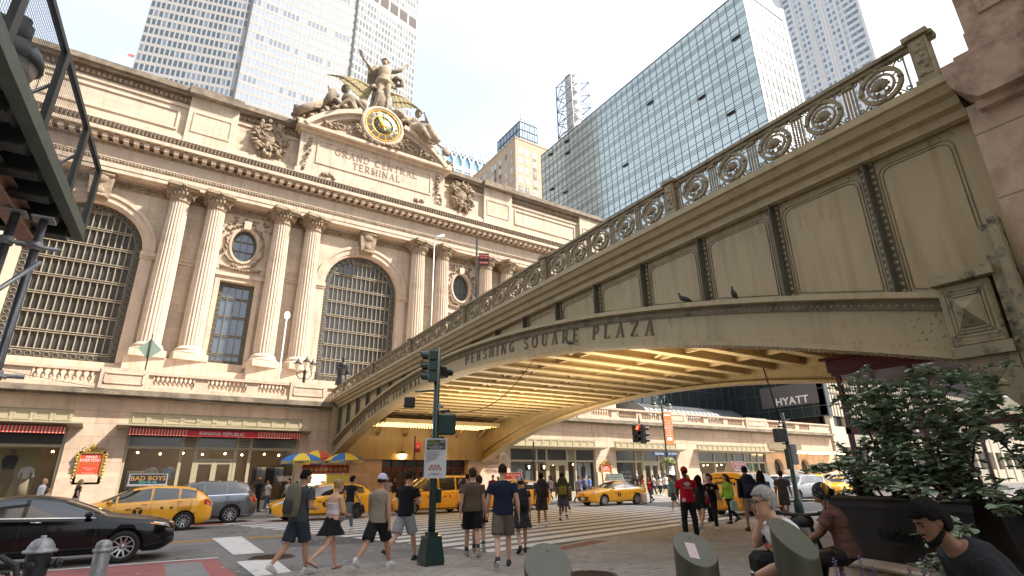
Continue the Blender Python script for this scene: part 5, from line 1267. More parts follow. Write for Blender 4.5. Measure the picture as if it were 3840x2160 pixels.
# ================================================================ FIGURES: people and statues from one skeleton
def lerp(a,b,t): return a+(b-a)*t
def remeshed(mb,name,m,parent,vox,it=3,disp=0.,extra=None):
    me=bpy.data.meshes.new(name+'_src'); me.from_pydata(mb.v,[],mb.f); o=bpy.data.objects.new(name+'_src',me)
    md=o.modifiers.new('r','REMESH'); md.mode='VOXEL'; md.voxel_size=vox; md.use_smooth_shade=True
    if it: sm=o.modifiers.new('s','SMOOTH'); sm.factor=.5; sm.iterations=it
    me2=evaluated(o); bpy.data.objects.remove(o); bpy.data.meshes.remove(me)
    if disp:
        k=len(me2.vertices); co=[0.]*(3*k); nn=[0.]*(3*k); me2.vertices.foreach_get('co',co); me2.vertices.foreach_get('normal',nn)
        for i in range(0,3*k,3):
            x,y,z=co[i:i+3]; n=(noise.noise((x*9,y*9,z*4))+.5*noise.noise((x*20,y*20,z*10+7)))*disp; co[i]+=nn[i]*n; co[i+1]+=nn[i+1]*n; co[i+2]+=nn[i+2]*n
        me2.vertices.foreach_set('co',co); me2.update()
    if extra is not None and extra.v:
        bm=bmesh.new(); bm.from_mesh(me2); k=[bm.verts.new(p) for p in extra.v]
        for f in extra.f:
            try: q=bm.faces.new([k[i] for i in f]); q.smooth=True
            except ValueError: pass
        bm.to_mesh(me2); bm.free()
    me2.name=name; me2.materials.clear(); me2.materials.append(m)
    o=bpy.data.objects.new(name,me2); COL.objects.link(o); o.parent=parent; return o
def skeleton(p,fem=False):
    """joints in metres for a 1.78 m figure facing +Y, feet on z=0, from pose angles in degrees"""
    g=lambda k,d=0: p.get(k,d); J={}
    lean=R(g('lean',2)); side=R(g('side',0)); tw=R(g('twist',0)); yaw=R(g('hipyaw',0))
    P=V((0,0,.95)); hw=.088; lx=V((cos(yaw),sin(yaw),0))
    def rot(v,pitch,roll): return Matrix.Rotation(roll,3,'Y')@(Matrix.Rotation(-pitch,3,'X')@V(v))
    for s,n in ((-1,'L'),(1,'R')):
        h=P+lx*(s*hw)+V((0,0,-.03)); a=R(g('leg'+n,0)); k=R(g('knee'+n,4)); o=R(g('out'+n,2))*s
        th=V((sin(o),sin(a)*cos(o),-cos(a)*cos(o))); kn=h+th*.43; sh=V((sin(o)*.4,sin(a-k),-cos(a-k))).normalized(); an=kn+sh*.42
        J['hip'+n]=h; J['knee'+n]=kn; J['ank'+n]=an; fp=R(g('foot'+n,0)); fy=R(g('toe'+n,8))*s
        J['toe'+n]=an+V((sin(fy)*cos(fp),cos(fy)*cos(fp),-sin(fp)))*.17+V((0,0,-.05*cos(fp)))
        J['heel'+n]=an+V((-sin(fy)*cos(fp)*.3,-cos(fy)*cos(fp)*.3,sin(fp)*.3))*.16+V((0,0,-.05))
    N=P+rot((0,0,.53),lean,side); J['pel']=P; J['neck']=N; J['mid']=P+rot((0,0,.26),lean*.5,side*.6)+V((0,g('arch',0),0))
    sx=rot(V((cos(tw),sin(tw),0)),lean,side); J['sx']=sx; J['hx']=lx; up=(N-P).normalized(); J['up']=up; fwd=up.cross(sx)*1
    fwd=-sx.cross(up)*-1; fwd=up.cross(sx); J['fw']=fwd
    hd=g('nod',0); ht=g('turn',0); hl=g('tilt',0)
    Mh=Matrix.Rotation(R(-ht),3,'Z')@Matrix.Rotation(R(hl),3,'Y')@Matrix.Rotation(R(-hd),3,'X'); J['Mh']=Mh; J['head']=N+up*.035+V((0,.02+.25*sin(lean)*.3,.03))
    sw=.175 if fem else .195
    for s,n in ((-1,'L'),(1,'R')):
        S=N+sx*(s*sw)-up*.055; f=R(g('arm'+n,0)); o=R(g('armout'+n,9)); e=R(g('elb'+n,12)); inn=R(g('in'+n,0))
        d=(sx*(s*sin(o))+(-up*cos(f)+fwd*sin(f))*cos(o)).normalized()
        el=S+d*.285; d2=(-up*cos(f+e)+fwd*sin(f+e)); d2=(d2*cos(inn)*cos(o*.6)-sx*(s*sin(inn))+sx*(s*sin(o)*.5*cos(inn))).normalized(); wr=el+d2*.25
        J['sh'+n]=S; J['elb'+n]=el; J['wr'+n]=wr; J['hand'+n]=wr+d2*.17; J['hd'+n]=d2
    lo=min(min(J['toe'+n].z,J['heel'+n].z)-.0 for n in 'LR')-.025
    if not g('nodrop'):
        for k,v in J.items():
            if k not in ('sx','hx','up','fw','Mh','hdL','hdR'): J[k]=V((v.x,v.y,v.z-lo))
    return J
HEADS=[(.0,.034,.082,.02),(.03,.05,.094,-.01),(.06,.06,.096,-.055),(.09,.068,.096,-.088),(.12,.073,.09,-.102),(.15,.076,.096,-.106),(.18,.075,.086,-.104),(.21,.064,.058,-.088),(.235,.038,.018,-.052),(.244,.01,-.01,-.03)]
def headpts(J,off=0.,k=1.,n=16,sel=None):
    o=J['head']; M_=J['Mh']; rings=[]
    for z,w,f,b in HEADS:
        c=(f+b)/2; d=(f-b)/2+off; w2=w+off; zz=z+ (off if z>.2 else 0)
        rings.append([V((w2*cos(t)*k,(c+d*sin(t))*k,zz*k)) for t in [2*PI*i/n for i in range(n)]])
    return o,M_,rings
def add_head(b,J,k=1.,off=0.):
    o,M_,rings=headpts(J,off,k); n=16; vs=[tuple(o+M_@p) for r in rings for p in r]; m=len(rings)
    b.add(vs,[(i*n+j,i*n+(j+1)%n,(i+1)*n+(j+1)%n,(i+1)*n+j) for i in range(m-1) for j in range(n)]+[tuple(range(n-1,-1,-1)),tuple((m-1)*n+j for j in range(n))],True)
def hp(J,x,y,z): return J['head']+J['Mh']@V((x,y,z))
def add_body(b,J,fem=False,fat=1.,hands=None,head=True,ex=None):
    P,Mi,N,up=J['pel'],J['mid'],J['neck'],J['up']; sx,hx=J['sx'],J['hx']
    def spine(t): return (P*(1-t)**2+Mi*2*t*(1-t)*1+N*t*t) if 0<=t<=1 else (P+(P-Mi).normalized()*(-t)*.5 if t<0 else N+up*(t-1)*.5)
    T_=[(-.14,.10,.085),(-.04,.15,.11),(.06,.165,.118),(.25,.148,.105),(.45,.135,.098),(.68,.158,.112),(.85,.172,.115),(.97,.13,.09),(1.04,.07,.065)] if not fem else [(-.14,.10,.085),(-.04,.155,.112),(.06,.168,.12),(.25,.145,.10),(.45,.115,.085),(.68,.14,.11),(.85,.152,.10),(.97,.115,.08),(1.04,.06,.055)]
    b.tube([spine(t) for t,_,_ in T_],[(w*fat,d*fat) for _,w,d in T_],16,ref=[lerp(hx,sx,max(0,min(1,t))) for t,_,_ in T_])
    if fem:
        for s in (-1,1): b.ball(tuple(spine(.72)+sx*(s*.07)+J['fw']*.085),.062,8,6)
    b.tube([N-up*.03,lerp(N,J['head'],.5),hp(J,0,-.02,.06)],[.062*fat if not fem else .05,.055 if not fem else .046,.052 if not fem else .045],12)
    if head:
        add_head(b,J); b.tube([hp(J,0,.088,.135),hp(J,0,.108,.105),hp(J,0,.100,.088)],[.010,.016,.013],8)
        for s in (-1,1): b.ball(tuple(hp(J,s*.076,-.012,.115)),(.012,.022,.034),8,6); b.ball(tuple(hp(J,s*.031,.083,.148)),(.024,.012,.009),6,4)
        b.ball(tuple(hp(J,0,.094,.062)),(.026,.010,.009),8,5); b.ball(tuple(hp(J,0,.083,.018)),(.028,.02,.02),8,5)
    for n in 'LR':
        S,E,W,D=J['sh'+n],J['elb'+n],J['wr'+n],J['hd'+n]; q=.86 if fem else 1.
        b.tube([S+up*.005,lerp(S,E,.3),lerp(S,E,.75),E,lerp(E,W,.25),lerp(E,W,.7),W],[.062*q,.058*q*fat,.049*q*fat,.043*q,.047*q*fat,.037*q,.027*q],10)
        b.tube([W,W+D*.03,W+D*.07,W+D*.10],[(.026*q,.018),(.036*q,.016),(.042*q,.015),(.036*q,.012)],8,ref=J['fw'] if abs(D.dot(J['fw']))<.8 else J['sx'])
        H,K,A=J['hip'+n],J['knee'+n],J['ank'+n]
        b.tube([H+V((0,0,.05)),lerp(H,K,.12),lerp(H,K,.5),lerp(H,K,.9),K,lerp(K,A,.25),lerp(K,A,.4),lerp(K,A,.8),A],[.083*fat,.09*fat,.074*fat,.055,.052,.057,.054,.036,.034],12)
        T,Hl=J['toe'+n],J['heel'+n]; b.tube([Hl+V((0,0,.012)),lerp(Hl,T,.3)+V((0,0,.025)),lerp(Hl,T,.7)+V((0,0,.008)),T],[.028,.036,.04,.026],8)
        # five fingers of different lengths, the thumb from the side of the palm
        if ex is not None:
            f0=J['fw'] if abs(D.dot(J['fw']))<.8 else J['sx']; a=(f0-D*D.dot(f0)).normalized(); pn=D.cross(a); cu=hands or .35; sgn=-1 if n=='L' else 1
            for i,L_ in enumerate((.070,.078,.072,.056)):
                r0=W+D*.095+a*((.027-.018*i)*q); d1=(D*cos(cu*.6)-pn*sin(cu*.6)*sgn).normalized(); d2=(D*cos(cu*1.8)-pn*sin(cu*1.8)*sgn).normalized()
                ex.tube([r0-D*.02,r0,r0+d1*L_*.5,r0+d1*L_*.5+d2*L_*.5],[.0085,.0085,.008,.006],6)
            r0=W+D*.035+a*.03; dt=(D*.75+a*.65-pn*.25*sgn).normalized(); ex.tube([r0-a*.01,r0,r0+dt*.03,r0+dt*.055],[.011,.0105,.0095,.0075],6)
def add_top(b,J,fem=False,fat=1.,sleeve=.55,slw=.02,hem=.03,off=.016,neckt=1.0,sl_end=None):
    P,Mi,N,up=J['pel'],J['mid'],J['neck'],J['up']; sx,hx=J['sx'],J['hx']
    def spine(t): return (P*(1-t)**2+Mi*2*t*(1-t)+N*t*t) if 0<=t<=1 else (P+(P-Mi).normalized()*(-t)*.5 if t<0 else N+up*(t-1)*.5)
    W=[(-.12,.168,.125),(-.04,.168,.124),(.06,.17,.122),(.25,.158,.112),(.45,.148,.106),(.68,.166,.12),(.85,.178,.12),(.96,.14,.098),(1.02,.085,.075)] if not fem else [(-.12,.175,.128),(-.04,.172,.128),(.06,.17,.122),(.25,.148,.105),(.45,.122,.092),(.68,.146,.125),(.85,.158,.108),(.96,.12,.085),(1.01,.075,.065)]
    W=[w for w in W if w[0]>=hem-.001 and w[0]<=neckt+.02];
    b.tube([spine(t) for t,_,_ in W],[(w*fat+off,d*fat+off) for _,w,d in W],18,ref=[lerp(hx,sx,max(0,min(1,t))) for t,_,_ in W])
    if sleeve:
        for n in 'LR':
            S,E,Wr=J['sh'+n],J['elb'+n],J['wr'+n]; q=.88 if fem else 1.
            if sleeve<=1: pts=[S-(E-S)*.05,lerp(S,E,sleeve*.5),lerp(S,E,sleeve)]; rs=[.062*q+off*.8,.058*q*fat+off,.056*q+off+slw]
            else: pts=[S,lerp(S,E,.6),E,lerp(E,Wr,.6),lerp(E,Wr,min(1,sleeve-1))]; rs=[.062+off,.052+off,.047+off,.042+off,.036+off]
            b.tube(pts,rs,12)
def add_bottom(b,J,fem=False,fat=1.,length=.9,flare=.02,off=.014,top=.08):
    """length 0..1 = thigh fraction, 1..2 adds the shin"""
    P,up,hx=J['pel'],J['up'],J['hx']; dn=(J['pel']-J['mid']).normalized()
    b.tube([P-dn*(top*.5),P,P+dn*.04,P+dn*.085],[(.165*fat+off,.118*fat+off),(.17*fat+off,.122*fat+off),(.165*fat+off,.12*fat+off),(.13,.10)],16,ref=hx)
    for n in 'LR':
        H,K,A=J['hip'+n],J['knee'+n],J['ank'+n]
        if length<=1: pts=[H+V((0,0,.03)),lerp(H,K,.15),lerp(H,K,length*.6),lerp(H,K,length)]; rs=[.085*fat+off,.094*fat+off,.083*fat+off+flare*.5,.07*fat+off+flare]
        else: pts=[H+V((0,0,.03)),lerp(H,K,.15),lerp(H,K,.6),K,lerp(K,A,.3),lerp(K,A,length-1)]; rs=[.085*fat+off,.094*fat+off,.074*fat+off,.058+off,.056+off+flare*.4,.044+off+flare]
        b.tube(pts,rs,14)
def add_skirt(b,J,length=.55,flare=.05,top=.1,fem=True):
    P=J['pel']; dn=V((0,0,-1)); kl=lerp(J['hipL'],J['kneeL'],length); kr=lerp(J['hipR'],J['kneeR'],length); c=(kl+kr)/2; sp=abs((kl-kr).y)/2+.035
    b.tube([P+J['up']*top,P,P+dn*.09,lerp(P+dn*.09,c,.5),c],[(.15,.118),(.185,.145),(.195,.155+sp*.3),(.2+flare*.5,.155+flare*.4+sp*.7),(.205+flare,.16+flare*.6+sp)],18,ref=J['hx'])
skins={k:mat('skin_'+k,c,.55,var=.08,vscale=10,spec=.4) for k,c in dict(light=(.56,.33,.23),tan=(.43,.235,.145),brown=(.24,.125,.075),dark=(.10,.055,.038)).items()}
hairs={k:mat('hair_'+k,c,.9,spec=.1,var=.4,vscale=40,bump=.5,bscale=70) for k,c in dict(black=(.012,.010,.010),brown=(.05,.03,.018),blonde=(.33,.22,.10),grey=(.30,.29,.28),dkbrown=(.03,.018,.012)).items()}
_cl={}
def cloth(c,rough=.9,**k):
    key=(tuple(c),tuple(sorted(k.items())))
    if key not in _cl: _cl[key]=mat('fabric_%02d'%len(_cl),c,rough,var=.12,vscale=9,bump=.5,bscale=26,spec=.2,**k)
    return _cl[key]
shoe_white=mat('shoe_white',(.62,.61,.60),.6,var=.1); shoe_black=mat('shoe_black',(.02,.02,.022),.6); sole_w=mat('sole_white',(.6,.6,.58),.6); shoe_tan=mat('shoe_tan',(.35,.27,.18),.7); purple=mat('flipflop_purple',(.18,.07,.14),.6)
def hair(par,J,style,m,vox=.012):
    b=MB(); o=J['head']; M_=J['Mh']; nu,nv=40,28; vs=[]
    for j in range(nv+1):
        a=PI*j/nv
        for i in range(nu):
            t=2*PI*i/nu; d=V((sin(a)*cos(t),sin(a)*sin(t),cos(a))); base=V((d.x*.083,d.y*.107-.006,d.z*.118+.132))
            # hairline: high on the forehead, low on the nape
            lim=.175 if d.y>.45 else (.135 if d.y>.0 else .055)
            if style=='fade': lim+=.03 if d.y<0 else .005
            vis=base.z>lim; f=1.055+.05*noise.noise(d*5)+.045*noise.noise(d*17)+.03*random.random() if vis else .80
            if style=='short' and vis and base.z>.17: f+=.05
            if style=='curly' and vis: f+=.14+.08*noise.noise(d*9)
            c=V((0,-.006,.132)); vs.append(tuple(o+M_@(c+(base-c)*f)))
    b.add(vs,[(j*nu+i,(j+1)*nu+i,(j+1)*nu+(i+1)%nu,j*nu+(i+1)%nu) for j in range(nv) for i in range(nu)],True)
    if style in('long','longwavy'):
        for s in (-.045,0,.045): b.tube([hp(J,s,-.06,.19),hp(J,s*1.5,-.115,.10),hp(J,s*1.9,-.12,-.04),hp(J,s*2,-.135,-.20),hp(J,s*1.5,-.13,-.30)],[(.05,.04),(.055,.04),(.055,.035),(.045,.03),(.015,.01)],8,ref=J['sx'])
        for s in (-1,1): b.tube([hp(J,s*.05,-.01,.2),hp(J,s*.085,-.03,.1),hp(J,s*.09,-.04,-.03)],[.04,.035,.02],7)
    if style=='pony': b.ball(tuple(hp(J,0,-.12,.17)),.035,8,6); b.tube([hp(J,0,-.13,.17),hp(J,0,-.17,.11),hp(J,0,-.16,.0),hp(J,0,-.14,-.08)],[.025,.032,.03,.01],8)
    if style=='bun': b.ball(tuple(hp(J,0,-.11,.15)),(.05,.045,.05),10,8)
    if style=='flatback': b.tube([hp(J,0,-.04,.2),hp(J,0,-.11,.13),hp(J,0,-.10,.04)],[.06,.06,.03],8)
    return b.build('hair',m,par)
def cap(par,J,m,back=False,brim=True,wide=False):
    b=MB(); o=J['head']; M_=J['Mh']; vs=[]; nu,nv=20,8
    for j in range(nv+1):
        a=PI*.52*j/nv
        for i in range(nu):
            t=2*PI*i/nu; vs.append(tuple(o+M_@V((sin(a)*cos(t)*.092,sin(a)*sin(t)*.115-.006,cos(a)*.115+.15))))
    b.add(vs,[(j*nu+i,(j+1)*nu+i,(j+1)*nu+(i+1)%nu,j*nu+(i+1)%nu) for j in range(nv) for i in range(nu)],True)
    c=b.build('cap',m,par)
    if brim or wide:
        q=MB(); s=-1 if back else 1; n=12; A=[];B2=[]
        for i in range(n+1):
            t=PI*i/n if not wide else 2*PI*i/n; A.append(hp(J,.088*cos(t),s*.108*sin(t)-.006,.152)); e=.045 if wide else 0; B2.append(hp(J,(.085+e)*cos(t),s*((.175+e*.2) if not wide else .155)*sin(t)-.006+(s*.02 if not wide else 0),.142))
        q.strip([tuple(p) for p in A],[tuple(p) for p in B2]); q.strip([tuple(p-V((0,0,.006))) for p in B2],[tuple(p-V((0,0,.004))) for p in A]); q.strip([tuple(p) for p in B2],[tuple(p-V((0,0,.006))) for p in B2]); q.build('brim',m,c)
    return c
def backpack(par,J,m,m2=None,big=1.,strap=True):
    up,sx,fw=J['up'],J['sx'],J['fw']; c=lerp(J['pel'],J['neck'],.56)-fw*(.135+.075*big)
    M_=Matrix((sx,-fw,up)).transposed(); b=MB()
    rings=[(-.25,.11,.06),(-.23,.145,.085),(-.1,.155,.10),(.08,.15,.10),(.2,.13,.08),(.26,.08,.045)]
    b.tube([c+up*(z*big) for z,_,_ in rings],[(w*big,d*big) for _,w,d in rings],16,ref=sx)
    o=b.build('backpack',m,par)
    q=MB(); rg=[(-.2,.09,.03),(-.17,.11,.05),(-.02,.11,.055),(.03,.09,.03)]; q.tube([c-fw*.07*big+up*(z*big) for z,_,_ in rg],[(w*big,d*big) for _,w,d in rg],12,ref=sx); q.build('front_pocket',m2 or m,o)
    if strap:
        q=MB()
        for s in (-1,1):
            a=J['neck']+sx*(s*.10); q.tube([a-fw*.12-up*.10,a-fw*.04+up*.035,a+fw*.075+up*.02,a+fw*.145-up*.12,a+fw*.13-up*.28+sx*s*.04,a-fw*.02-up*.38+sx*s*.09],[(.03,.008)]*6,6,ref=sx)
        q.tube([c+up*.25*big,c+up*.3*big+fw*.03,c+up*.25*big+fw*.06],.008,5)
        q.build('straps',m2 or m,o)
    return o
def shoes(par,J,m,sole=None,sock=None,flip=False,vox=.012):
    for n in 'LR':
        T,H=J['toe'+n],J['heel'+n]; A=J['ank'+n]; d=(T-H).normalized(); b=MB()
        if flip:
            b.tube([H-d*.02-V((0,0,.018)),lerp(H,T,.4)-V((0,0,.018)),T+d*.03-V((0,0,.02))],[(.035,.01),(.034,.01),(.04,.01)],10,ref=d.cross(V((0,0,1)))); b.build('flip_flop',m,par); continue
        lat=d.cross(V((0,0,1))); b.tube([H-d*.035+V((0,0,.0)),H+V((0,0,.018)),lerp(H,T,.35)+V((0,0,.028)),lerp(H,T,.7)+V((0,0,.01)),T-d*.0,T+d*.035-V((0,0,.004))],[(.028,.024),(.038,.045),(.043,.05),(.048,.036),(.044,.026),(.022,.014)],12,ref=lat); b.tube([A+(H-A)*.6,A+V((0,0,.03))],[.046,.042],10); s=b.build('shoe',m,par)
        q=MB(); q.tube([H-d*.045-V((0,0,.022)),lerp(H,T,.5)-V((0,0,.022)),T-V((0,0,.02)),T+d*.045-V((0,0,.016))],[(.036,.013),(.044,.013),(.048,.012),(.02,.008)],12,ref=lat); q.build('sole',sole or m,s)
        if sock: q=MB(); q.tube([A-V((0,0,.02)),A+(J['knee'+n]-A)*.28],[.042,.044],10); q.build('sock',sock,par)
def person(label,x,y,az,H=1.75,pose={},skin='light',hairst=('short','brown'),top=None,bottom=None,shoe=None,fem=False,fat=1.06,vox=.014,extra=None,group=None,z=0.,fingers=True,cat='person'):
    """az: heading in degrees clockwise from north (+Y)"""
    t=thing('person',label,cat,(x,y,z),R(-az),group); s=H/1.78; t.scale=(s,s,s); J=skeleton(pose,fem)
    if pose.get('phone'): J['wrR']=hp(J,.15,.01,-.05); J['elbR']=(J['shR']+J['wrR'])/2+J['fw']*.17-J['up']*.12; J['hdR']=(hp(J,.105,-.03,.12)-J['wrR']).normalized()
    if pose.get('headat') is not None:
        Mw=Matrix.Rotation(R(-az),3,'Z'); c=Mw@(hp(J,0,0,.12)*s); w_=V(pose['headat'])-c; t.location=w_
    b=MB(); ex=MB() if fingers else None; add_body(b,J,fem,fat,ex=ex,hands=pose.get('curl')); body=remeshed(b,'body',skins[skin],t,vox,3,extra=ex)
    if hairst: hair(t,J,hairst[0],hairs[hairst[1]])
    if top:
        k,m=top[0],top[1]; b=MB()
        if k=='tee': add_top(b,J,fem,fat,.58,.022,-.12)
        elif k=='fit': add_top(b,J,fem,fat,.5,.008,-.04,off=.012)
        elif k=='tank': add_top(b,J,fem,fat,0,0,-.12,neckt=.97)
        elif k=='tube': add_top(b,J,fem,fat,0,0,.25,neckt=.82,off=.01)
        elif k=='long': add_top(b,J,fem,fat,1.95,.0,-.12)
        remeshed(b,'shirt',m,t,vox,2,.006)
    if bottom:
        k,m=bottom[0],bottom[1]; b=MB()
        if k=='shorts': add_bottom(b,J,fem,fat,.86,.028)
        elif k=='hot': add_bottom(b,J,fem,fat,.45,.02)
        elif k=='pants': add_bottom(b,J,fem,fat,1.93,.012)
        elif k=='slim': add_bottom(b,J,fem,fat,1.9,.0,off=.008)
        elif k=='skirt': add_skirt(b,J,.55,.035)
        elif k=='long_skirt': add_skirt(b,J,1.0,.06);
        elif k=='dress': add_top(b,J,fem,fat,.5,.01,-.04); add_skirt(b,J,.82,.07)
        remeshed(b,{'shorts':'shorts','hot':'shorts','pants':'trousers','slim':'trousers','skirt':'skirt','long_skirt':'skirt','dress':'dress'}[k],m,t,vox,2,.007)
    if shoe: shoes(t,J,*shoe)
    if extra: extra(t,J)
    return t,J
# ================================================================ VEHICLES
def carpaint(name,c,met=0.,rough=.28): return mat(name,c,rough,met,coat=1.,spec=.5,var=.05,vscale=2,dirt=tuple(q*.7+.01 for q in c),dscale=1.8,dlo=.52,dhi=.8)
taxi_y=carpaint('taxi_yellow_paint',(.95,.44,.008)); black_p=mat('black_car_paint',(.004,.004,.005),.12,0,spec=.35,coat=.25); grey_p=carpaint('grey_metallic_paint',(.14,.155,.18),.5,.3); white_p=carpaint('white_car_paint',(.62,.62,.62)); silver_p=carpaint('silver_paint',(.40,.41,.42),.5)
cglass=mat('car_glass',(.012,.014,.016),.04,0,spec=1.,coat=.5); plast=mat('black_plastic',(.02,.02,.02),.55); lampg=mat('headlamp_glass',(.45,.46,.48),.12,.3,coat=1.); ambm=mat('amber_lens',(.75,.25,.02),.25); redl=mat('tail_lamp_red',(.45,.01,.01),.2,coat=1); alloy=mat('alloy_rim',(.42,.42,.43),.35,.8); tdec=mat('taxi_decal_black',(.015,.012,.01),.5)
def interp(P,x,d=.10):
    def lin(x):
        if x<=P[0][0]: return P[0][1]
        for a,b in zip(P[:-1],P[1:]):
            if x<=b[0]: return a[1]+(b[1]-a[1])*(x-a[0])/(b[0]-a[0])
        return P[-1][1]
    return sum(lin(x+d*k) for k in (-1,-.5,0,.5,1))/5
KINDS=dict(
 sedan=dict(L=4.9,W=1.84,wb=2.82,fo=.97,r=.335,top=[(0,.70),(.08,.81),(.55,.91),(1.3,1.00),(2.25,1.37),(2.75,1.44),(3.3,1.42),(4.25,1.10),(4.75,1.08),(4.9,1.0)],belt=[(0,.64),(.1,.76),(.6,.85),(1.3,.94),(4.2,1.02),(4.8,1.0),(4.9,.94)],wt=[(0,.7),(.5,.78),(1.3,.78),(2.25,.60),(3.3,.60),(4.25,.70),(4.9,.72)],ws=(1.42,2.18),rw=(3.42,4.12),sw=[(1.62,2.78,.0),(2.86,3.85,-.0)],doors=[1.5,2.82,3.75]),
 wagon=dict(L=4.62,W=1.77,wb=2.78,fo=.93,r=.32,top=[(0,.70),(.12,.80),(.5,.92),(1.0,1.04),(2.0,1.50),(2.6,1.58),(3.6,1.54),(4.2,1.40),(4.5,1.12),(4.62,.9)],belt=[(0,.62),(.12,.74),(.5,.84),(1.0,.95),(3.9,1.10),(4.5,1.05),(4.62,.85)],wt=[(0,.62),(.5,.7),(1.0,.72),(2.0,.60),(3.6,.58),(4.2,.58),(4.62,.66)],ws=(1.08,1.95),rw=(4.0,4.42),sw=[(1.25,1.5,0),(1.58,2.55,0),(2.63,3.42,0),(3.5,4.02,-.0)],doors=[1.5,2.6,3.45]),
 suv=dict(L=4.75,W=1.88,wb=2.75,fo=.95,r=.36,top=[(0,.85),(.1,.98),(.6,1.06),(1.2,1.14),(1.95,1.62),(2.6,1.73),(3.9,1.70),(4.35,1.60),(4.65,1.15),(4.75,.9)],belt=[(0,.78),(.12,.9),(.6,.98),(1.2,1.06),(4.3,1.16),(4.65,1.05),(4.75,.85)],wt=[(0,.7),(.5,.78),(1.2,.78),(1.95,.66),(3.9,.64),(4.35,.64),(4.75,.74)],ws=(1.28,1.9),rw=(4.38,4.6),sw=[(1.55,2.55,0),(2.63,3.45,0),(3.53,4.3,-.0)],doors=[1.5,2.6,3.5]),
 van=dict(L=4.75,W=1.83,wb=2.93,fo=.9,r=.33,top=[(0,.78),(.12,.95),(.5,1.08),(.95,1.22),(1.75,1.76),(2.3,1.86),(4.3,1.85),(4.6,1.80),(4.72,1.2),(4.75,.8)],belt=[(0,.68),(.12,.84),(.5,.95),(.95,1.04),(4.5,1.14),(4.72,1.0),(4.75,.75)],wt=[(0,.6),(.5,.72),(.95,.76),(1.75,.70),(4.3,.74),(4.75,.78)],ws=(1.02,1.72),rw=(4.62,4.70),sw=[(1.15,2.3,0),(2.4,3.3,0),(3.4,4.35,0)],doors=[1.35,2.35,3.4]))
def make_car(kind,paint,label,cat,x,y,az,group=None,spokes=10,rimm=None,z=None,two=1.,taxi=False,hub=None):
    """built with its nose at +X local; az = heading clockwise from north"""
    K=KINDS[kind]; L_,W=K['L'],K['W']; t=thing({'sedan':'sedan_car','wagon':'wagon_car','suv':'suv_car','van':'passenger_van'}[kind] if not taxi else 'taxi_cab',label,cat,(x,y,RZ if z is None else z),R(90-az),group)
    def S(s,v,side=1,off=0.):
        zt=interp(K['top'],s); zb_=min(interp(K['belt'],s),zt-.03); w=W/2; e=min(s,L_-s); wf=w*(1-.30*max(0,1-e/.55)**2.2); z0=.21+.16*max(0,1-e/.35)**2
        wt=min(interp(K['wt'],s),wf*.93)*(1-.22*max(0,1-e/.3)**2)
        pts=[(0,z0),(wf*.86,z0),(wf*.965,z0+.09),(wf*1.0,lerp(z0,zb_,.5)),(wf*.99,zb_-.07),(wf*.945,zb_),(lerp(wf*.93,wt,.42),lerp(zb_,zt,.5)),(wt*1.0,zt-.07*min(1,(zt-zb_)/.2)),(wt*.78,zt-.012),(wt*.4,zt+.012),(0,zt+.018)]
        i=max(0,min(len(pts)-2,int(v))); f=v-i; p=pts[i]; q=pts[i+1]; yy,zz=lerp(p[0],q[0],f),lerp(p[1],q[1],f); dy,dz=q[0]-p[0],q[1]-p[1]; l=math.hypot(dy,dz) or 1
        return V((L_/2-s,side*(yy+off*dz/l),zz-off*dy/l))
    def patch(s0,s1,v0,v1,side=1,off=.006,ns=8,nv=5,sh=0.):
        b=MB(); vs=[tuple(S(lerp(s0,s1,i/ns)+sh*(lerp(v0,v1,j/nv)-v0),lerp(v0,v1,j/nv),side,off)) for i in range(ns+1) for j in range(nv+1)]
        b.add(vs,[(i*(nv+1)+j,(i+1)*(nv+1)+j,(i+1)*(nv+1)+j+1,i*(nv+1)+j+1) for i in range(ns) for j in range(nv)],True); return b
    ss=[0,.02,.05,.1,.16,.24];
    while ss[-1]<L_-.3: ss.append(ss[-1]+.085)
    ss+=[L_-.2,L_-.13,L_-.08,L_-.04,L_-.015,L_]; vv=[0,.5,1,1.5,2,2.5,3,3.5,4,4.5,5,5.5,6,6.5,7,7.5,8,8.5,9,9.5,10]
    b=MB(); ring=[(v,1) for v in vv]+[(v,-1) for v in vv[-2:0:-1]]; n=len(ring)
    vs=[tuple(S(s,v,sd)) for s in ss for v,sd in ring]; b.add(vs,[(i*n+j,(i+1)*n+j,(i+1)*n+(j+1)%n,i*n+(j+1)%n) for i in range(len(ss)-1) for j in range(n)]+[tuple(range(n)),tuple((len(ss)-1)*n+j for j in range(n-1,-1,-1))],True)
    me=bpy.data.meshes.new('b'); me.from_pydata(b.v,[],b.f); me.polygons.foreach_set('use_smooth',b.sm)
    me.materials.append(paint); me.materials.append(plast); bm=bmesh.new(); bm.from_mesh(me); bmesh.ops.recalc_face_normals(bm,faces=bm.faces); bm.to_mesh(me); bm.free(); ob=bpy.data.objects.new('b',me)
    wx=[L_/2-K['fo'],L_/2-K['fo']-K['wb']]; r=K['r']; cut=MB()
    for x_ in wx:
        for sd in (-1,1): cut.lathe((x_,sd*(W/2-.24),r),[(r+.055,-.5),(r+.055,.0),(.01,0.0)] if False else [(r+.055,-.24),(r+.055,.4)],28,False,M=Matrix.Rotation(R(-90)*sd,3,'X'))
    co=cut.build('cutter',plast); co.data.materials.clear(); co.data.materials.append(paint); co.data.materials.append(plast); co.data.polygons.foreach_set('material_index',[1]*len(co.data.polygons)); fix_normals(co)
    COL.objects.unlink(co); sc.collection.objects.link(co); md=ob.modifiers.new('c','BOOLEAN'); md.operation='DIFFERENCE'; md.object=co; md.solver='EXACT'
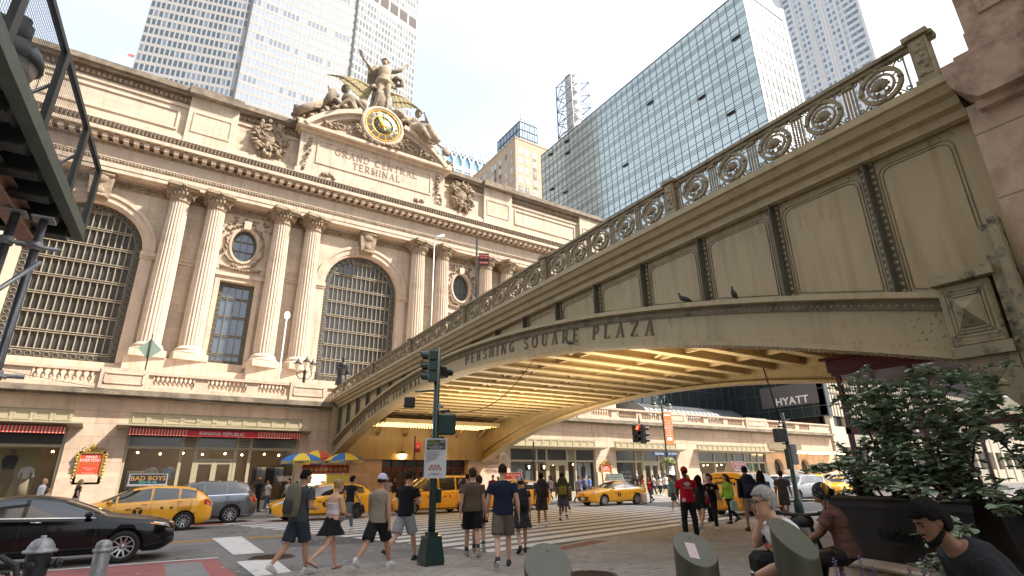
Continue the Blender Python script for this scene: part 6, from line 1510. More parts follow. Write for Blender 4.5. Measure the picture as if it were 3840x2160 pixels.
    m2=evaluated(ob); bpy.data.objects.remove(co); bpy.data.objects.remove(ob); m2.name='body'; body=bpy.data.objects.new('body',m2); COL.objects.link(body); body.parent=t
    # glazing
    patch(K['ws'][0],K['ws'][1],7.15,10,1,.008,8,5).build('w',cglass)
    def both(name,fn,m,par=t,**k):
        a=fn(1); c=fn(-1); a.v+=[]; k0=len(a.v); a.v.extend(c.v); a.f.extend([tuple(i+k0 for i in f) for f in c.f]); a.sm.extend(c.sm); return a.build(name,m,par)
    for o in list(COL.objects):
        if o.name=='w': bpy.data.objects.remove(o)
    both('windscreen',lambda sd: patch(K['ws'][0],K['ws'][1],7.1,10,sd,.008),cglass); both('rear_window',lambda sd: patch(K['rw'][0],K['rw'][1],7.2,10,sd,.008),cglass)
    for sd in (-1,1):
        for (a,c,_) in K['sw']: patch(a,c,5.12,6.93,sd,.008).build('side_window',cglass,t)
        b=MB()
        for d in K['doors']+([L_-.75] if kind!='sedan' else []):
            p=patch(d,d+.012,1.6,6.98,sd,.004,1,10); k0=len(b.v); b.v.extend(p.v); b.f.extend([tuple(i+k0 for i in f) for f in p.f]); b.sm.extend(p.sm)
        p=patch(K['doors'][0]-.4,L_-.5,1.5,1.9,sd,.004,10,1); k0=len(b.v); b.v.extend(p.v); b.f.extend([tuple(i+k0 for i in f) for f in p.f]); b.sm.extend(p.sm)
        b.build('door_seams',plast,t)
        for d in K['doors'][:2]:
            h=S(d+ (K['doors'][1]-K['doors'][0])*.82,4.0,sd); b=MB(); b.tube([h+V((.09,sd*.025,0)),h+V((-.09,sd*.03,.01))],[.014,.014],6); b.build('door_handle',paint if paint is not black_p else chrome,t)
        if kind=='sedan' or kind=='suv':
            p=patch(K['sw'][0][0]-.05,K['sw'][-1][1]+.05,5.0,5.1,sd,.012,12,1); p.build('window_trim',chrome,t)
        # mirror
        p=S(K['ws'][0]+.28,5.3,sd); b=MB(); b.bbox((p.x,p.y+sd*.14,p.z+.05),(.14,.2,.13),.04); b.tube([p,p+V((0,sd*.08,.02))],.02,5); b.build('wing_mirror',paint,t)
        # lamps
        patch(.10,.42,4.3,6.6 if kind!='sedan' else 5.2,sd,.008,6,4,sh=.05).build('headlamp',lampg,t)
        if paint is black_p or kind=='sedan': patch(.34,.52,4.3,4.75,sd,.012,4,2).build('indicator',ambm,t)
        patch(L_-.32,L_-.03,3.7 if kind!='van' else 3.5,5.0 if kind!='van' else 4.6,sd,.008,4,4).build('tail_lamp',redl,t)
    # grille, bumper and plates
    zn=.36; b=MB(); b.bbox((L_/2-.035,0,zn+.08),(.12,W*.56,.22),.04); b.build('grille',plast,t)
    b=MB();
    for i in range(5): b.box(L_/2+.018,L_/2+.03,-W*.25,W*.25,zn+.0+.045*i,zn+.012+.045*i)
    b.bbox((L_/2-.01,0,interp(K['top'],.05)-.09),(.05,.2,.07),.02); b.build('grille_bars',chrome if kind!='wagon' else plast,t)
    b=MB(); b.box(L_/2+.03,L_/2+.045,-.15,.15,zn+.0,zn+.15); b.build('front_plate',white,t); b=MB(); b.box(-L_/2-.03,-L_/2+.01,-.15,.15,.72 if kind!='sedan' else .62,.87 if kind!='sedan' else .77); b.build('rear_plate',white,t)
    # wheels
    rm=rimm or alloy
    wproto=None
    for x_ in wx:
        for sd in (-1,1):
            if wproto is None:
                Rm=Matrix.Rotation(R(90),3,'X'); b=MB(); b.lathe((0,0,0),[(r*.62,-.11),(r*.9,-.115),(r*.985,-.09),(r,-.03),(r,.03),(r*.985,.09),(r*.9,.115),(r*.66,.11),(r*.64,.02),(r*.6,-.02)],28,M=Rm); tyre=b.build('wheel',rubber,t)
                b=MB(); Ra=[(r*.67*cos(2*PI*k/28),r*.67*sin(2*PI*k/28)) for k in range(28)]; Rb2=[(p[0]*.93,p[1]*.93) for p in Ra]
                for yy in (-.113,.113): b.strip([(p[0],yy,p[1]) for p in Ra],[(p[0],yy,p[1]) for p in Rb2],True); b.strip([(p[0],yy,p[1]) for p in Rb2],[(p[0],yy*.4,p[1]) for p in Rb2],True)
                for i in range(spokes):
                    a=2*PI*i/spokes; d=V((cos(a),0,sin(a))); q=V((-sin(a),0,cos(a)))
                    b.add([tuple(d*r*.14-q*.022+V((0,-.075,0))),tuple(d*r*.14+q*.022+V((0,-.075,0))),tuple(d*r*.64+q*.014+V((0,-.108,0))),tuple(d*r*.64-q*.014+V((0,-.108,0))),tuple(d*r*.14-q*.022+V((0,-.05,0))),tuple(d*r*.14+q*.022+V((0,-.05,0))),tuple(d*r*.64+q*.014+V((0,-.07,0))),tuple(d*r*.64-q*.014+V((0,-.07,0)))],[(0,1,2,3),(7,6,5,4),(0,4,5,1),(2,6,7,3),(1,5,6,2),(0,3,7,4)])
                b.lathe((0,0,0),[(.001,-.09),(.055,-.085),(.055,.085),(.001,.09)],12,M=Rm); rim=b.build('rim',rm,tyre)
                b=MB(); b.lathe((0,0,0),[(r*.62,-.04),(r*.62,.04)],20,M=Rm); disc=b.build('hub_shadow',plast,tyre); wproto=tyre; w_=tyre; dt=(rim,disc)
            else:
                w_=wproto.copy(); COL.objects.link(w_)
                for q_ in dt: d=q_.copy(); COL.objects.link(d); d.parent=w_
            w_.location=(x_,sd*(W/2-.125),r); w_.rotation_euler=(0,0,0 if sd<0 else PI)
    t['_']=0; del t['_']
    return t,S,patch,K
def taxi_marks(t,S,K,num='7G33'):
    for sd in (-1,1):
        rot=(R(90),0,0) if sd<0 else (R(90),0,PI); s=K['doors'][0]+.72; p=S(s,3.2,sd); b=MB(); b.lathe((p.x,p.y+sd*.012,p.z+.02),[(.15,0),(.15,.004),(.001,.005)],22,False,M=Matrix.Rotation(R(90)*(-sd),3,'X')); o=b.build('door_emblem',tdec,t)
        text('emblem_letter','T',.24,taxi_y,o,(p.x,p.y+sd*.02,p.z+.02),rot,.002,bold=.012); text('door_lettering','NYC',.09,tdec,t,(p.x+(.27 if sd<0 else -.27)*(-1),p.y+sd*.012,p.z+.1),rot,.002,bold=.004)
        s2=K['doors'][1]+.35; p=S(s2,3.5,sd);
        for dx in (0,.3): b=MB(); b.lathe((p.x-dx,p.y+sd*.008,p.z),[(.045,0),(.045,.003),(.001,.004)],12,False,M=Matrix.Rotation(R(90)*(-sd),3,'X')); b.build('door_roundel',tdec,t)
        p=S(K['L']-.75,4.6,sd); text('fleet_number',num,.12,mat('olive_decal',(.35,.22,.03),.6) if 'olive_decal' not in MATS else MATS['olive_decal'],t,(p.x,p.y+sd*.012,p.z-.06),rot,.001)
def roof_ad(t,K,s,lines,bgm):
    """tent-shaped advertising box on the roof, readable from both sides"""
    x=K['L']/2-s; z=interp(K['top'],s)+.02; b=MB(); b.prism([(-.26,z+.04),(.26,z+.04),(.10,z+.44),(-.10,z+.44)],x-.62,x+.62,'x'); b.box(x-.66,x+.66,-.29,.29,z,z+.045); o=b.build('roof_advert_box',white,t)
    for sd in (-1,1):
        q=MB(); q.quad((x-.58,sd*.252,z+.075),(x+.58,sd*.252,z+.075),(x+.58,sd*.114,z+.42),(x-.58,sd*.114,z+.42)); p=q.build('advert',bgm,o)
        for (body,sz,zz,m_) in lines:
            yy=lerp(.252,.114,(zz-.075)/.345)+.006; text('advert_lettering',body,sz,m_,o,(x,sd*yy,z+zz),((R(90-21.8),0,0) if sd<0 else (R(90-21.8),0,PI)),.002,bold=.004)
def taxi(kind,label,x,y,az,num,ad=None,rimm=None,spokes=10):
    t,S,patch,K=make_car(kind,taxi_y,label,'taxi',x,y,az,'yellow taxis around the crossing',spokes,rimm,taxi=True); taxi_marks(t,S,K,num)
    if ad: roof_ad(t,K,*ad)
    else:
        s=K['ws'][1]+.3; b=MB(); zz=interp(K['top'],s); b.bbox((K['L']/2-s,0,zz+.09),(.16,.42,.13),.04); b.build('roof_light',mat('roof_lamp_cream',(.7,.62,.4),.4) if 'roof_lamp_cream' not in MATS else MATS['roof_lamp_cream'],t)
    return t
# black sedan in front (heading east)
make_car('sedan',black_p,'glossy black sedan heading right in the near lane, cropped by the left edge','car',-1.72,16.75,90,spokes=10)
adk=mat('advert_black',(.02,.02,.02),.4); adr=mat('advert_red',(.55,.02,.012),.4); adg=mat('advert_green',(.10,.16,.07),.4); cyan=mat('lettering_cyan',(.1,.6,.55),.4); yl=mat('lettering_gold',(.8,.42,.06),.4)
taxi('wagon','yellow wagon taxi with a BAD BOYS roof advert, beside the black sedan',-.05,25.7,-90,'7G33',(2.35,[('BAD BOYS',.24,.27,yl),('RIDE OR DIE',.1,.13,cyan)],adk))
make_car('suv',grey_p,'dark grey estate car behind the yellow wagon taxi','car',1.9,28.6,-90)
taxi('wagon','yellow wagon taxi with no roof advert behind the man with the grey-green backpack',7.05,27.5,-92,'9M65',None,rimm=mat('dark_alloy',(.08,.08,.085),.4,.6))
taxi('van','yellow van taxi under the arch, partly behind the traffic signal post',12.9,28.0,-90,'4K12')
taxi('wagon','yellow wagon taxi with a red roof advert behind the man in grey with a backpack',17.6,27.4,-90,'2B80',(2.3,[('GLITZ & GLAM',.14,.3,white),('WINS',.12,.16,white)],adr))
taxi('sedan','yellow sedan taxi with a green and white roof advert, in sunshine right of the arch',25.45,27.6,-90,'6Y21',(2.75,[('50% MORE SAVINGS',.12,.3,white),('IN NYC LOCATIONS',.12,.15,white)],adg),rimm=mat('silver_hubcap',(.5,.5,.5),.35,.4),spokes=9)
make_car('suv',silver_p,'silver off-roader whose nose shows left of the red polo man','car',34.3,26.0,-90)
taxi('suv','yellow taxi whose nose shows behind the red polo man, in front of the silver off-roader',32.2,22.6,-90,'8C44')
taxi('van','yellow van taxi seen from behind with a red MUSEUM OF BROADWAY roof advert',24.1,16.6,83,'3D07',(3.35,[('MUSEUM OF',.15,.31,white),('BROADWAY',.15,.16,white)],adr))
make_car('suv',white_p,'white off-roader in sunlight beyond the yellow van taxi','car',37.8,22.4,-90)
t,S,patch,K=make_car('suv',white_p,'white car with its tailgate raised behind the white off-roader','car',44.5,28.0,-90)
b=MB(); b.bbox((-K['L']/2-.35,0,1.95),(.95,1.35,.06),.02,T=Matrix.Rotation(R(-12),3,'Y')); b.build('raised_tailgate',white_p,t)
taxi('suv','yellow off-roader taxi facing us in sunlight, behind the seated woman',43.6,24.3,-112,'5F90')
taxi('sedan','yellow sedan taxi at the far right, half hidden by the shrub',51.5,26.5,-95,'1A36')
make_car('suv',grey_p,'grey car with an open rear hatch by the arched side doors','car',57.0,29.2,-90)
# suitcase
t=thing('suitcase','pink-beige wheeled suitcase pulled by the tourist in red','suitcase',(27.15,26.5,RZ)); b=MB(); b.bbox((0,0,.4),(.42,.26,.6),.05);
b.build('shell',mat('suitcase_pink',(.50,.33,.26),.45,var=.1),t); b=MB()
for x in (-.16,.16):
    for y in (-.08,.08): b.cyl((x,y-.02,.05),(x,y+.02,.05),.045,n=10)
b.build('wheels',black,t); b=MB(); b.tube([(-.1,.08,.7),(-.1,.08,1.02),(.1,.08,1.02),(.1,.08,.7)],.012,6); b.build('handle',steel,t)
# scooter between the seated man and woman
sg=carpaint('scooter_dark_green',(.01,.022,.02))
t=thing('motor_scooter','dark scooter with a yellow-lit mirror parked between the seated man and the seated woman','scooter',tuple(at(1990,1300,D=7.6))[:2]+(0,),R(20));
b=MB(); b.tube([(-.75,0,.62),(-.45,0,.70),(-.1,0,.62),(.05,0,.42)],[(.05,.08),(.17,.15),(.15,.14),(.14,.08)],12,ref=(0,1,0)); b.tube([(.05,0,.36),(.45,0,.34),(.62,0,.6),(.55,0,1.0)],[(.16,.05),(.17,.05),(.22,.09),(.12,.09)],12,ref=(0,1,0)); b.build('bodywork',sg,t)
b=MB(); b.tube([(-.75,0,.74),(-.4,0,.80),(-.05,0,.76)],[(.12,.04),(.16,.06),(.12,.04)],12,ref=(0,1,0)); b.build('saddle',plast,t)
b=MB(); b.tube([(.55,.0,.98),(.5,0,1.12),(.45,-.34,1.16)],.022,8); b.tube([(.5,0,1.12),(.45,.34,1.16)],.022,8); b.ball((.56,0,1.05),(.12,.14,.1),12,8); b.build('handlebars',plast,t)
for s in (-1,1):
    b=MB(); b.tube([(.45,s*.3,1.16),(.5,s*.33,1.38)],.008,5); m=b.build('mirror_stalk',black,t); b=MB(); b.ball((.5,s*.33,1.43),(.02,.05,.075),12,8); b.build('mirror',mat('mirror_yellow_glow',(.45,.30,.06),.1,.8) if s<0 else black,m)  # yellow light on one mirror put into its colour
    b=MB(); b.tube([(.46,s*.22,1.15),(.45,s*.36,1.16)],.028,8); b.build('grip',rubber,t)
for x in (-.55,.68): b=MB(); b.lathe((x,0,.25),[(.13,-.05),(.24,-.055),(.25,0),(.24,.055),(.13,.05)],20,M=Matrix.Rotation(R(90),3,'X')); w_=b.build('wheel',rubber,t); b=MB(); b.lathe((x,0,.25),[(.14,-.03),(.14,.03),(.03,.05)],14,M=Matrix.Rotation(R(90),3,'X')); b.build('rim',alloy,w_)
b=MB(); b.bbox((-.85,0,.6),(.06,.16,.1),.02); b.build('tail_lamp',redl,t)
# ================================================================ STREET FURNITURE
def tri_bolt(): pass
# --- dark green traffic signal post with its sign board
bx,by=5.02,10.85
t=thing('signal_post','dark green traffic signal post on a boxy base with a white rules board, centre foreground','traffic signal',(bx,by,0),R(0))
b=MB(); b.prism([(-.2,-.2),(.2,-.2),(.22,0),(.2,.2),(-.2,.2),(-.22,0)],0,.05,'z'); b.add([(-.21,-.21,.05),(.21,-.21,.05),(.21,.21,.05),(-.21,.21,.05),(-.155,-.155,.48),(.155,-.155,.48),(.155,.155,.48),(-.155,.155,.48)],[(0,1,5,4),(1,2,6,5),(2,3,7,6),(3,0,4,7),(4,5,6,7)]); b.box(-.16,.16,-.16,.16,.48,.53); b.box(-.1,.1,-.1,.1,.53,.6); b.build('base',green,t)
b=MB(); b.lathe((0,0,0),[(.075,.58),(.075,2.6),(.066,2.62),(.062,4.4),(.02,4.42)],18); b.build('pole',green,t)
def signal(par,x,y,z,az,m=green,lit=None,n=3):
    """three-lens head facing az (degrees clockwise from north)"""
    Rm=Matrix.Rotation(R(-az),3,'Z'); c=V((x,y,z));
    b=MB(T=Matrix.Translation(c)@Rm.to_4x4()); k=.235
    for i in range(n): b.bbox((0,0,k*(n/2-.5-i)),(.24,.2,k*.97),.02)
    h=b.build('signal_head',m,par)
    for i in range(n):
        zc=k*(n/2-.5-i); b=MB(T=Matrix.Translation(c)@Rm.to_4x4()); L_=.2; nn=14; A=[];B_=[];C_=[]
        for j in range(nn+1):
            a=R(-35+250*j/nn); A.append((.1*cos(a),.1,zc+.1*sin(a))); B_.append((.1*cos(a),.1+L_*(.75+.25*sin(a)),zc+.1*sin(a))); C_.append((.094*cos(a),.1+L_*(.75+.25*sin(a)),zc+.094*sin(a)))
        b.strip(A,B_,smooth=True); b.strip(B_,C_); b.strip([(p[0]*.94,p[1],zc+(p[2]-zc)*.94) for p in A],C_,smooth=True); b.build('visor',m,h)
        b=MB(T=Matrix.Translation(c)@Rm.to_4x4()); b.lathe((0,.1,zc),[(.088,0),(.07,.02),(.001,.028)],16,M=Matrix.Rotation(R(-90),3,'X'));
        b.build('lens',mat('lens_red_lit',(.8,.03,.02),.3,emit=(1,.05,.02),estr=4) if (lit==i and 'lens_red_lit' not in MATS) else MATS['lens_red_lit'] if lit==i else (MATS.get('lens_dark') or mat('lens_dark',(.03,.03,.03),.25)),h)
    return h
signal(t,-.02-.1,.02-.02,3.98,-68);
b=MB(); b.tube([(0,0,4.25),(-.1,0,4.25)],.02,6); b.tube([(0,0,3.7),(-.1,0,3.7)],.02,6); b.build('bracket',green,t)
# cross arms with signals seen edge-on behind the post
for (dx,dy,zz,a,lab) in ((-.38,.42,3.35,35,'l'),(.35,.55,3.95,55,'r')):
    b=MB(); b.tube([(0,0,zz+.1),(dx*.9,dy*.9,zz+.1)],.022,6); b.build('arm',green,t)
signal(t,-.42,.5,3.22,20,black,None,1); signal(t,.32,.5,3.98,75,black,None,1); signal(t,.42,.62,3.98,75,black,None,1)
# camera-style sensor
b=MB(); b.tube([(.0,-.02,3.02),(.06,-.1,3.1)],.025,8); b.tube([(.03,-.12,3.13),(.13,-.03,3.1)],.038,10); b.build('camera_sensor',mat('sensor_beige',(.45,.42,.38),.5),t)
# pedestrian signal box, seen from behind
b=MB(); b.bbox((.24,-.05,2.72),(.40,.2,.44),.03,T=Matrix.Rotation(R(-28),3,'Z')); b.tube([(0,0,2.98),(.2,-.04,2.98)],.025,6); b.tube([(0,0,2.44),(.2,-.04,2.44)],.03,6); b.tube([(.1,0,3.0),(.3,-.06,3.02)],.035,6); b.build('pedestrian_signal_box',green,t)
b=MB(); b.bbox((.13,.02,1.28),(.11,.12,.28),.02); b.build('push_button_box',green,t)
# rules board
sb=mat('sign_board_white',(.55,.57,.60),.5,var=.02); sd=mat('sign_board_dark',(.05,.058,.055),.5); sgn=mat('sign_lime_lettering',(.33,.45,.02),.5); sk_=mat('sign_black_lettering',(.06,.06,.065),.6)
Rb=Matrix.Rotation(R(-27),3,'Z'); e=thing('tmp','x','x'); bpy.data.objects.remove(e)
bd=MB(); bd.bbox((0,0,0),(.46,.012,.80),.004); o=bd.build('rules_board',sb,t); o.location=(-.03,-.12,2.02); o.rotation_euler=(0,0,R(-27))
bd=MB(); bd.bbox((-.16,.07,0),(.30,.012,.80),.004,T=Matrix.Rotation(R(68),3,'Z')); bd.build('side_board',sb,o)
q=MB(); q.box(-.205,.205,-.0085,-.0065,.17,.375); q.build('dark_header',sd,o)
def bt(s,sz,x,z,m=sk_,al='CENTER'): text('board_lettering',s,sz,m,o,(x,-.0105,z),FACE_S,.0008,al)
bt('Pershing\nSquare Plaza',.052,-.19,.325,sgn,'LEFT'); bt('DOT',.05,.15,.335,white); bt('Welcome!',.026,0,.255,white); bt('We want you to have a safe and enjoyable time.\nWe welcome and respond to rules and\nplease enjoy this plaza space.',.0185,0,.215,white); bt('Pedestrian Plaza Rules Prohibit:',.028,-.19,.14,sk_,'LEFT')
bt('• Amplification of sound or noise\n• Use of open flames or smoking\n• Commercial activity without a permit\n• Skateboarding, rollerblading, cycling\n• Blocking of walkways or exits\n• Littering, camping or storage\n• Feeding of birds or animals\n• Damaging plants or furniture\n• Drinking of alcohol\n• Loitering\n• Spitting',.019,-.19,.02,sk_,'LEFT')
for i,(x,z) in enumerate([(-.07,-.155),(0,-.155),(.07,-.155),(-.11,-.215),(-.037,-.215),(.037,-.215),(.11,-.215)]):
    q=MB(); q.tube([(x+.026*cos(a),-.0095,z+.026*sin(a)) for a in [2*PI*k/16 for k in range(17)]],.0035,4,cap=False); q.bar((x-.018,-.0095,z+.018),(x+.018,-.0095,z-.018),.005,.003); q.build('prohibition_ring',red,o)
    q=MB(); q.ball((x,-.009,z+.01),(.006,.002,.006),6,4); q.box(x-.007,x+.007,-.010,-.0088,z-.014,z+.004); q.build('pictogram',sk_,o)
bt('Please use respect at events\nUNDER 311 OR 511\nfor questions, comments, or complaints',.018,0,-.315,sk_)
# --- fire hydrant and small round bollard at the left
hx,hy=at(112,1345,Z=.93).x,at(112,1345,Z=.93).y
silv=mat('silver_painted_iron',(.30,.31,.32),.4,.5,var=.3,vscale=10,bump=.5,bscale=40); bki=mat('black_painted_iron',(.02,.021,.023),.4,.2,var=.4,vscale=20,bump=.6,bscale=50,dirt=(.2,.2,.2),dscale=30,dlo=.66,dhi=.7)
t=thing('fire_hydrant','black fire hydrant with a silver domed bonnet, lower left corner','fire hydrant',(hx,hy,0)); t.scale=(.93,)*3
b=MB(); b.lathe((0,0,0),[(.19,0),(.19,.05),(.145,.07),(.14,.4),(.15,.6),(.16,.72),(.16,.76)],22); b.build('barrel',bki,t)
b=MB(); b.lathe((0,0,0),[(.205,.755),(.215,.77),(.21,.79),(.175,.80),(.165,.84),(.13,.905),(.08,.945),(.035,.955),(.035,.99),(.001,.99)],26);
for i in range(18): a=2*PI*i/18; b.bar((.165*cos(a),.165*sin(a),.835),(.085*cos(a),.085*sin(a),.94),.012,.012)
b.build('bonnet',silv,t)
for (dx,dy,r_,l) in ((.14,-.02,.075,.11),(-.13,-.06,.055,.08),(-.03,-.14,.06,.08)):
    d=V((dx,dy,0)).normalized(); b=MB(); b.tube([d*.12+V((0,0,.60)),d*(.12+l)+V((0,0,.60))],[r_*.8,r_*.85],14); b.tube([d*(.12+l)+V((0,0,.60)),d*(.15+l)+V((0,0,.60)),d*(.17+l)+V((0,0,.60))],[r_,r_,r_*.8],14); b.tube([d*(.17+l)+V((0,0,.60)),d*(.2+l)+V((0,0,.60))],[.025,.022],5); b.build('hose_cap',bki,t)
p=at(264,1362,Z=.95); t=thing('steel_bollard','grey galvanised round bollard with a domed cap beside the fire hydrant','bollard',(p.x,p.y,0)); b=MB(); b.lathe((0,0,0),[(.085,0),(.085,.84),(.08,.85)],20); b.build('post',silv,t); b=MB(); b.lathe((0,0,0),[(.10,.84),(.105,.855),(.10,.87),(.08,.88),(.085,.90),(.075,.94),(.04,.965),(.001,.972)],20); b.build('cap',silv,t)
p=at(-6,1440,Z=.8); t=thing('bicycle_rack','dark bent tube bicycle rack cut off by the lower left corner','bicycle rack',(p.x,p.y,0)); b=MB(); b.tube([(-.3,0,0),(-.3,0,.75),(-.2,0,.9),(0,0,.93),(.12,0,.85),(.17,0,.7),(.17,0,0)],.028,10); b.build('tube_loop',bki,t); b=MB(); b.tube([(-.3,.06,.4),(-.1,.06,.8),(.07,.05,.78),(.12,.05,.5)],.02,8); b.build('lock_cable',rubber,t)
# --- slanted security bollards
bolm=mat('bronze_green_bollard',(.075,.077,.055),.42,.25,var=.06,vscale=4); bolt_=mat('bronze_green_top',(.095,.10,.072),.5,.1,var=.12,vscale=9,dirt=(.13,.13,.10),dscale=8,dlo=.6,dhi=.75)
def slant(px,py,z,r,lab,az=0,sticker=False,tilt=.13):
    p=at(px,py,Z=z); t=thing('security_bollard',lab,'bollard',(p.x,p.y,0),R(az),'slanted bollards on the plaza'); n=40; b=MB(); A=[(r*cos(2*PI*i/n),r*sin(2*PI*i/n)) for i in range(n)]
    zt=lambda x,y: z-(x/r)*tilt; lo=[(x,y,0) for x,y in A]; up=[(x,y,zt(x,y)-.012) for x,y in A]; u2=[(x*.985,y*.985,zt(x,y)) for x,y in A]
    b.strip(lo,up,True,True); b.strip(up,u2,True); b.build('post',bolm,t); q=MB(); q.add(u2,[tuple(range(n))]); q.ball((-.6*r,.1*r,zt(-.6*r,0)+.004),(.008,.008,.005),6,4); q.build('top_plate',bolt_,t)
    if sticker: s=MB(); s.quad(*[(x,y,zt(x,y)+.002) for x,y in ((-.07,-.06),(.09,-.10),(.11,-.02),(-.05,.03))]); s.build('torn_sticker',mat('sticker_pale_pink',(.5,.40,.40),.7,dirt=(.6,.6,.6),dscale=20),t)
slant(1378,1419,.97,.185,'slanted green bollard at the bottom centre edge, lowest of the three',-118)
slant(1748,1380,.99,.185,'slanted green bollard with a torn sticker on top, middle of the three',-112,True,.12)
slant(1995,1352,1.12,.168,'slanted green bollard in front of the seated man in white, rightmost',-100,False,.14)
# distant dark bollards on the far kerb
for i,(x,y,lab) in enumerate([(4.2,31.5,'dark green bollard behind the yellow wagon taxi, left of the two women'),(7.3,31.3,'dark green bollard in front of the man in turquoise'),(25.1,31.6,'short dark bollard left of the yellow sedan taxi nose'),(31.8,31.2,'dark bollard at the rear of the yellow sedan taxi'),(35.9,31.8,'dark green bollard left of the women by the shop'),(40.0,31.8,'dark green bollard at the right of the women by the shop')]):
    t=thing('kerb_bollard',lab,'bollard',(x,y,.06),0,'bollards along the far kerb'); b=MB(); b.lathe((0,0,0),[(.17,0),(.17,.9),(.15,.96),(.001,.98)],16); b.build('post',bolm,t); b=MB(); b.lathe((0,0,0),[(.175,.8),(.175,.84)],16); b.build('band',bki,t)
# --- black planter, shrub, kerb wall, rails
blk=mat('black_cast_planter',(.014,.014,.014),.45,.2,var=.2,vscale=5,bump=.2)
p0=V((10.2,3.0,0)); p1=V((9.3,.25,0));
def planter(x,y,az,L_,lab):
    t=thing('planter',lab,'planter',(x,y,.58),R(az)); b=MB(); b.add([(-L_/2+.08,-.3,0),(L_/2-.08,-.3,0),(L_/2-.08,.3,0),(-L_/2+.08,.3,0),(-L_/2,-.38,.62),(L_/2,-.38,.62),(L_/2,.38,.62),(-L_/2,.38,.62)],[(0,3,2,1),(0,1,5,4),(1,2,6,5),(2,3,7,6),(3,0,4,7)]); b.box(-L_/2-.04,L_/2+.04,-.42,.42,.62,.66); b.box(-L_/2-.02,L_/2+.02,-.40,.40,.66,.72); b.tube([(-L_/2-.03,-.42,.73),(L_/2+.03,-.42,.73)],.03,8); b.build('tub',blk,t)
    b=MB(); b.box(-L_/2+.05,L_/2-.05,-.34,.34,.70,.735); b.build('soil',mat('dark_soil',(.03,.022,.016),.95,var=.3,vscale=20) if 'dark_soil' not in MATS else MATS['dark_soil'],t)
    b=MB(); M_=Matrix.Rotation(R(7),3,'X')
    for a in (1,.86): b.tube([(.27*a*cos(k),-.345-.0,.33+.13*a*sin(k)) for k in [2*PI*i/28 for i in range(29)]],.009,5,cap=False)
    o=b.build('oval_emblem',blk,t); text('emblem_lettering','Grand Central\nPARTNERSHIP',.06,blk,o,(0,-.352,.30),(R(90),0,0),.006); q=MB(); q.box(-.04,.04,-.36,-.34,.37,.40); q.box(-.02,.02,-.36,-.34,.40,.42); q.build('emblem_mark',blk,o); return t
a=at(2180,1245,D=6.8); c=at(2500,1260,D=5.0)
planter(8.08,3.32,-107.5,1.95,'long black planter with an oval emblem, behind the man in dark grey')
planter(7.42,1.22,-107.5,1.95,'second black planter at the right edge of the picture')
t=thing('kerb_wall','low granite wall under the black planters','low wall',(7.9,2.6,0),R(-107.5)); b=MB(); b.bbox((.2,-.12,.26),(4.6,1.15,.52),.03); b.build('wall',granp,t); b=MB(); b.bbox((.2,-.12,.545),(4.7,1.25,.06),.02); b.build('coping',granp,t)
# leafy shrub: stems and hundreds of single leaves
leafA=mat('leaf_green',(.21,.29,.17),.45,spec=.4,var=.3,vscale=3); leafB=mat('leaf_pale_green',(.36,.43,.31),.5,spec=.4,var=.2,vscale=3); stemm=mat('shrub_stem',(.08,.055,.035),.8)
def leaf(b,p,d,up,L_,w):
    d=d.normalized(); s=d.cross(up); s=s.normalized() if s.length>.05 else V((1,0,0)); n=s.cross(d); k=.18*w
    pts=[p,p+d*L_*.25+s*w*.42+n*k,p+d*L_*.6+s*w*.5+n*k,p+d*L_*.88+s*w*.25+n*k*.5,p+d*L_,p+d*L_*.88-s*w*.25+n*k*.5,p+d*L_*.6-s*w*.5+n*k,p+d*L_*.25-s*w*.42+n*k,p+d*L_*.3,p+d*L_*.65]
    b.add([tuple(q) for q in pts],[(0,1,8),(1,2,9,8),(2,3,9),(3,4,9),(4,5,9),(5,6,9),(6,7,8,9),(7,0,8)],False)
def shrub(x,y,z,lab,stems,h,spread,nl,seed,size=(.05,.085),name='shrub',dirb=(0,0),pale=.25,row=0.):
    rg=random.Random(seed); t=thing(name,lab,'shrub',(x,y,z)); st=MB(); la=MB(); lb=MB(); tips=[]
    for i in range(stems):
        a=rg.uniform(0,2*PI); r=rg.uniform(.3,1)*spread; H_=h*(rg.uniform(.6,1.05) if i%3 else rg.uniform(.05,.5)); x0=rg.uniform(-.4,.4)*spread*.6; y0=rg.uniform(-.2,.2)*spread; u_=rg.uniform(-row,row); x0+=.3*u_; y0+=.95*u_; low=(i%3==0)
        pts=[V((x0,y0,0)),V((x0+.25*r*cos(a),y0+.25*r*sin(a),H_*.4)),V((x0+.6*r*cos(a)+dirb[0]*.4,y0+.6*r*sin(a)+dirb[1]*.4,H_*.75)),V((x0+r*cos(a)+dirb[0]-(.4 if low and row else 0),y0+r*sin(a)+dirb[1],H_-(.25 if low and row else 0)))]
        st.tube(pts,[.016,.012,.008,.003],6)
        for k in range(nl//stems//5):
            f=rg.uniform(.1,1)**.85; q=f*3; j=min(2,int(q)); p=pts[j].lerp(pts[j+1],q-j); a2=rg.uniform(0,2*PI); L2=rg.uniform(.10,.34)*h*.45; e=p+V((cos(a2)*L2,sin(a2)*L2,rg.uniform(-.12,.3)*L2*2)); st.tube([p,(p+e)/2+V((0,0,.03)),e],[.005,.0035,.002],4)
            for m_ in range(5):
                g=rg.uniform(.25,1.02); c=p.lerp(e,g)+V((0,0,.03*(1-abs(2*g-1)))); a3=rg.uniform(0,2*PI); d=V((cos(a3),sin(a3),rg.uniform(-.5,.35))); L_=rg.uniform(*size); leaf(lb if rg.random()<pale else la,c,d,V((rg.uniform(-.4,.4),rg.uniform(-.4,.4),1)),L_,L_*rg.uniform(.6,.8))
    st.build('stems',stemm,t); la.build('foliage',leafA,t); lb.build('pale_foliage',leafB,t); return t
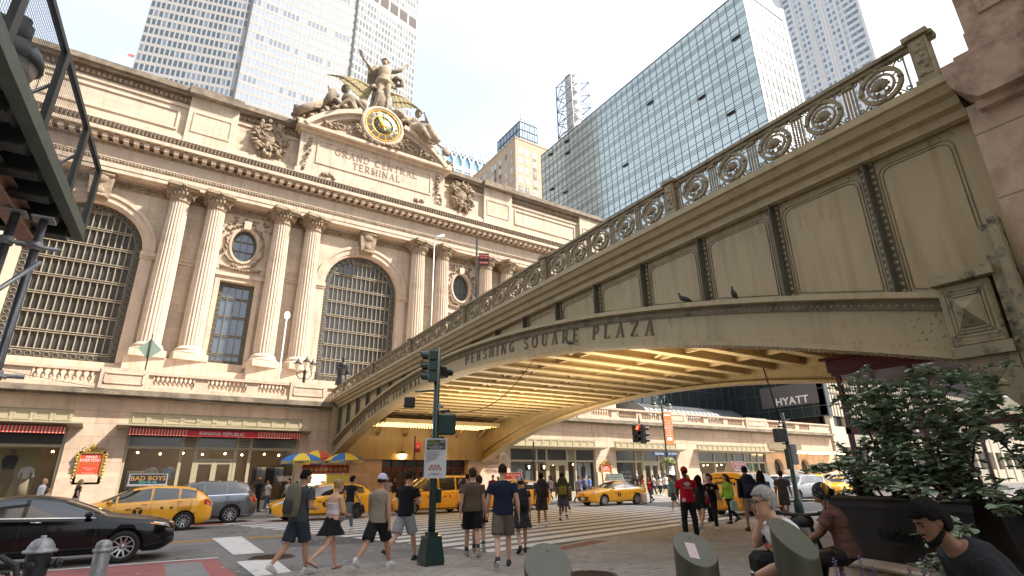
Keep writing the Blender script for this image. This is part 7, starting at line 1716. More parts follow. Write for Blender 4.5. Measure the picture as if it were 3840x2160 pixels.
shrub(7.88,3.0,1.28,'tall leafy shrub with rounded leaves growing in the black planter',34,1.6,.8,5600,3,(.075,.12),dirb=(-.05,.0),row=.62,pale=.4)
shrub(7.35,1.15,1.28,'leafy shrub at the right edge, growing in the second planter',22,1.35,.8,4200,5,(.07,.115),row=.8,pale=.3)
shrub(8.2,3.9,1.28,'low dense shrub at the left end of the black planter',12,.7,.4,1400,8,(.045,.07),pale=.12)
q9=at(2375,1300,D=6.9)
shrub(q9.x,q9.y,.35,'thin-stemmed young shrub with large pale leaves behind the man in dark grey',7,1.15,.55,480,11,(.08,.125),pale=.8)
# spiky flower bed by the low wall
t=thing('flower_bed','thin grasses and purple flower spikes in front of the low granite wall','plants',(6.75,3.1,.0)); g=MB(); f=MB(); rg=random.Random(4)
for i in range(170):
    x,y=rg.uniform(-.75,.6),rg.uniform(-.65,.45); H_=rg.uniform(.25,.6); a=rg.uniform(0,6.3); e=V((x+.12*cos(a),y+.12*sin(a),H_)); g.tube([(x,y,0),((x+e.x)/2,(y+e.y)/2,H_*.6),tuple(e)],[.005,.004,.001],4)
    for k in range(3): leaf(g,V((x,y,0)).lerp(e,rg.uniform(.2,.8)),V((cos(a+k*2),sin(a+k*2),.8)),V((0,0,1)),.09,.015)
for i in range(9):
    x,y=rg.uniform(-.6,.4),rg.uniform(-.5,.3); H_=rg.uniform(.62,.85); g.tube([(x,y,0),(x+.02,y,H_)],[.006,.003],4)
    for k in range(26): z=H_*.62+k*H_*.4/26; a=k*2.4; f.ball((x+.02+.016*cos(a),y+.016*sin(a),z),(.011,.011,.008),5,3)
g.build('stalks',mat('weed_green',(.10,.13,.04),.7),t); f.build('purple_flowers',mat('flower_lilac',(.22,.17,.42),.7),t); tag(t,kind=None)
t=thing('tube_rail','brown tubular rail by the rightmost slanted bollard','railing',(6.75,3.85,0),R(-15)); b=MB(); b.tube([(-.6,0,.70),(.15,0,.76),(.24,0,.72),(.26,0,.6),(.26,0,0)],.025,10); b.tube([(-.6,0,.70),(-.6,0,0)],.025,10); b.build('tube',mat('rusty_brown_paint',(.11,.065,.035),.6,.3,var=.3,vscale=10),t)
t=thing('steel_railing','thin pale steel handrail at the lower right edge','railing',(5.9,.9,0),R(-100)); b=MB(); b.tube([(-.2,0,.8),(1.9,0,.8)],.018,8);
for i in range(4): b.tube([(-.1+.6*i,0,0),(-.1+.6*i,0,.8)],.012,6)
b.build('rail',steel,t)
# --- red cafe pavilion under the viaduct
rdk=mat('dark_red_paint',(.13,.012,.014),.4,var=.1); t=thing('red_pavilion','dark red framed glass cafe front under the south end of the viaduct, behind the shrub','kiosk',(0,0,0))
b=MB(); b.box(12.9,21,1.4,6.4,3.82,4.1); b.box(12.8,21.1,1.3,6.5,4.1,4.17); b.box(12.95,20.9,1.45,6.35,3.74,3.82)
for y in (1.6,3.2,4.8,6.25): b.box(13.0,13.1,y-.04,y+.04,0,3.74)
for x in (14.8,16.8,18.8,20.8): b.box(x-.04,x+.04,6.24,6.32,0,3.74)
b.box(13.0,13.1,1.5,6.3,2.45,2.6); b.box(13.0,20.9,6.24,6.32,2.45,2.6)
b.build('frame',rdk,t); b=MB(); b.quad((13.08,1.5,.3),(13.08,6.3,.3),(13.08,6.3,3.6),(13.08,1.5,3.6)); b.quad((13.0,6.3,.3),(20.9,6.3,.3),(20.9,6.3,3.6),(13.0,6.3,3.6)); b.build('glazing',sglass,t)
b=MB()
for i in range(5): b.ball((13.2+.35*i,5.9,4.35+.05*(i%2)),.05,6,4)
b.build('amber_lamps',lamp,t)
# --- food cart with three umbrellas
t=thing('food_cart','stainless hot-dog cart with pictures of food and a yellow panel, by the arch','food cart',(8.35,33.2,.06)); b=MB(); b.bbox((0,0,1.0),(2.6,1.1,1.1),.03); b.box(-1.3,1.3,-.55,-.5,.2,.5); b.build('cabinet',steel,t)
for x in (-1.0,1.0): b=MB(); b.lathe((x,-.5,.28),[(.28,-.05),(.28,.05),(.1,.06)],16,M=Matrix.Rotation(R(90),3,'X')); b.build('wheel',rubber,t)
b=MB(); b.box(-1.25,1.35,-.62,-.55,1.95,2.4); b.build('menu_board',mat('menu_red',(.30,.03,.02),.5),t)
b=MB()
for i in range(9): b.lathe((-1.05+.27*i,-.63,2.15),[(.12,0),(.11,.01),(.001,.012)],12,M=Rx)
b.build('food_pictures',mat('food_mix',(.45,.25,.10),.6,var=.9,vscale=14,dirt=(.10,.12,.03),dscale=16),t)
b=MB(); b.box(.1,1.35,-.66,-.6,1.25,1.85); b.build('yellow_panel',mat('panel_yellow',(.75,.62,.10),.5),t); b=MB(); b.box(-1.1,.05,-.64,-.6,1.3,1.85); b.build('lit_shelf',lampw,t)
b=MB();
for i in range(12): b.ball((-1+.09*i,-.67,1.35+.06*(i%3)),.05,6,4)
b.build('goods',mat('snack_mix',(.45,.22,.05),.6,var=.8,vscale=20),t)
for x in (-1.2,1.25): b=MB(); b.box(x-.03,x+.03,-.6,-.54,1.5,1.95); b.build('post',steel,t)
ub=mat('umbrella_blue',(.03,.16,.45),.7); uy=mat('umbrella_yellow',(.80,.55,.04),.7); ur=mat('umbrella_red',(.70,.10,.05),.7); ud=mat('umbrella_lettering_dark',(.05,.06,.15),.7)
def umbrella(x,y,z,r,cols,lab,words=True,rz=0):
    t=thing('cart_umbrella',lab,'umbrella',(x,y,.06),R(rz),'umbrellas over the food cart'); n=8; b=MB(); b.tube([(0,0,0),(0,0,z+.62)],.022,8); b.build('pole',white,t)
    for c,m in enumerate(cols):
        b=MB()
        for k in range(n):
            if k%len(cols)!=c: continue
            a0,a1=2*PI*k/n,2*PI*(k+1)/n; prev=[(0,0,z+.6)]*2
            for rr_,zz in ((.45,.53),(.8,.36),(1.0,.18)):
                cur=[(r*rr_*cos(a0),r*rr_*sin(a0),z+zz),(r*rr_*cos(a1),r*rr_*sin(a1),z+zz)]
                if prev[0]==prev[1]: b.add([prev[0],cur[0],cur[1]],[(0,1,2)])
                else: b.quad(prev[0],cur[0],cur[1],prev[1])
                prev=cur
            b.quad(prev[0],(prev[0][0],prev[0][1],z),(prev[1][0],prev[1][1],z),prev[1])
        b.build('canopy_panels',m,t)
    if words:
        for k in range(n):
            a=2*PI*(k+.5)/n; rr_=r*cos(PI/n)+.01; text('canopy_lettering','SABRETT',.19,ud if k%len(cols)==(len(cols)-1) else uy,t,(rr_*cos(a),rr_*sin(a),z+.09),(R(90),0,a+PI/2),.002,bold=.006)
umbrella(6.95,32.3,2.4,1.15,(ub,uy),'blue and yellow SABRETT umbrella at the left of the food cart',rz=10); umbrella(9.4,32.6,2.45,1.1,(ub,uy),'blue and yellow SABRETT umbrella at the right of the food cart',rz=30); umbrella(8.1,34.0,2.65,1.0,(ur,uy),'red and yellow umbrella at the back of the food cart',False)
# --- lamp posts, signs and signals across the street
def lamppost(x,y,lab):
    t=thing('street_lamp',lab,'street lamp',(x,y,.06)); b=MB(); b.lathe((0,0,0),[(.2,0),(.18,.5),(.12,.6),(.09,.7),(.07,3),(.055,7.0),(.09,7.05),(.05,7.2),(.05,7.6)],14)
    for z in (5.6,6.2,7.1): b.lathe((0,0,0),[(.06,z),(.11,z+.04),(.06,z+.1)],12)
    for s in (-1,1): b.tube([(0,0,7.2),(s*.15,0,7.7),(s*.5,0,8.0),(s*.85,0,7.8),(s*.9,0,7.45)],.03,8); b.tube([(0,0,6.6),(s*.35,0,7.2),(s*.5,0,7.95)],.015,5)
    b.build('post',green,t)
    for s in (-1,1): b=MB(); b.lathe((s*.9,0,0),[(.03,7.45),(.2,7.32),(.26,7.2),(.26,7.15)],14); h=b.build('lamp_hood',green,t); b=MB(); b.lathe((s*.9,0,0),[(.24,7.15),(.2,6.98),(.08,6.85),(.01,6.83)],14); b.build('lamp_glass',mat('lamp_glass_pale',(.55,.50,.42),.3) if 'lamp_glass_pale' not in MATS else MATS['lamp_glass_pale'],h)
    return t
lx,ly=35.2,31.4
t=lamppost(lx,ly,'green twin-armed street lamp with an orange banner and street name signs');
b=MB(); b.box(.12,1.05,-.01,.01,4.05,6.6); o=b.build('banner',mat('banner_orange',(.75,.16,.03),.7,var=.03),t); text('banner_lettering','The city’s\nmost\naccessible\nneighborhood\njust got\nmore\naccessible.',.19,white,o,(.56,-.02,5.35),FACE_S,.002); q=MB(); q.box(.3,.85,-.018,-.01,4.35,4.6); q.box(.2,.9,-.018,-.01,6.35,6.5); q.build('banner_plate',white,o); b=MB(); b.tube([(0,0,6.62),(1.1,0,6.62)],.02,6); b.tube([(0,0,4.02),(1.1,0,4.02)],.02,6); b.build('banner_arms',green,t)
blu=mat('street_sign_blue',(.02,.035,.12),.5)
b=MB(); b.box(-1.5,-.15,-.02,.02,3.1,3.48); o=b.build('street_name_sign',blu,t,None); text('sign_lettering','Park Ave',.27,white,o,(-.82,-.03,3.29),FACE_S,.002); b=MB(); b.box(.12,1.25,-.02,.02,3.12,3.48); o=b.build('street_name_sign',blu,t); text('sign_lettering','East 42nd St',.2,white,o,(.69,-.03,3.3),FACE_S,.002)
b=MB(); b.box(-.1,.7,-.04,-.02,1.65,2.35); o=b.build('parking_sign',white,t); text('sign_lettering','Bicycle\nRack',.15,sk_,o,(.28,-.05,2.1),FACE_S,.002)
hb=thing('hanging_basket','hanging basket of yellow-green flowers on the street lamp with the banner','flower basket',(lx+.1,ly,2.75)); g=MB(); f=MB(); rg=random.Random(6)
for i in range(420): a=rg.uniform(0,6.3); u=rg.uniform(-1,1); r_=.52*math.sqrt(1-u*u*.7)*rg.uniform(.7,1.05); (g if i%3 else f).ball((r_*cos(a),r_*sin(a),.28*u),(.06,.06,.04),5,3)
g.build('foliage',leafA,hb); f.build('flowers',mat('flower_yellow',(.6,.55,.15),.7),hb)
b=MB(); b.lathe((0,0,0),[(.2,-.35),(.4,-.1),(.42,.0)],14); b.build('basket',bki,hb)
# traffic signal seen beneath the bridge (red lit) and its pair
t=thing('hanging_signal','hanging traffic signal with its red lamp lit, seen under the viaduct','traffic signal',(31.0,30.5,4.75)); signal(t,0,0,0,195,black,0); signal(t,.5,.1,-.02,110,black,None); b=MB(); b.tube([(.25,0,.4),(.25,0,.75)],.03,6); b.tube([(0,0,.36),(.5,0,.36)],.03,6); b.build('hanger',black,t)
for c in t.children: pass
t.scale=(1.9,1.9,1.9)
# dark signal pole to the right of the van
p=at(2012,1290,Z=0); t=thing('signal_post','dark signal pole with taped notices and a pedestrian signal back, right of the van','traffic signal',(p.x,p.y,0)); b=MB(); b.lathe((0,0,0),[(.2,0),(.18,.5),(.11,.6),(.10,2.0),(.09,3.4),(.07,4.4)],12); b.build('pole',green,t)
b=MB(); b.bbox((-.45,0,3.35),(.6,.25,.62),.03,T=Matrix.Rotation(R(-30),3,'Z')); b.tube([(0,0,3.75),(-.5,0,3.75)],.035,6); b.tube([(0,0,2.98),(-.4,0,2.98)],.035,6); b.build('pedestrian_signal_box',black,t); b=MB(); b.bbox((.16,-.13,2.5),(.3,.01,.9),.004,T=Matrix.Rotation(R(-45),3,'Z')); b.build('taped_notice',mat('paper_grey',(.30,.30,.29),.8),t); b=MB(); b.bbox((-.16,0,2.3),(.14,.2,.9),.02); b.build('control_box',green,t)
# pedestrian signals by the shop beneath the arch
t=thing('signal_post','thin black signal pole with WALK and hand displays near the stone corner of the arch','traffic signal',(21.9,31.3,.06)); b=MB(); b.tube([(0,0,0),(0,0,3.9)],.05,8); b.tube([(-.6,0,2.55),(.9,0,2.55)],.025,6); b.build('pole',black,t)
for x,a in ((-.5,'hand'),(.75,'walk')):
    b=MB(); b.bbox((x,-.05,2.25),(.42,.2,.46),.03); o=b.build('pedestrian_signal_box',black,t); q=MB()
    for i in range(3): q.tube([(x-.06+.05*i,-.165,2.2),(x-.07+.06*i,-.165,2.36)],.014,5)
    q.ball((x,-.165,2.17),(.05,.01,.05),8,5); q.build('walking_symbol',lampw,o)
for (x,y,z,lab) in ((13.0,30.9,4.0,'thin dark sign pole with a red sign in front of the arched entrance'),):
    t=thing('sign_post',lab,'sign post',(x,y,.06)); b=MB(); b.tube([(0,0,0),(0,0,z)],.045,8); b.build('pole',bki,t); b=MB(); b.box(.03,.36,-.03,-.01,z-.95,z-.35); o=b.build('red_sign',red,t); text('sign_lettering','NO\nSTANDING',.08,white,o,(.2,-.04,z-.65),FACE_S,.002)
# --- furniture up on the terrace
t=thing('candelabra_lamp','dark candelabra lamp with three lanterns on the terrace before the central window','street lamp',(8.75,43.2,6.42)); k=1.25
b=MB(); b.lathe((0,0,0),[(.55,0),(.5,.2),(.3,.5),(.22,.8),(.3,1.0),(.14,1.2),(.1,3.0),(.16,3.1),(.08,3.3),(.05,4.0)],14)
for i in range(3): a=2*PI*i/3+.4; b.tube([(0,0,2.7),(.3*cos(a),.3*sin(a),2.6),(.6*cos(a),.6*sin(a),2.9),(.62*cos(a),.62*sin(a),3.2)],.035,6); b.ball((.5*cos(a),.5*sin(a),.15),(.14,.14,.14),6,4)
b.build('post',bki,t)
for i in range(3):
    a=2*PI*i/3+.4; x,y=.62*cos(a),.62*sin(a); b=MB(); b.lathe((x,y,0),[(.1,3.2),(.27,3.75),(.29,3.78)],8,False); l=b.build('lantern_glass',MATS['lamp_glass_pale'],t); b=MB(); b.lathe((x,y,0),[(.32,3.78),(.2,3.95),(.06,4.1),(.02,4.3)],8); b.build('lantern_cap',bki,l)
def pole_lamp(lab,x,y,z0,z1,globe):
    t=thing('pole_lamp',lab,'street lamp',(x,y,z0)); b=MB(); b.tube([(0,0,0),(0,0,z1-z0)],[.07,.045],8); b.build('pole',white,t)
    if globe: b=MB(); b.ball((0,0,z1-z0+.1),(.2,.2,.3),12,8); b.build('lamp_head',mat('lamp_head_lit',(.8,.8,.78),.4,emit=(1,1,1),estr=.8),t)
    else: b=MB(); b.tube([(0,0,z1-z0-.05),(.25,-.1,z1-z0+.15),(.8,-.4,z1-z0+.42)],[.08,.16,.14],10); b.build('lamp_head',white,t)
p=at(703,935,Y=41); pole_lamp('slim white pole lamp with an oval head between two left columns',p.x,41,6.42,at(711,795,Y=41).z,True)
p=at(1084,830,Y=42); q_=at(1090,600,Y=42); pole_lamp('tall pale pole lamp with an angled head beside the right-hand column pair',p.x,42,6.42,q_.z,False)
# NO STANDING sign standing on the viaduct
p=at(1198,740,X=12.0); top=at(1190,607,X=12.0); t=thing('sign_post','dark pole with red NO STANDING ANYTIME signs rising above the viaduct railing','sign post',(12.0,p.y,7.0)); b=MB(); b.tube([(0,0,-.1),(0,0,top.z-7.0)],.05,8); b.build('pole',green,t); zt=at(1213,645,X=12.0).z-7.0
b=MB(); b.box(.1,.62,-.03,0,zt-.3,zt+.38); o=b.build('sign_frame',black,t); o.rotation_euler=(0,0,R(-25));
for (z_,s_,sz,h_) in ((zt+.2,'NO STANDING',.075,.15),(zt-.14,'ANYTIME',.09,.1)): q=MB(); q.box(.13,.59,-.04,-.03,z_-h_+.02,z_+h_-.02); r_=q.build('red_plate',red,o); text('sign_lettering',s_,sz,white,r_,(.36,-.045,z_+(.05 if h_>.1 else 0)),FACE_S,.002,bold=.002)
q=MB(); q.bar((.22,-.045,zt+.13),(.5,-.045,zt+.13),.025,.004); q.add([(.2,-.046,zt+.13),(.26,-.046,zt+.17),(.26,-.046,zt+.09)],[(0,1,2)]); q.add([(.52,-.046,zt+.13),(.46,-.046,zt+.17),(.46,-.046,zt+.09)],[(0,1,2)]); q.build('double_arrow',white,o)
# diamond sign back on the parapet
p=at(364,935,Y=36.9); t=thing('diamond_sign','green-grey back of a diamond sign on a thin pole above the parapet','road sign',(p.x,36.9,7.5)); b=MB(); b.tube([(0,0,0),(0,0,2.35)],.035,6); b.build('pole',bki,t); b=MB(); b.add([(-.6,.04,1.45),(0,.04,.85),(.6,.04,1.45),(0,.04,2.05),(-.6,.07,1.45),(0,.07,.85),(.6,.07,1.45),(0,.07,2.05)],[(0,1,2,3),(7,6,5,4),(0,4,5,1),(1,5,6,2),(2,6,7,3),(3,7,4,0)]); b.build('plate',mat('sign_back_green',(.20,.27,.22),.5),t)
# overhead cables
t=thing('overhead_cable','thin black cable sagging from the signal post up to the arch','cable',(0,0,0)); b=MB(); A=V((5.1,10.9,3.0)); B_=V((9.5,13.5,5.05)); b.tube([A.lerp(B_,k/14)-V((0,0,.55*sin(PI*k/14))) for k in range(15)],.011,5); b.build('cable',black,t)
t=thing('overhead_cable','long thin wire crossing in front of the left shopfronts','cable',(0,0,0)); b=MB(); A=V((-9,36.0,7.3)); B_=V((9.3,35.8,5.9)); b.tube([A.lerp(B_,k/14)-V((0,0,.5*sin(PI*k/14))) for k in range(15)],.015,5); b.build('cable',MATS['mullion_dark'],t)
t=thing('overhead_cable','black cable hanging below the arch near the hotel sign','cable',(0,0,0)); b=MB(); A=at(1920,925,D=13.5); B_=at(1985,1055,D=15.5); b.tube([A,A+V((.3,.1,-.5)),A+V((.6,.2,-1.2)),B_],.014,6); b.build('cable',black,t)
# pigeons
pg_=mat('pigeon_grey',(.05,.05,.06),.6,var=.3,vscale=30)
def pigeon(x,y,z,rz,lab):
    t=thing('pigeon',lab,'pigeon',(x,y,z),R(rz),'pigeons on the viaduct ledges'); b=MB(); b.tube([(-.17,0,.05),(-.1,0,.08),(0,0,.11),(.07,0,.13),(.10,0,.18),(.115,0,.22)],[(.02,.008),(.045,.035),(.06,.06),(.05,.055),(.03,.03),(.02,.02)],10,ref=(0,1,0)); b.ball((.12,0,.235),(.027,.022,.024),8,6); b.tube([(.14,0,.235),(.165,0,.225)],[.008,.002],5); remeshed(b,'body',pg_,t,.008,1)
    b=MB();
    for s in (-1,1): b.tube([(0,s*.02,.06),(.01,s*.02,0)],.005,4)
    b.build('legs',mat('pigeon_leg',(.25,.08,.07),.6) if 'pigeon_leg' not in MATS else MATS['pigeon_leg'],t)
for px,lab,rz in ((1724,'grey pigeon on the arch flange, left of the two on the ledge',150),(1851,'grey pigeon facing away on the arch flange, right of the two on the ledge',200)):
    p=at(px,755,X=9.5); pigeon(9.48,p.y,zu(p.y)+.002,rz,lab)
p=at(1436,868,X=9.45); pigeon(9.42,p.y,zl(p.y)+.075,100,'grey pigeon perched below the lettering of the arch')
# ================================================================ steel sidewalk shed overhead at the left
gsh=mat('shed_green_paint',(.10,.135,.11),.5,.1,var=.25,vscale=4,bump=.3,bscale=30,dirt=(.13,.14,.12),dscale=3,dlo=.58,dhi=.75); gdk=mat('shed_steel_dark',(.05,.06,.06),.45,.4,var=.3,vscale=5); rusti=mat('rusted_beam',(.42,.27,.20),.6,.4,var=.35,vscale=3,dirt=(.2,.13,.1),dscale=3)
k=1.7; t=thing('sidewalk_shed','dark green steel sidewalk shed with a mesh parapet jutting in at the upper left','scaffold',(-1.72,11.35,5.68),R(-2.8))
# local frame: +Y along the shed towards the terminal, origin at the corner; shed lies at -X and -Y
b=MB(); b.box(-.05,0,-9.5,0,-.0,.22); b.box(-.14,.02,-9.5,.02,-.03,-.0); b.box(-3.2,0,-.05,0.0,.0,.20); b.build('fascia',gsh,t)
b=MB(); b.box(-3.2,-.06,-9.5,-.06,.16,.2);
x=-3.1
while x<-.1: b.tube([(x,-9.4,.15),(x,-.1,.15)],.035,5); x+=.14
b.build('corrugated_deck',mat('corrugated_steel',(.40,.41,.42),.4,.6),t)
b=MB(); y=-.35
while y>-9.4: b.box(-3.1,-.16,y-.03,y+.03,-.12,.15); b.box(-3.1,-.16,y-.12,y+.12,-.15,-.12); y-=.74
b.build('joists',gdk,t)
b=MB()
for x in (-.62,-1.15): b.box(x-.12,x+.12,-9.3,-.0,-.34,-.31); b.box(x-.015,x+.015,-9.3,0,-.31,-.06); b.box(x-.12,x+.12,-9.3,0,-.06,-.035)
b.build('main_beams',rusti,t)
b=MB(); b.box(-.07,.0,-9.5,0,1.32,1.40);
ys=[-.04,-1.5,-3.35,-5.0,-6.6,-8.2]
for y in ys: b.box(-.07,.0,y-.11,y+.05,.2,1.32)
b.build('parapet_frame',gdk,t)
for y in ys[1:3]:
    q=MB(); q.tube([(-.05,y,.9),(-.55,y-.05,.25)],.025,6); q.build('brace',steel,t)
mesh_m=mat('wire_mesh',(.10,.10,.10),.5,.5); q=MB(); y=0.
while y>-9.4: q.bar((-.03,y,.2),(-.03,y,1.32),.0028); y-=.05
z=.24
while z<1.32: q.bar((-.03,0,z),(-.03,-9.4,z),.0028); z+=.05
q.build('mesh_panel',mesh_m,t)
b=MB(); b.tube([(-.9,-4.7,.85),(-.5,-4.4,.95),(-.25,-4.2,1.0)],.035,8); b.lathe((-.25,-4.2,0),[(.09,.78),(.12,.85),(.12,1.0),(.08,1.02),(.08,1.1),(.001,1.11)],12); b.lathe((-.25,-4.2,0),[(.1,.78),(.24,.70),(.30,.58),(.31,.48),(.27,.46)],18); b.build('shed_lamp_housing',gdk,t)
b=MB(); b.lathe((-.25,-4.2,0),[(.27,.47),(.22,.30),(.1,.22),(.001,.2)],16); b.build('shed_lamp_globe',mat('lamp_globe_dusty',(.25,.22,.19),.4),t)
p=at(72,860,D=10.6)
for i,(px,lab) in enumerate(((96,'shed pole with clamps, nearer of the two at the left'),(18,'shed pole with clamps at the very left edge'))):
    D_=9.9; p=at(px,600,D=D_); t2=thing('scaffold_pole','galvanised '+lab,'scaffold pole',(p.x,p.y,0),0,'poles carrying the shed'); h=5.28
    b=MB(); b.tube([(0,0,0),(0,0,h)],.055,12); b.build('pole',mat('weathered_steel',(.13,.135,.145),.4,.7,var=.25,vscale=5) if 'weathered_steel' not in MATS else MATS['weathered_steel'],t2); b=MB(); b.box(-.13,.13,-.13,.13,h,h+.03);
    for z in (h-.42,h-2.3): b.tube([(0,0,z-.06),(0,0,z+.06)],.08,10); b.tube([(-.22,0,z),(.3,-.0,z)],.03,8); b.tube([(-.1,-.1,z+.03),(.14,-.08,z-.04)],.022,6)
    b.build_split('clamp',silv,t2,2)
p=at(100,660,D=9.7); q_=at(-30,745,D=9.2); t=thing('scaffold_brace','pale diagonal scaffold tube clamped to the nearer pole','scaffold pole',tuple(p)); b=MB(); b.tube([(0,0,0),tuple((q_-p)*1.3)],.03,10); b.build('tube',steel,t)
# ================================================================ PEOPLE
def stride(a=22,k=10,arm=18,**q):
    """a = forward swing of the left leg (negative: right leg leads)"""
    d=dict(legL=a,legR=-a,kneeL=k if a>0 else k+22,kneeR=k if a<0 else k+22,footL=-6 if a>0 else 28,footR=-6 if a<0 else 28,armL=-arm if a>0 else arm,armR=arm if a>0 else -arm,elbL=18,elbR=18,lean=4); d.update(q); return d
# --- the six walkers by the kerb
def bp_man(t,J):
    backpack(t,J,cloth((.13,.12,.085)),cloth((.05,.05,.045)),1.12)
person('man in charcoal t-shirt and dark shorts with a grey-green backpack, leftmost of the front walkers',2.48,11.2,60,1.80,stride(-16,8,10,turn=28,elbL=75,elbR=85,armL=10,armR=0,inR=30,inL=30),'tan',('fade','black'),('tee',cloth((.055,.06,.068))),('shorts',cloth((.03,.036,.05))),(shoe_white,sole_w),extra=bp_man)
person('blonde woman in a pale strapless top, black short skirt and purple flip-flops',3.12,11.3,66,1.66,stride(24,12,10,nod=18,turn=10,armL=8,armR=12,elbL=62,elbR=66,inL=30,inR=30),'light',('bun','blonde'),('tube',cloth((.62,.55,.56))),('skirt',cloth((.015,.015,.018))),(purple,None,None,True),fem=True)
person('man in a grey-olive sleeveless shirt, black shorts and a pale lavender cap',3.9,10.9,48,1.78,stride(-28,6,14,turn=6,elbL=14,elbR=20),'tan',('fade','dkbrown'),('tank',cloth((.25,.225,.17))),('shorts',cloth((.015,.016,.018))),(shoe_white,sole_w),fat=1.06,extra=lambda t,J: cap(t,J,cloth((.55,.52,.66))))
person('man in a black t-shirt and light grey shorts beside the traffic signal post',4.7,11.5,58,1.80,stride(-22,10,8,elbL=80,elbR=85,armL=15,armR=18,inL=32,inR=32),'light',('fade','dkbrown'),('tee',cloth((.012,.013,.015))),('shorts',cloth((.30,.30,.31))),(shoe_black,sole_w),fat=1.04)
person('man in a black t-shirt and slim grey jeans crossing the road ahead of the others',5.95,19.6,75,1.76,stride(20,10,20),'tan',('short','black'),('fit',cloth((.014,.014,.016))),('slim',cloth((.12,.13,.15))),(shoe_white,sole_w))
person('broad man in a brown t-shirt and black shorts with tan trainers and black socks',6.2,11.3,25,1.82,stride(10,6,8,turn=-22),'light',('short','brown'),('tee',cloth((.11,.08,.055))),('shorts',cloth((.014,.014,.016))),(shoe_tan,sole_w,shoe_black),fat=1.12)
person('tall man in a navy t-shirt and olive-grey cargo shorts with dark trainers',5.95,9.6,30,1.87,stride(-14,8,10,armoutL=16,armoutR=14,elbL=24,elbR=26),'light',('fade','dkbrown'),('tee',cloth((.014,.02,.04))),('shorts',cloth((.12,.105,.08))),(shoe_black,sole_w),fat=1.08)
person('dark-haired woman in black with a ponytail, mostly behind the man in brown',6.62,11.75,28,1.68,stride(16,8,10),'tan',('pony','dkbrown'),('fit',cloth((.014,.014,.016))),('skirt',cloth((.016,.016,.018))),(shoe_tan,sole_w,shoe_black),fem=True)
flor=mat('floral_print_fabric',(.015,.015,.018),.9,dirt=(.45,.40,.34),dscale=26,dlo=.60,dhi=.64)
def floral(t,J): cap(t,J,cloth((.35,.36,.38))); backpack(t,J,cloth((.02,.022,.028)),None,.95)
person('woman in a black floral dress with a grey cap and a black backpack',7.45,11.2,22,1.63,stride(-10,5,6),'light',('short','brown'),None,('dress',flor),(shoe_black,shoe_black),fem=True,extra=floral,fat=1.06)
person('man in brown shorts and white shoes with a dark backpack, on the crosswalk',11.7,16.3,30,1.76,stride(8,4,8),'brown',('short','black'),('tee',cloth((.07,.06,.055))),('shorts',cloth((.055,.035,.028))),(shoe_white,sole_w),extra=lambda t,J: backpack(t,J,cloth((.03,.027,.027)),None,1.25))
def hike(t,J):
    backpack(t,J,cloth((.05,.055,.03)),cloth((.22,.21,.05)),1.4)
person('hiker with a very large dark green backpack, grey shorts and white socks, on the crosswalk',13.95,18.0,35,1.78,stride(18,10,12),'brown',('fade','black'),('tee',cloth((.05,.05,.055))),('shorts',cloth((.08,.09,.11))),(shoe_black,sole_w,shoe_white),extra=hike)
person('man in navy taking a photo with raised hands, left of the man in brown',9.85,18.3,10,1.76,stride(10,8,0,armL=95,armR=100,elbL=95,elbR=95,inL=20,inR=20),'tan',('fade','black'),('tee',cloth((.018,.022,.04))),('shorts',cloth((.02,.02,.024))),(shoe_black,shoe_black))
person('man in pale blue shirt and jeans at the far kerb, left of the yellow sedan',24.3,29.6,170,1.68,stride(10,6,8),'tan',('short','black'),('tee',cloth((.17,.22,.32))),('slim',cloth((.06,.09,.16))),(shoe_black,sole_w))
def suit(t,J): pass
person('tourist in a red top pulling a suitcase in front of the yellow sedan taxi',27.9,26.6,-95,1.64,stride(16,8,14,armR=-25,elbR=10,armL=70,elbL=40),'light',('long','brown'),('tee',cloth((.50,.04,.03))),('slim',cloth((.06,.08,.13))),(shoe_black,shoe_black),fem=True,vox=.02,extra=lambda t,J: backpack(t,J,cloth((.02,.02,.02))))
# --- red polo man and the group by the yellow van
def polo(t,J):
    cap(t,J,cloth((.42,.02,.03))); up,fw,sx=J['up'],J['fw'],J['sx']; c=lerp(J['pel'],J['neck'],.74)-fw*.142
    b=MB(); b.prism([(-.085+.17*i/10*1,.035*math.sin(PI*i/10)+.03) for i in range(11)]+[(.085,-.02),(-.085,-.02)],0,.004,'y'); b.box(-.04,.04,-.003,.006,-.055,.03); o=b.build('printed_emblem',mat('emblem_white',(.55,.56,.62),.6),t); o.location=c+V((0,-.012,0))
    text('back_lettering','TOPVIEW',.06,MATS['emblem_white'],t,c+V((0,-.016,-.10)),(R(90),0,0),.002)
    q=MB(); q.box(-.17,-.09,-.175,-.165,-.06,.03); p=q.build('hanging_badge',white,t); p.location=J['pel']+V((.0,.02,.02))
person('man in bright red polo shirt and red cap standing with his back to us',12.7,10.75,35,1.84,dict(legL=2,legR=-2,outL=5,outR=5,armL=14,armR=14,elbL=40,elbR=45,inL=18,inR=18,turn=-15,lean=1),'dark',('fade','black'),('tee',cloth((.50,.012,.03))),('pants',cloth((.02,.018,.02))),(shoe_black,shoe_black),fat=1.08,extra=polo)
def rbag(t,J):
    b=MB(); c=J['pel']+V((.24,-.02,.06)); b.tube([c+V((0,0,-.13)),c,c+V((0,0,.12))],[(.05,.13),(.065,.16),(.04,.1)],12,ref=(1,0,0)); o=b.build('handbag',cloth((.22,.03,.04)),t); q=MB(); q.tube([c+V((0,.1,.1)),J['shR']+V((.02,.03,.06)),J['shR']+V((.0,-.08,.04)),c+V((0,-.1,.1))],.008,5); q.build('strap',shoe_black,o)
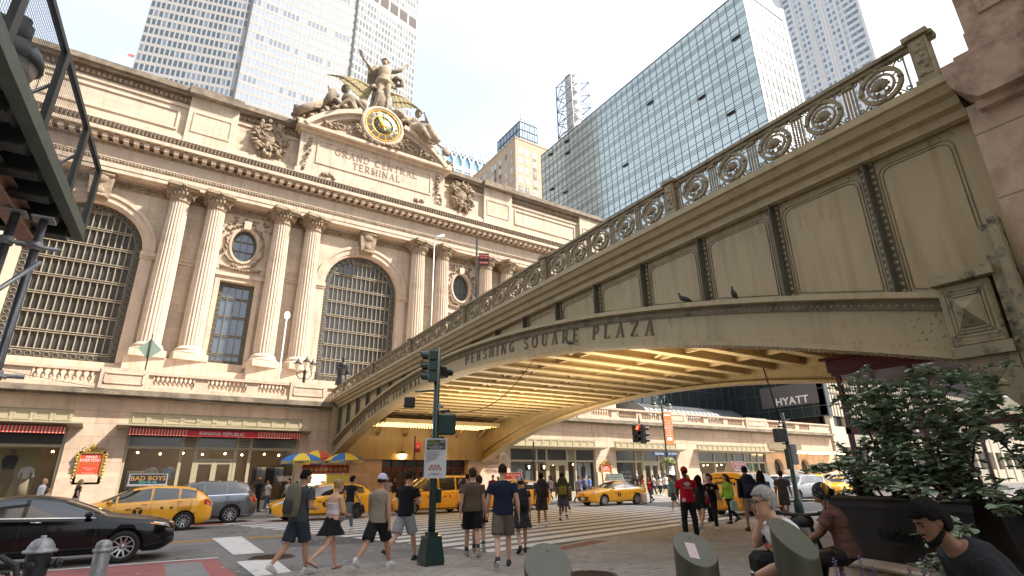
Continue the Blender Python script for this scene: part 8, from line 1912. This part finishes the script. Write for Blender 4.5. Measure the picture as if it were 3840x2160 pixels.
person('woman with long black hair and dark red shoulder bag beside the red polo man',14.4,11.7,70,1.66,stride(24,12,10),'light',('long','black'),('fit',cloth((.02,.02,.022))),('hot',cloth((.02,.02,.025))),(shoe_white,sole_w),fem=True,extra=rbag)
person('woman in black and sunglasses carrying a tan tote, walking left beside the yellow van',15.3,12.0,-120,1.68,stride(18,10,10),'light',('flatback','black'),('fit',cloth((.012,.012,.014))),('slim',cloth((.015,.016,.02))),(shoe_white,sole_w),fem=True)
person('woman with light brown hair and a beige backpack in the group by the yellow van',14.95,12.6,75,1.66,stride(-20,10,10),'light',('long','blonde'),('fit',cloth((.35,.31,.24))),('slim',cloth((.02,.022,.03))),(shoe_white,sole_w),fem=True,extra=lambda t,J: backpack(t,J,cloth((.30,.25,.18))))
person('walker in black trousers and black trainers, rightmost of the group by the yellow van',16.1,12.6,80,1.68,stride(26,10,10),'tan',('short','black'),('tee',cloth((.02,.02,.022))),('slim',cloth((.016,.016,.02))),(shoe_black,sole_w))
def gbag(t,J):
    b=MB(); c=J['wrL']+V((-.02,0,-.26)); b.bbox((c.x,c.y,c.z),(.08,.3,.34),.03); b.tube([c+V((0,-.08,.17)),J['wrL']+V((0,0,-.03)),c+V((0,.08,.17))],.008,5); b.build('shopping_bag',cloth((.35,.55,.50)),t)
person('woman in a lime green cardigan with a pale green shopping bag',17.7,13.1,-70,1.66,stride(12,8,8),'light',('longwavy','brown'),('long',cloth((.24,.48,.06))),('slim',cloth((.012,.012,.014))),(shoe_black,shoe_black),fem=True,extra=gbag)
def ny(t,J): backpack(t,J,cloth((.022,.027,.05)),cloth((.04,.045,.07)),1.15)
person('man in a black cap and tan shorts with a navy backpack',15.7,10.9,40,1.86,stride(10,6,12),'tan',('fade','black'),('long',cloth((.018,.022,.045))),('shorts',cloth((.36,.27,.18))),(shoe_black,shoe_black),fat=1.08,extra=lambda t,J:(ny(t,J),cap(t,J,cloth((.012,.012,.013)))))
person('person in a royal blue jacket with long dark hair',16.9,11.2,60,1.74,stride(-12,8,12),'light',('long','dkbrown'),('long',cloth((.02,.045,.20))),('slim',cloth((.03,.03,.035))),(shoe_black,sole_w),fem=True)
# --- people on the far pavement at the left
person('man in black with an orange cap behind the yellow wagon taxi',5.1,33.6,150,1.75,stride(10,6,8),'dark',('fade','black'),('tee',cloth((.015,.015,.017))),('pants',cloth((.02,.02,.024))),(shoe_black,shoe_black),vox=.02,z=.06,extra=lambda t,J: cap(t,J,cloth((.55,.18,.03))))
person('woman in a white t-shirt and blue jeans, leftmost of two women on the far pavement',5.7,33.9,-110,1.66,stride(18,10,10),'tan',('short','dkbrown'),('tee',cloth((.62,.60,.58))),('slim',cloth((.06,.12,.24))),(shoe_white,sole_w),fem=True,vox=.02,z=.06)
person('woman in a pale t-shirt and wide black trousers on the far pavement',6.7,33.5,-120,1.70,stride(22,10,12),'light',('short','brown'),('tee',cloth((.62,.58,.60))),('long_skirt',cloth((.015,.015,.017))),(shoe_white,sole_w),fem=True,vox=.02,z=.06)
person('man in a turquoise t-shirt and an orange cap on the far pavement',7.3,32.7,-130,1.72,stride(8,6,6),'dark',('fade','black'),('tee',cloth((.10,.42,.48))),('pants',cloth((.02,.02,.025))),(shoe_black,shoe_black),vox=.02,z=.06,extra=lambda t,J: cap(t,J,cloth((.55,.25,.03))))
person('man in a black cap and white shirt with a cross-body bag on the far pavement',8.9,33.3,-150,1.76,stride(8,6,6),'tan',('fade','black'),('tee',cloth((.62,.61,.58))),('pants',cloth((.02,.02,.025))),(shoe_black,shoe_black),vox=.02,z=.06,extra=lambda t,J: cap(t,J,cloth((.015,.015,.017))))
person('bald man in a white shirt seen above the roof of the black car',-4.05,33.5,80,1.78,stride(8,6,6),'light',None,('long',cloth((.60,.62,.66))),('pants',cloth((.04,.045,.06))),(shoe_black,shoe_black),vox=.02,z=.06)
person('fair-haired woman in black and white behind the bonnet of the black car',-2.75,33.9,90,1.72,stride(8,6,6),'light',('long','blonde'),('fit',cloth((.03,.03,.035))),('slim',cloth((.5,.5,.5))),(shoe_black,shoe_black),fem=True,vox=.02,z=.06)
person('child with fair hair walking below the striped awning',-3.75,33.2,80,1.35,stride(8,6,6),'light',('short','blonde'),('tee',cloth((.5,.42,.35))),('shorts',cloth((.2,.2,.25))),(shoe_white,sole_w),vox=.02,z=.06)
# --- crowd in the shade of the entrance and behind the taxis
rr=random.Random(21)
crowd=[(12.1,32.6,'man in a blue cap and pale shirt by the food cart',(.45,.47,.5),'cap'),(12.9,33.6,'woman in a dark dress under the arch, beside the blue-capped man',(.05,.05,.07),None),(13.6,33.1,'man in a dark red shirt in the arched entrance',(.25,.03,.04),None),(14.3,33.9,'woman in a white top in the arched entrance',(.55,.53,.5),None),(15.0,32.9,'woman in a red and white striped top under the arch',(.45,.12,.12),None),(15.8,33.7,'man in a grey t-shirt under the arch',(.2,.2,.22),None),(16.7,33.0,'man in an orange-brown shirt under the arch',(.35,.14,.05),None),(17.5,33.6,'woman in a pale pink top with folded arms behind the van taxi',(.5,.36,.34),None),
 (20.3,33.4,'man in a straw hat and dark shirt by the corner of the arch',(.08,.08,.09),'hat'),(21.6,33.2,'man in a tan shirt by the stone corner',(.3,.23,.15),None),(22.8,33.8,'woman in peach by the first black display window',(.5,.3,.22),None),(24.5,33.9,'tall man in a black suit by the shop door',(.015,.015,.018),None),(25.6,33.0,'woman in an orange top with a bag by the shop door',(.5,.2,.08),None)]
poses=[stride(12,8,8),dict(legL=2,legR=-3,armL=5,armR=20,elbL=15,elbR=70,turn=30),stride(-14,8,10)]
for i,(x,y,l,c,k) in enumerate(crowd):
    person(l,x,y,rr.choice([160,200,-90,90,140]),rr.uniform(1.6,1.8),rr.choice(poses),rr.choice(['tan','light','brown','dark']),(rr.choice(['short','fade']) if 'man ' in l and 'woman' not in l else rr.choice(['long','bun']),rr.choice(['black','dkbrown','brown'])),('tee',cloth(c)),(rr.choice(['pants','slim','shorts']),cloth(rr.choice([(.02,.02,.025),(.05,.06,.1),(.12,.11,.1)]))),(shoe_black,sole_w),fem='woman' in l,vox=.024,z=.06,fingers=False,
     extra=(lambda t,J: cap(t,J,cloth((.15,.25,.5)))) if k=='cap' else (lambda t,J: cap(t,J,cloth((.5,.42,.28)),wide=True)) if k=='hat' else None)
for (x,y,az,l,c,sk2,fm) in [(18.6,31.2,-150,'man in a maroon shirt on the far kerb behind the red-advert taxi',(.18,.03,.04),'tan',0),(19.5,31.0,150,'woman in a yellow blouse on the far kerb left of the thin signal pole',(.5,.4,.1),'light',1),(23.3,31.4,-100,'woman in a pale lilac top on the far kerb beyond the hiker',(.42,.36,.48),'light',1),(22.4,19.8,-60,'man in grey shorts and a teal shirt on the far part of the crosswalk',(.06,.25,.24),'tan',0),(17.6,22.5,20,'woman in a white dress-length shirt in the middle of the crosswalk',(.6,.58,.55),'light',1),(20.3,12.6,70,'man in a charcoal shirt behind the royal blue jacket, under the viaduct',(.06,.06,.07),'brown',0)]:
    person(l,x,y,az,1.68 if fm else 1.76,stride(14,8,10),sk2,('long' if fm else 'short','dkbrown'),('tee',cloth(c)),('slim' if fm else 'shorts',cloth((.05,.055,.07))),(shoe_white,sole_w),fem=bool(fm),vox=.02,z=.06 if y>30.6 else (RZ if y>14.5 else 0),fingers=False)
crowd=[(29.2,34.8,'man in a royal blue shirt with a grey backpack at the poster frame',(.04,.08,.35),'bp',20),(30.0,35.0,'man in a bright blue football shirt, right of the man in royal blue',(.05,.14,.5),None,-40),(33.8,33.6,'man in a white cap and black shirt behind the sedan taxi',(.02,.02,.022),'capw',180),(34.8,33.9,'woman in an orange-red top behind the sedan taxi',(.5,.14,.07),None,120),(35.7,33.6,'woman in a white sleeveless top behind the sedan taxi roof',(.6,.58,.55),None,-120),(36.7,33.2,'tall man in a white shirt and navy cap behind the rear of the sedan taxi',(.62,.61,.6),'capn',200),(37.6,34.6,'woman in white and black trousers by the steel bollard',(.6,.58,.58),'capw',-150),(38.6,34.6,'woman in a short olive dress right of the steel bollard',(.09,.07,.04),None,-60),
 (38.2,35.3,'man in dark clothes in the shop doorway behind the white-capped woman',(.03,.03,.035),None,180)]
for i,(x,y,l,c,k,az) in enumerate(crowd):
    person(l,x,y,az,1.8 if 'tall' in l else rr.uniform(1.62,1.74),rr.choice(poses),rr.choice(['tan','light','brown']),(rr.choice(['short','fade']) if 'woman' not in l else rr.choice(['long','bun']),rr.choice(['black','dkbrown','brown'])),('tee',cloth(c)) if 'dress' not in l else None,('dress',cloth(c)) if 'dress' in l else (rr.choice(['pants','shorts']) if 'trousers' not in l else 'slim',cloth(rr.choice([(.02,.02,.025),(.05,.06,.1),(.3,.26,.2)]))),(shoe_white,sole_w),fem='woman' in l,vox=.024,z=.06,fingers=False,
     extra={'bp':lambda t,J: backpack(t,J,cloth((.1,.1,.12))),'capw':lambda t,J: cap(t,J,cloth((.6,.6,.6))),'capn':lambda t,J: cap(t,J,cloth((.03,.05,.15))),None:None}[k])
# --- seated people at the right
def seated(**q):
    d=dict(legL=78,legR=82,kneeL=84,kneeR=86,outL=12,outR=10,lean=22,nodrop=True,toeL=10,toeR=10); d.update(q); return d
def face_extra(t,J,glasses=False,beard=None,brow='black'):
    b=MB()
    for s in (-1,1): b.ball(tuple(hp(J,s*.031,.082,.128)),(.012,.009,.008),8,6)
    b.build('eyes',mat('eye_dark',(.05,.035,.03),.2) if 'eye_dark' not in MATS else MATS['eye_dark'],t)
    b=MB()
    for s in (-1,1): b.tube([hp(J,s*.012,.099,.15),hp(J,s*.032,.1,.156),hp(J,s*.054,.088,.149)],[.004,.006,.003],6)
    b.build('eyebrows',hairs[brow],t)
    b=MB(); b.ball(tuple(hp(J,0,.100,.062)),(.024,.007,.006),8,5); b.build('lips',mat('lips',(.30,.12,.10),.5) if 'lips' not in MATS else MATS['lips'],t)
    if glasses:
        b=MB()
        for s in (-1,1):
            b.tube([hp(J,s*(.034+.027*cos(a)),.108,.128+.017*sin(a)) for a in [2*PI*k/12 for k in range(13)]],.0028,5); b.tube([hp(J,s*.06,.105,.134),hp(J,s*.08,.05,.136),hp(J,s*.08,-.02,.13)],.003,5)
        b.tube([hp(J,-.01,.109,.13),hp(J,.01,.109,.13)],.003,5); b.build('spectacles',black,t)
    if beard:
        b=MB(); b.tube([hp(J,-.07,.0,.06),hp(J,-.05,.06,.022),hp(J,0,.088,.008),hp(J,.05,.06,.022),hp(J,.07,.0,.06)],[.012,.022,.024,.022,.012],8); b.tube([hp(J,-.028,.096,.074),hp(J,0,.103,.078),hp(J,.028,.096,.074)],[.004,.007,.004],6); b.build('beard',hairs[beard],t)
def phone_man(t,J):
    face_extra(t,J,True,None,'grey')
    c=J['wrR']+J['hdR']*.09; b=MB(); b.bbox(tuple(hp(J,.092,.03,.08)),(.012,.075,.15),.004,T=J['Mh']); b.build('phone',black,t)
    b=MB(); w_=J['wrL']; b.tube([w_-J['hdL']*.012,w_+J['hdL']*.012],[.036,.036],14); o=b.build('watch_strap',black,t); q=MB(); q.lathe(tuple(w_+V((0,0,.03))),[(.022,0),(.022,.01),(.001,.012)],14); q.build('watch_dial',chrome,o)
    b=MB(); b.tube([J['neck']+J['sx']*.12-J['fw']*.10,J['neck']+J['sx']*.13+J['up']*.03,J['neck']+J['sx']*.11+J['fw']*.14-J['up']*.1,lerp(J['pel'],J['neck'],.4)+J['sx']*.15+J['fw']*.13],[(.03,.008)]*4,6,ref=J['sx']); b.build('bag_strap',black,t)
    q=MB(); q.bbox(tuple(J['pel']+V((.02,.30,.16))),(.36,.24,.2),.05); q.build('bag_on_lap',cloth((.015,.018,.018)),t)
    text('shirt_lettering','HART',.07,mat('orange_print',(.6,.15,.03),.7),t,lerp(J['pel'],J['neck'],.72)+J['fw']*.155,(R(70),0,R(180)),.002)
A=at(1925,1291,D=6.0)
person('grey-haired man in a white t-shirt and glasses sitting with a phone at his ear',0,0,-50,1.78,seated(lean=20,phone=True,headat=at(1922,1262,D=5.75),armL=40,armoutL=8,elbL=48,inL=16,nod=6,turn=-8),'light',('short','grey'),('tee',cloth((.62,.63,.66))),('shorts',cloth((.02,.022,.025))),(shoe_black,shoe_black),fat=1.08,vox=.011,z=0,extra=phone_man)
plaid=mat('plaid_fabric',(.12,.055,.04),.9,var=.5,vscale=5,stretch=(1.,1.,6.),bump=.3)
def scarf(t,J):
    b=MB(); b.ball(tuple(hp(J,0,-.005,.14)),(.09,.115,.118),16,12,M=J['Mh']); b.build('headscarf',mat('spotted_scarf',(.015,.015,.018),.8,dirt=(.5,.48,.45),dscale=38,dlo=.60,dhi=.64),t); q=MB(); q.ball(tuple(hp(J,0,-.11,.13)),(.05,.05,.05),10,8); q.build('hair_bun',hairs['black'],t)
person('woman in brown plaid shirt and spotted headscarf sitting by the black planter',0,0,-22,1.68,seated(headat=at(2066,1240,D=8.1),lean=14,armL=48,elbL=20,armR=44,elbR=24,inL=10),'brown',None,('tee',plaid),('pants',cloth((.03,.025,.025))),(shoe_black,shoe_black),fem=True,vox=.012,z=-.42,extra=scarf)
person('bearded man in a dark grey t-shirt leaning forward at the lower right',0,0,-45,1.80,seated(lean=34,headat=at(2340,1312,D=4.9),nod=24,armL=12,armR=8,elbL=10,elbR=10,armoutL=20,armoutR=22,turn=-12),'brown',('curly','black'),('tee',cloth((.022,.024,.028))),('pants',cloth((.02,.02,.025))),(shoe_black,shoe_black),fat=1.1,vox=.010,z=-.42,extra=lambda t,J: face_extra(t,J,False,'black'))
# --- stone figures over the clock and the bronze statue on the terrace
def stone(label,name,J,m,scale,loc,ex=None,vox=.03,cat='statue',drape=None):
    t=thing(name,label,cat,loc,0); t.scale=(scale,)*3; b=MB(); add_body(b,J,False,1.12)
    if drape: drape(b,J)
    o=remeshed(b,'figure',m,t,vox,1,.006)
    if ex: ex(t,J)
    return t
sk=4.22
def mj():
    J=skeleton(dict(legL=4,legR=14,kneeL=4,kneeR=34,outL=2,outR=10,lean=-4,side=4,armL=0,armR=0,turn=8,tilt=-8,nod=-6,footR=12));
    u=lambda x,y,z: V((x,y,z))
    J['elbL']=J['shL']+u(-.2,.05,.07); J['wrL']=J['elbL']+u(-.15,.02,.20); J['hdL']=u(-.5,0,.8).normalized(); J['elbR']=J['shR']+u(.14,.06,-.22); J['wrR']=J['elbR']+u(.2,.1,.12); J['hdR']=u(.8,.2,.5).normalized(); return J
def mex(t,J):
    b=MB()
    for k in range(5): b.tube([J['wrL']+J['hdL']*.08,J['wrL']+J['hdL']*.15+V((-.05+.025*k,0,.02*(k%2)))],[.012,.008],5)
    b.ball(tuple(hp(J,0,-.01,.17)),(.10,.115,.085),14,10); b.tube([hp(J,-.11,.0,.16),hp(J,0,.12,.15),hp(J,.11,0,.16)],.014,6)
    for s in (-1,1): b.add([tuple(hp(J,s*.08,-.02,.16)),tuple(hp(J,s*.12,-.04,.20)),tuple(hp(J,s*.15,-.06,.30)),tuple(hp(J,s*.10,-.06,.24)),tuple(hp(J,s*.085,-.035,.2))],[(0,1,2,3,4),(4,3,2,1,0)])
    b.build('winged_helmet',statm,t)
    w=J['wrR']+J['hdR']*.1; b=MB(); b.tube([w-V((.02,0,.1)),w+V((.08,0,.22))],.012,6)
    for s in (-1,1): b.tube([w+V((.01*k+s*.05*sin(k*.9),.02*cos(k*.9),.02+.022*k)) for k in range(10)],.012,6)
    b.build('caduceus',statd,t)
    b=MB(); rg=random.Random(2)  # billowing cape behind
    P0=J['shL']; P1=J['shR']; vs=[]; nx,ny=12,9
    for j in range(ny):
        for i in range(nx):
            a=i/(nx-1); c=j/(ny-1); x=-.42+.82*a; z=lerp(P0,P1,a).z+.03-.62*c*(.55+.45*a)+.10*sin(PI*a)*(1-c); y=-.17-.07*sin(6*a+2*c)-.08*c; y=.17+.06*sin(9*a+3*c)+.05*c
            vs.append((x,-y,z))
    n=len(vs); vs+= [(x,y-.05,z) for x,y,z in vs]; f=[]
    for j in range(ny-1):
        for i in range(nx-1): q=j*nx+i; f+= [(q,q+1,q+nx+1,q+nx),(n+q,n+q+nx,n+q+nx+1,n+q+1)]
    for i in range(nx-1): f+= [(i,n+i,n+i+1,i+1),((ny-1)*nx+i,(ny-1)*nx+i+1,n+(ny-1)*nx+i+1,n+(ny-1)*nx+i)]
    for j in range(ny-1): f+= [(j*nx,(j+1)*nx,n+(j+1)*nx,n+j*nx),(j*nx+nx-1,n+j*nx+nx-1,n+(j+1)*nx+nx-1,(j+1)*nx+nx-1)]
    b.add(vs,f,True); b.tube([(-.42,-.2,1.22),(-.55,-.2,1.30),(-.52,-.2,1.44),(-.36,-.2,1.46),(-.3,-.2,1.36)],[.05,.06,.06,.06,.04],8); b.build('cloak',statd,t)
    b=MB(); q=J['pel']; b.tube([q+V((-.15,.06,.08)),q+V((0,.14,.0)),q+V((.16,.08,.02)),q+V((.2,-.02,-.12)),q+V((.18,-.05,-.4))],[(.03,.04),(.05,.07),(.06,.08),(.07,.07),(.05,.05)],8); b.build('drapery',statm,t)
t=stone('standing stone messenger god with raised arm, winged helmet and cloak above the clock','stone_statue',mj(),statm,4.22,(14.15,46.9,38.25),mex,.02)
t.rotation_euler=(0,0,PI)
for ob in [t]:
    pass
# mirror so that the raised arm is on the left of the picture (figure faces south)
# eagle with spread wings behind the legs
E_=thing('stone_eagle','large stone eagle with long spread wings behind the standing figure','statue',(14.1,47.3,38.4))
b=MB(); b.tube([(0,.3,.0),(-.1,.2,1.0),(-.3,-.1,2.0),(-.9,-.5,2.5)],[(.6,.5),(1.1,.8),(.9,.7),(.35,.35)],14); b.tube([(-.9,-.5,2.5),(-1.2,-.7,2.75),(-1.45,-.85,2.5),(-1.5,-.85,2.25)],[.3,.32,.2,.04],10); b.tube([(.4,.3,0),(.6,.2,1.2),(.5,.3,2.3)],[(.9,.7),(.8,.6),(.5,.4)],12); o=b.build('body',statd,E_)
def wing(s):
    tip=V((-5.1,0,2.85)) if s<0 else V((4.3,.1,2.6)); root=V((-1.0,.1,3.0)) if s<0 else V((1.1,.2,3.4)); low=V((-1.9,0,.9)) if s<0 else V((1.4,.1,1.6)); b=MB(); n=15
    top=[root.lerp(tip,i/n)+V((0,0,.45*sin(PI*i/n)*(1 if s<0 else .9))) for i in range(n+1)]
    for layer,(k0,k1,yo) in enumerate(((0,1.,0),(0,.55,-.09))):
        for i in range(n):
            a=top[i]; c=top[i+1]; c=c+(c-a)*.9; f=(i+.5)/n; L_=lerp((low-root).length,.55,f**.8)*k1; d=(V((tip.x,0,tip.z))-root).normalized(); dn=(V((0,0,-1))*(1-f*.85)+d*(.25+f*1.2)).normalized()
            e=a+dn*L_; e2=c+dn*L_*.9; m=(e+e2)/2+dn*.14; w_=V((0,yo-.03*(i%2),0))
            q=[a+w_,c+w_,e2+w_,m+w_,e+w_]; b.add([tuple(p) for p in q]+[tuple(p+V((0,.1,0))) for p in q],[(0,1,2,3,4),(9,8,7,6,5)]+[(j,5+j,5+(j+1)%5,(j+1)%5) for j in range(5)])
    b.tube([tuple(p+V((0,-.02,0))) for p in top],[.22-.012*i for i in range(n+1)],8)
    b.build('wing',mat('lichened_wing_stone',(.36,.30,.16),.85,var=.25,vscale=1.,bump=.5,bscale=6,dirt=(.2,.16,.09),dscale=1,dlo=.5,dhi=.75) if 'lichened_wing_stone' not in MATS else MATS['lichened_wing_stone'],E_)
wing(-1); wing(1)
def abs_fig(pts,head,Mh,s):
    """skeleton from absolute joints (metres in the place), scaled down to figure units"""
    J={k:V(v)/s for k,v in pts.items()}; J['sx']=(J['shR']-J['shL']).normalized(); J['hx']=(J['hipR']-J['hipL']).normalized(); J['up']=(J['neck']-J['pel']).normalized(); J['fw']=J['up'].cross(J['sx']); J['Mh']=Mh
    J['head']=V(head)/s
    for n in 'LR':
        J['hd'+n]=(J['wr'+n]-J['elb'+n]).normalized(); d=V(pts['dir'+n]); J['toe'+n]=J['ank'+n]+d*.2+V((0,0,-.05)); J['heel'+n]=J['ank'+n]-d*.04+V((0,0,-.05))
    return J
S_=3.7; ax,ay,az_=14.03,46.4,33.6
P=lambda x,y,z:(x-ax,y-ay,z-az_)
Mz=lambda a,n=0: Matrix.Rotation(R(a),3,'Z')@Matrix.Rotation(R(-n),3,'X')
rec=dict(pel=P(11.0,46.4,36.9),mid=P(10.9,46.5,37.8),neck=P(10.2,46.5,38.75),shL=P(10.95,46.3,38.6),shR=P(9.45,46.4,38.35),elbR=P(8.7,46.1,37.6),wrR=P(8.35,45.9,38.35),elbL=P(11.7,46.2,37.9),wrL=P(12.2,46.0,37.3),hipL=P(11.1,46.1,36.8),hipR=P(10.7,46.5,36.8),kneeR=P(8.9,46.0,37.6),ankR=P(7.7,45.9,35.9),kneeL=P(10.3,45.4,37.5),ankL=P(9.3,45.5,36.3),dirL=(-.7,-.5,-.3),dirR=(-.8,-.3,-.4))
Jr=abs_fig(rec,P(10.05,46.4,38.95),Mz(205),S_)
def rex(t,J):
    hair(t,J,'curly',statd); b=MB(); k=1/S_
    for i in range(40):
        x,z=random.uniform(-8.4,-4.9),0; z=lerp(.9,3.6,(x+8.4)/3.5)+random.uniform(-.2,.5); sz=random.uniform(.2,.5); b.ball((x*k,(.2+random.uniform(-.3,.5))*k,z*k),(sz*k*1.4,sz*k,sz*k*.8),8,6,fn=lambda p: .8+.4*noise.noise(p*2+V((x,0,z))))
    b.tube([(-8.3*k,-.6*k,.9*k),(-7.2*k,-.5*k,1.9*k),(-6.0*k,-.4*k,3.0*k)],[.1,.12,.07],8); b.tube([(-5.9*k,-.5*k,2.9*k),(-5.2*k,-.6*k,4.6*k)],[.07,.1],8)
    for i in range(9): b.tube([(-8.6*k,-.5*k,(.7+.1*i)*k),(-8.2*k,-.6*k,(.8+.1*i)*k)],.02,5)
    b.build('tools_and_drapery',statd,t)
stone('reclining bearded stone figure with raised knee, left above the clock','stone_statue',Jr,statd,S_,(ax,ay,az_),rex,.024)
sit=dict(pel=P(17.6,46.4,37.2),mid=P(17.6,46.5,37.9),neck=P(17.75,46.4,38.75),shL=P(18.35,46.3,38.55),shR=P(17.15,46.3,38.6),elbR=P(16.6,46.0,37.9),wrR=P(17.2,45.7,37.5),elbL=P(19.1,46.0,38.4),wrL=P(18.6,45.8,39.3),hipL=P(17.9,46.2,37.1),hipR=P(17.3,46.2,37.1),kneeR=P(17.9,45.3,37.1),ankR=P(18.9,45.2,35.7),kneeL=P(18.9,45.6,37.5),ankL=P(20.2,45.5,35.9),dirL=(.8,-.3,-.4),dirR=(.7,-.4,-.4))
Jm=abs_fig(sit,P(18.0,46.3,39.0),Mz(170,20),S_)
def dr(b,J):
    b.tube([J['pel'],lerp(J['pel'],J['kneeL'],.6),J['kneeL'],lerp(J['kneeL'],J['ankL'],.9)],[.2,.2,.17,.14],10); b.tube([J['hipR'],J['kneeR'],J['ankR']],[.17,.15,.12],10)
def sex(t,J):
    hair(t,J,'curly',statm); b=MB(); k=1/S_
    for i in range(34):
        x=random.uniform(2.3,8.2); z=lerp(3.6,.4,(x-2.3)/5.9)+random.uniform(-.1,.45); sz=random.uniform(.2,.42); b.ball((x*k,(.3+random.uniform(-.2,.4))*k,z*k),(sz*k*1.3,sz*k,sz*k*.9),8,6,fn=lambda p: .8+.4*noise.noise(p*2+V((x,0,z))))
    b.lathe((7.3*k,-.4*k,1.9*k),[(.1,0),(.14,.02),(.12,.05),(.01,.07)],12,M=Rx); b.build('books_and_drapery',statm,t)
stone('seated draped stone figure resting her head on her hand, right above the clock','stone_statue',Jm,statm,S_,(ax,ay,az_),sex,.024,drape=dr)
# rockwork under the standing figure
t=thing('statue_base','rough stone base carrying the standing figure over the clock','statue base',(14.05,47.0,37.6)); b=MB()
for i in range(150):
    s=random.choice((-1,1)); u=random.random()**.8; x=s*(1.2+u*6.0); z=math.sqrt(max(.1,9.66**2-x*x))-10.0+random.uniform(-.05,2.3*(1-u*.7)); q=random.uniform(.25,.6); b.ball((x,random.uniform(-.7,.3),z),(q*1.3,q,q),8,6,fn=lambda p: .75+.5*noise.noise(p*2.4+V((x,0,z))))
for i in range(26): a=random.uniform(-1,1); b.ball((a*1.3,random.uniform(-.4,.4),.2+random.random()*.7*(1-abs(a))),(.45,.4,.35),8,6,fn=lambda p: .8+.4*noise.noise(p*2+V((a,0,i))))
b.build('rockwork',statm,t)
brz=mat('statue_bronze',(.03,.03,.028),.45,.6,var=.3,vscale=5)
t=thing('bronze_statue','dark bronze statue of a man in a long coat before the central arched window','statue',(11.95,44.5,8.25),PI); t.scale=(1.75,)*3; J=skeleton(dict(legL=3,legR=-3,armL=10,armR=10,elbL=30,elbR=85,inR=25),False); b=MB(); add_body(b,J,False,1.15); add_top(b,J,False,1.15,1.9,0,-.12,off=.03); add_skirt(b,J,1.15,.08); remeshed(b,'figure',brz,t,.02,2,.006)
b=MB(); b.box(-.45,.45,-.45,.45,-1.05,0); b.build('pedestal',granp,t)
sc.collection.children.link(COL)
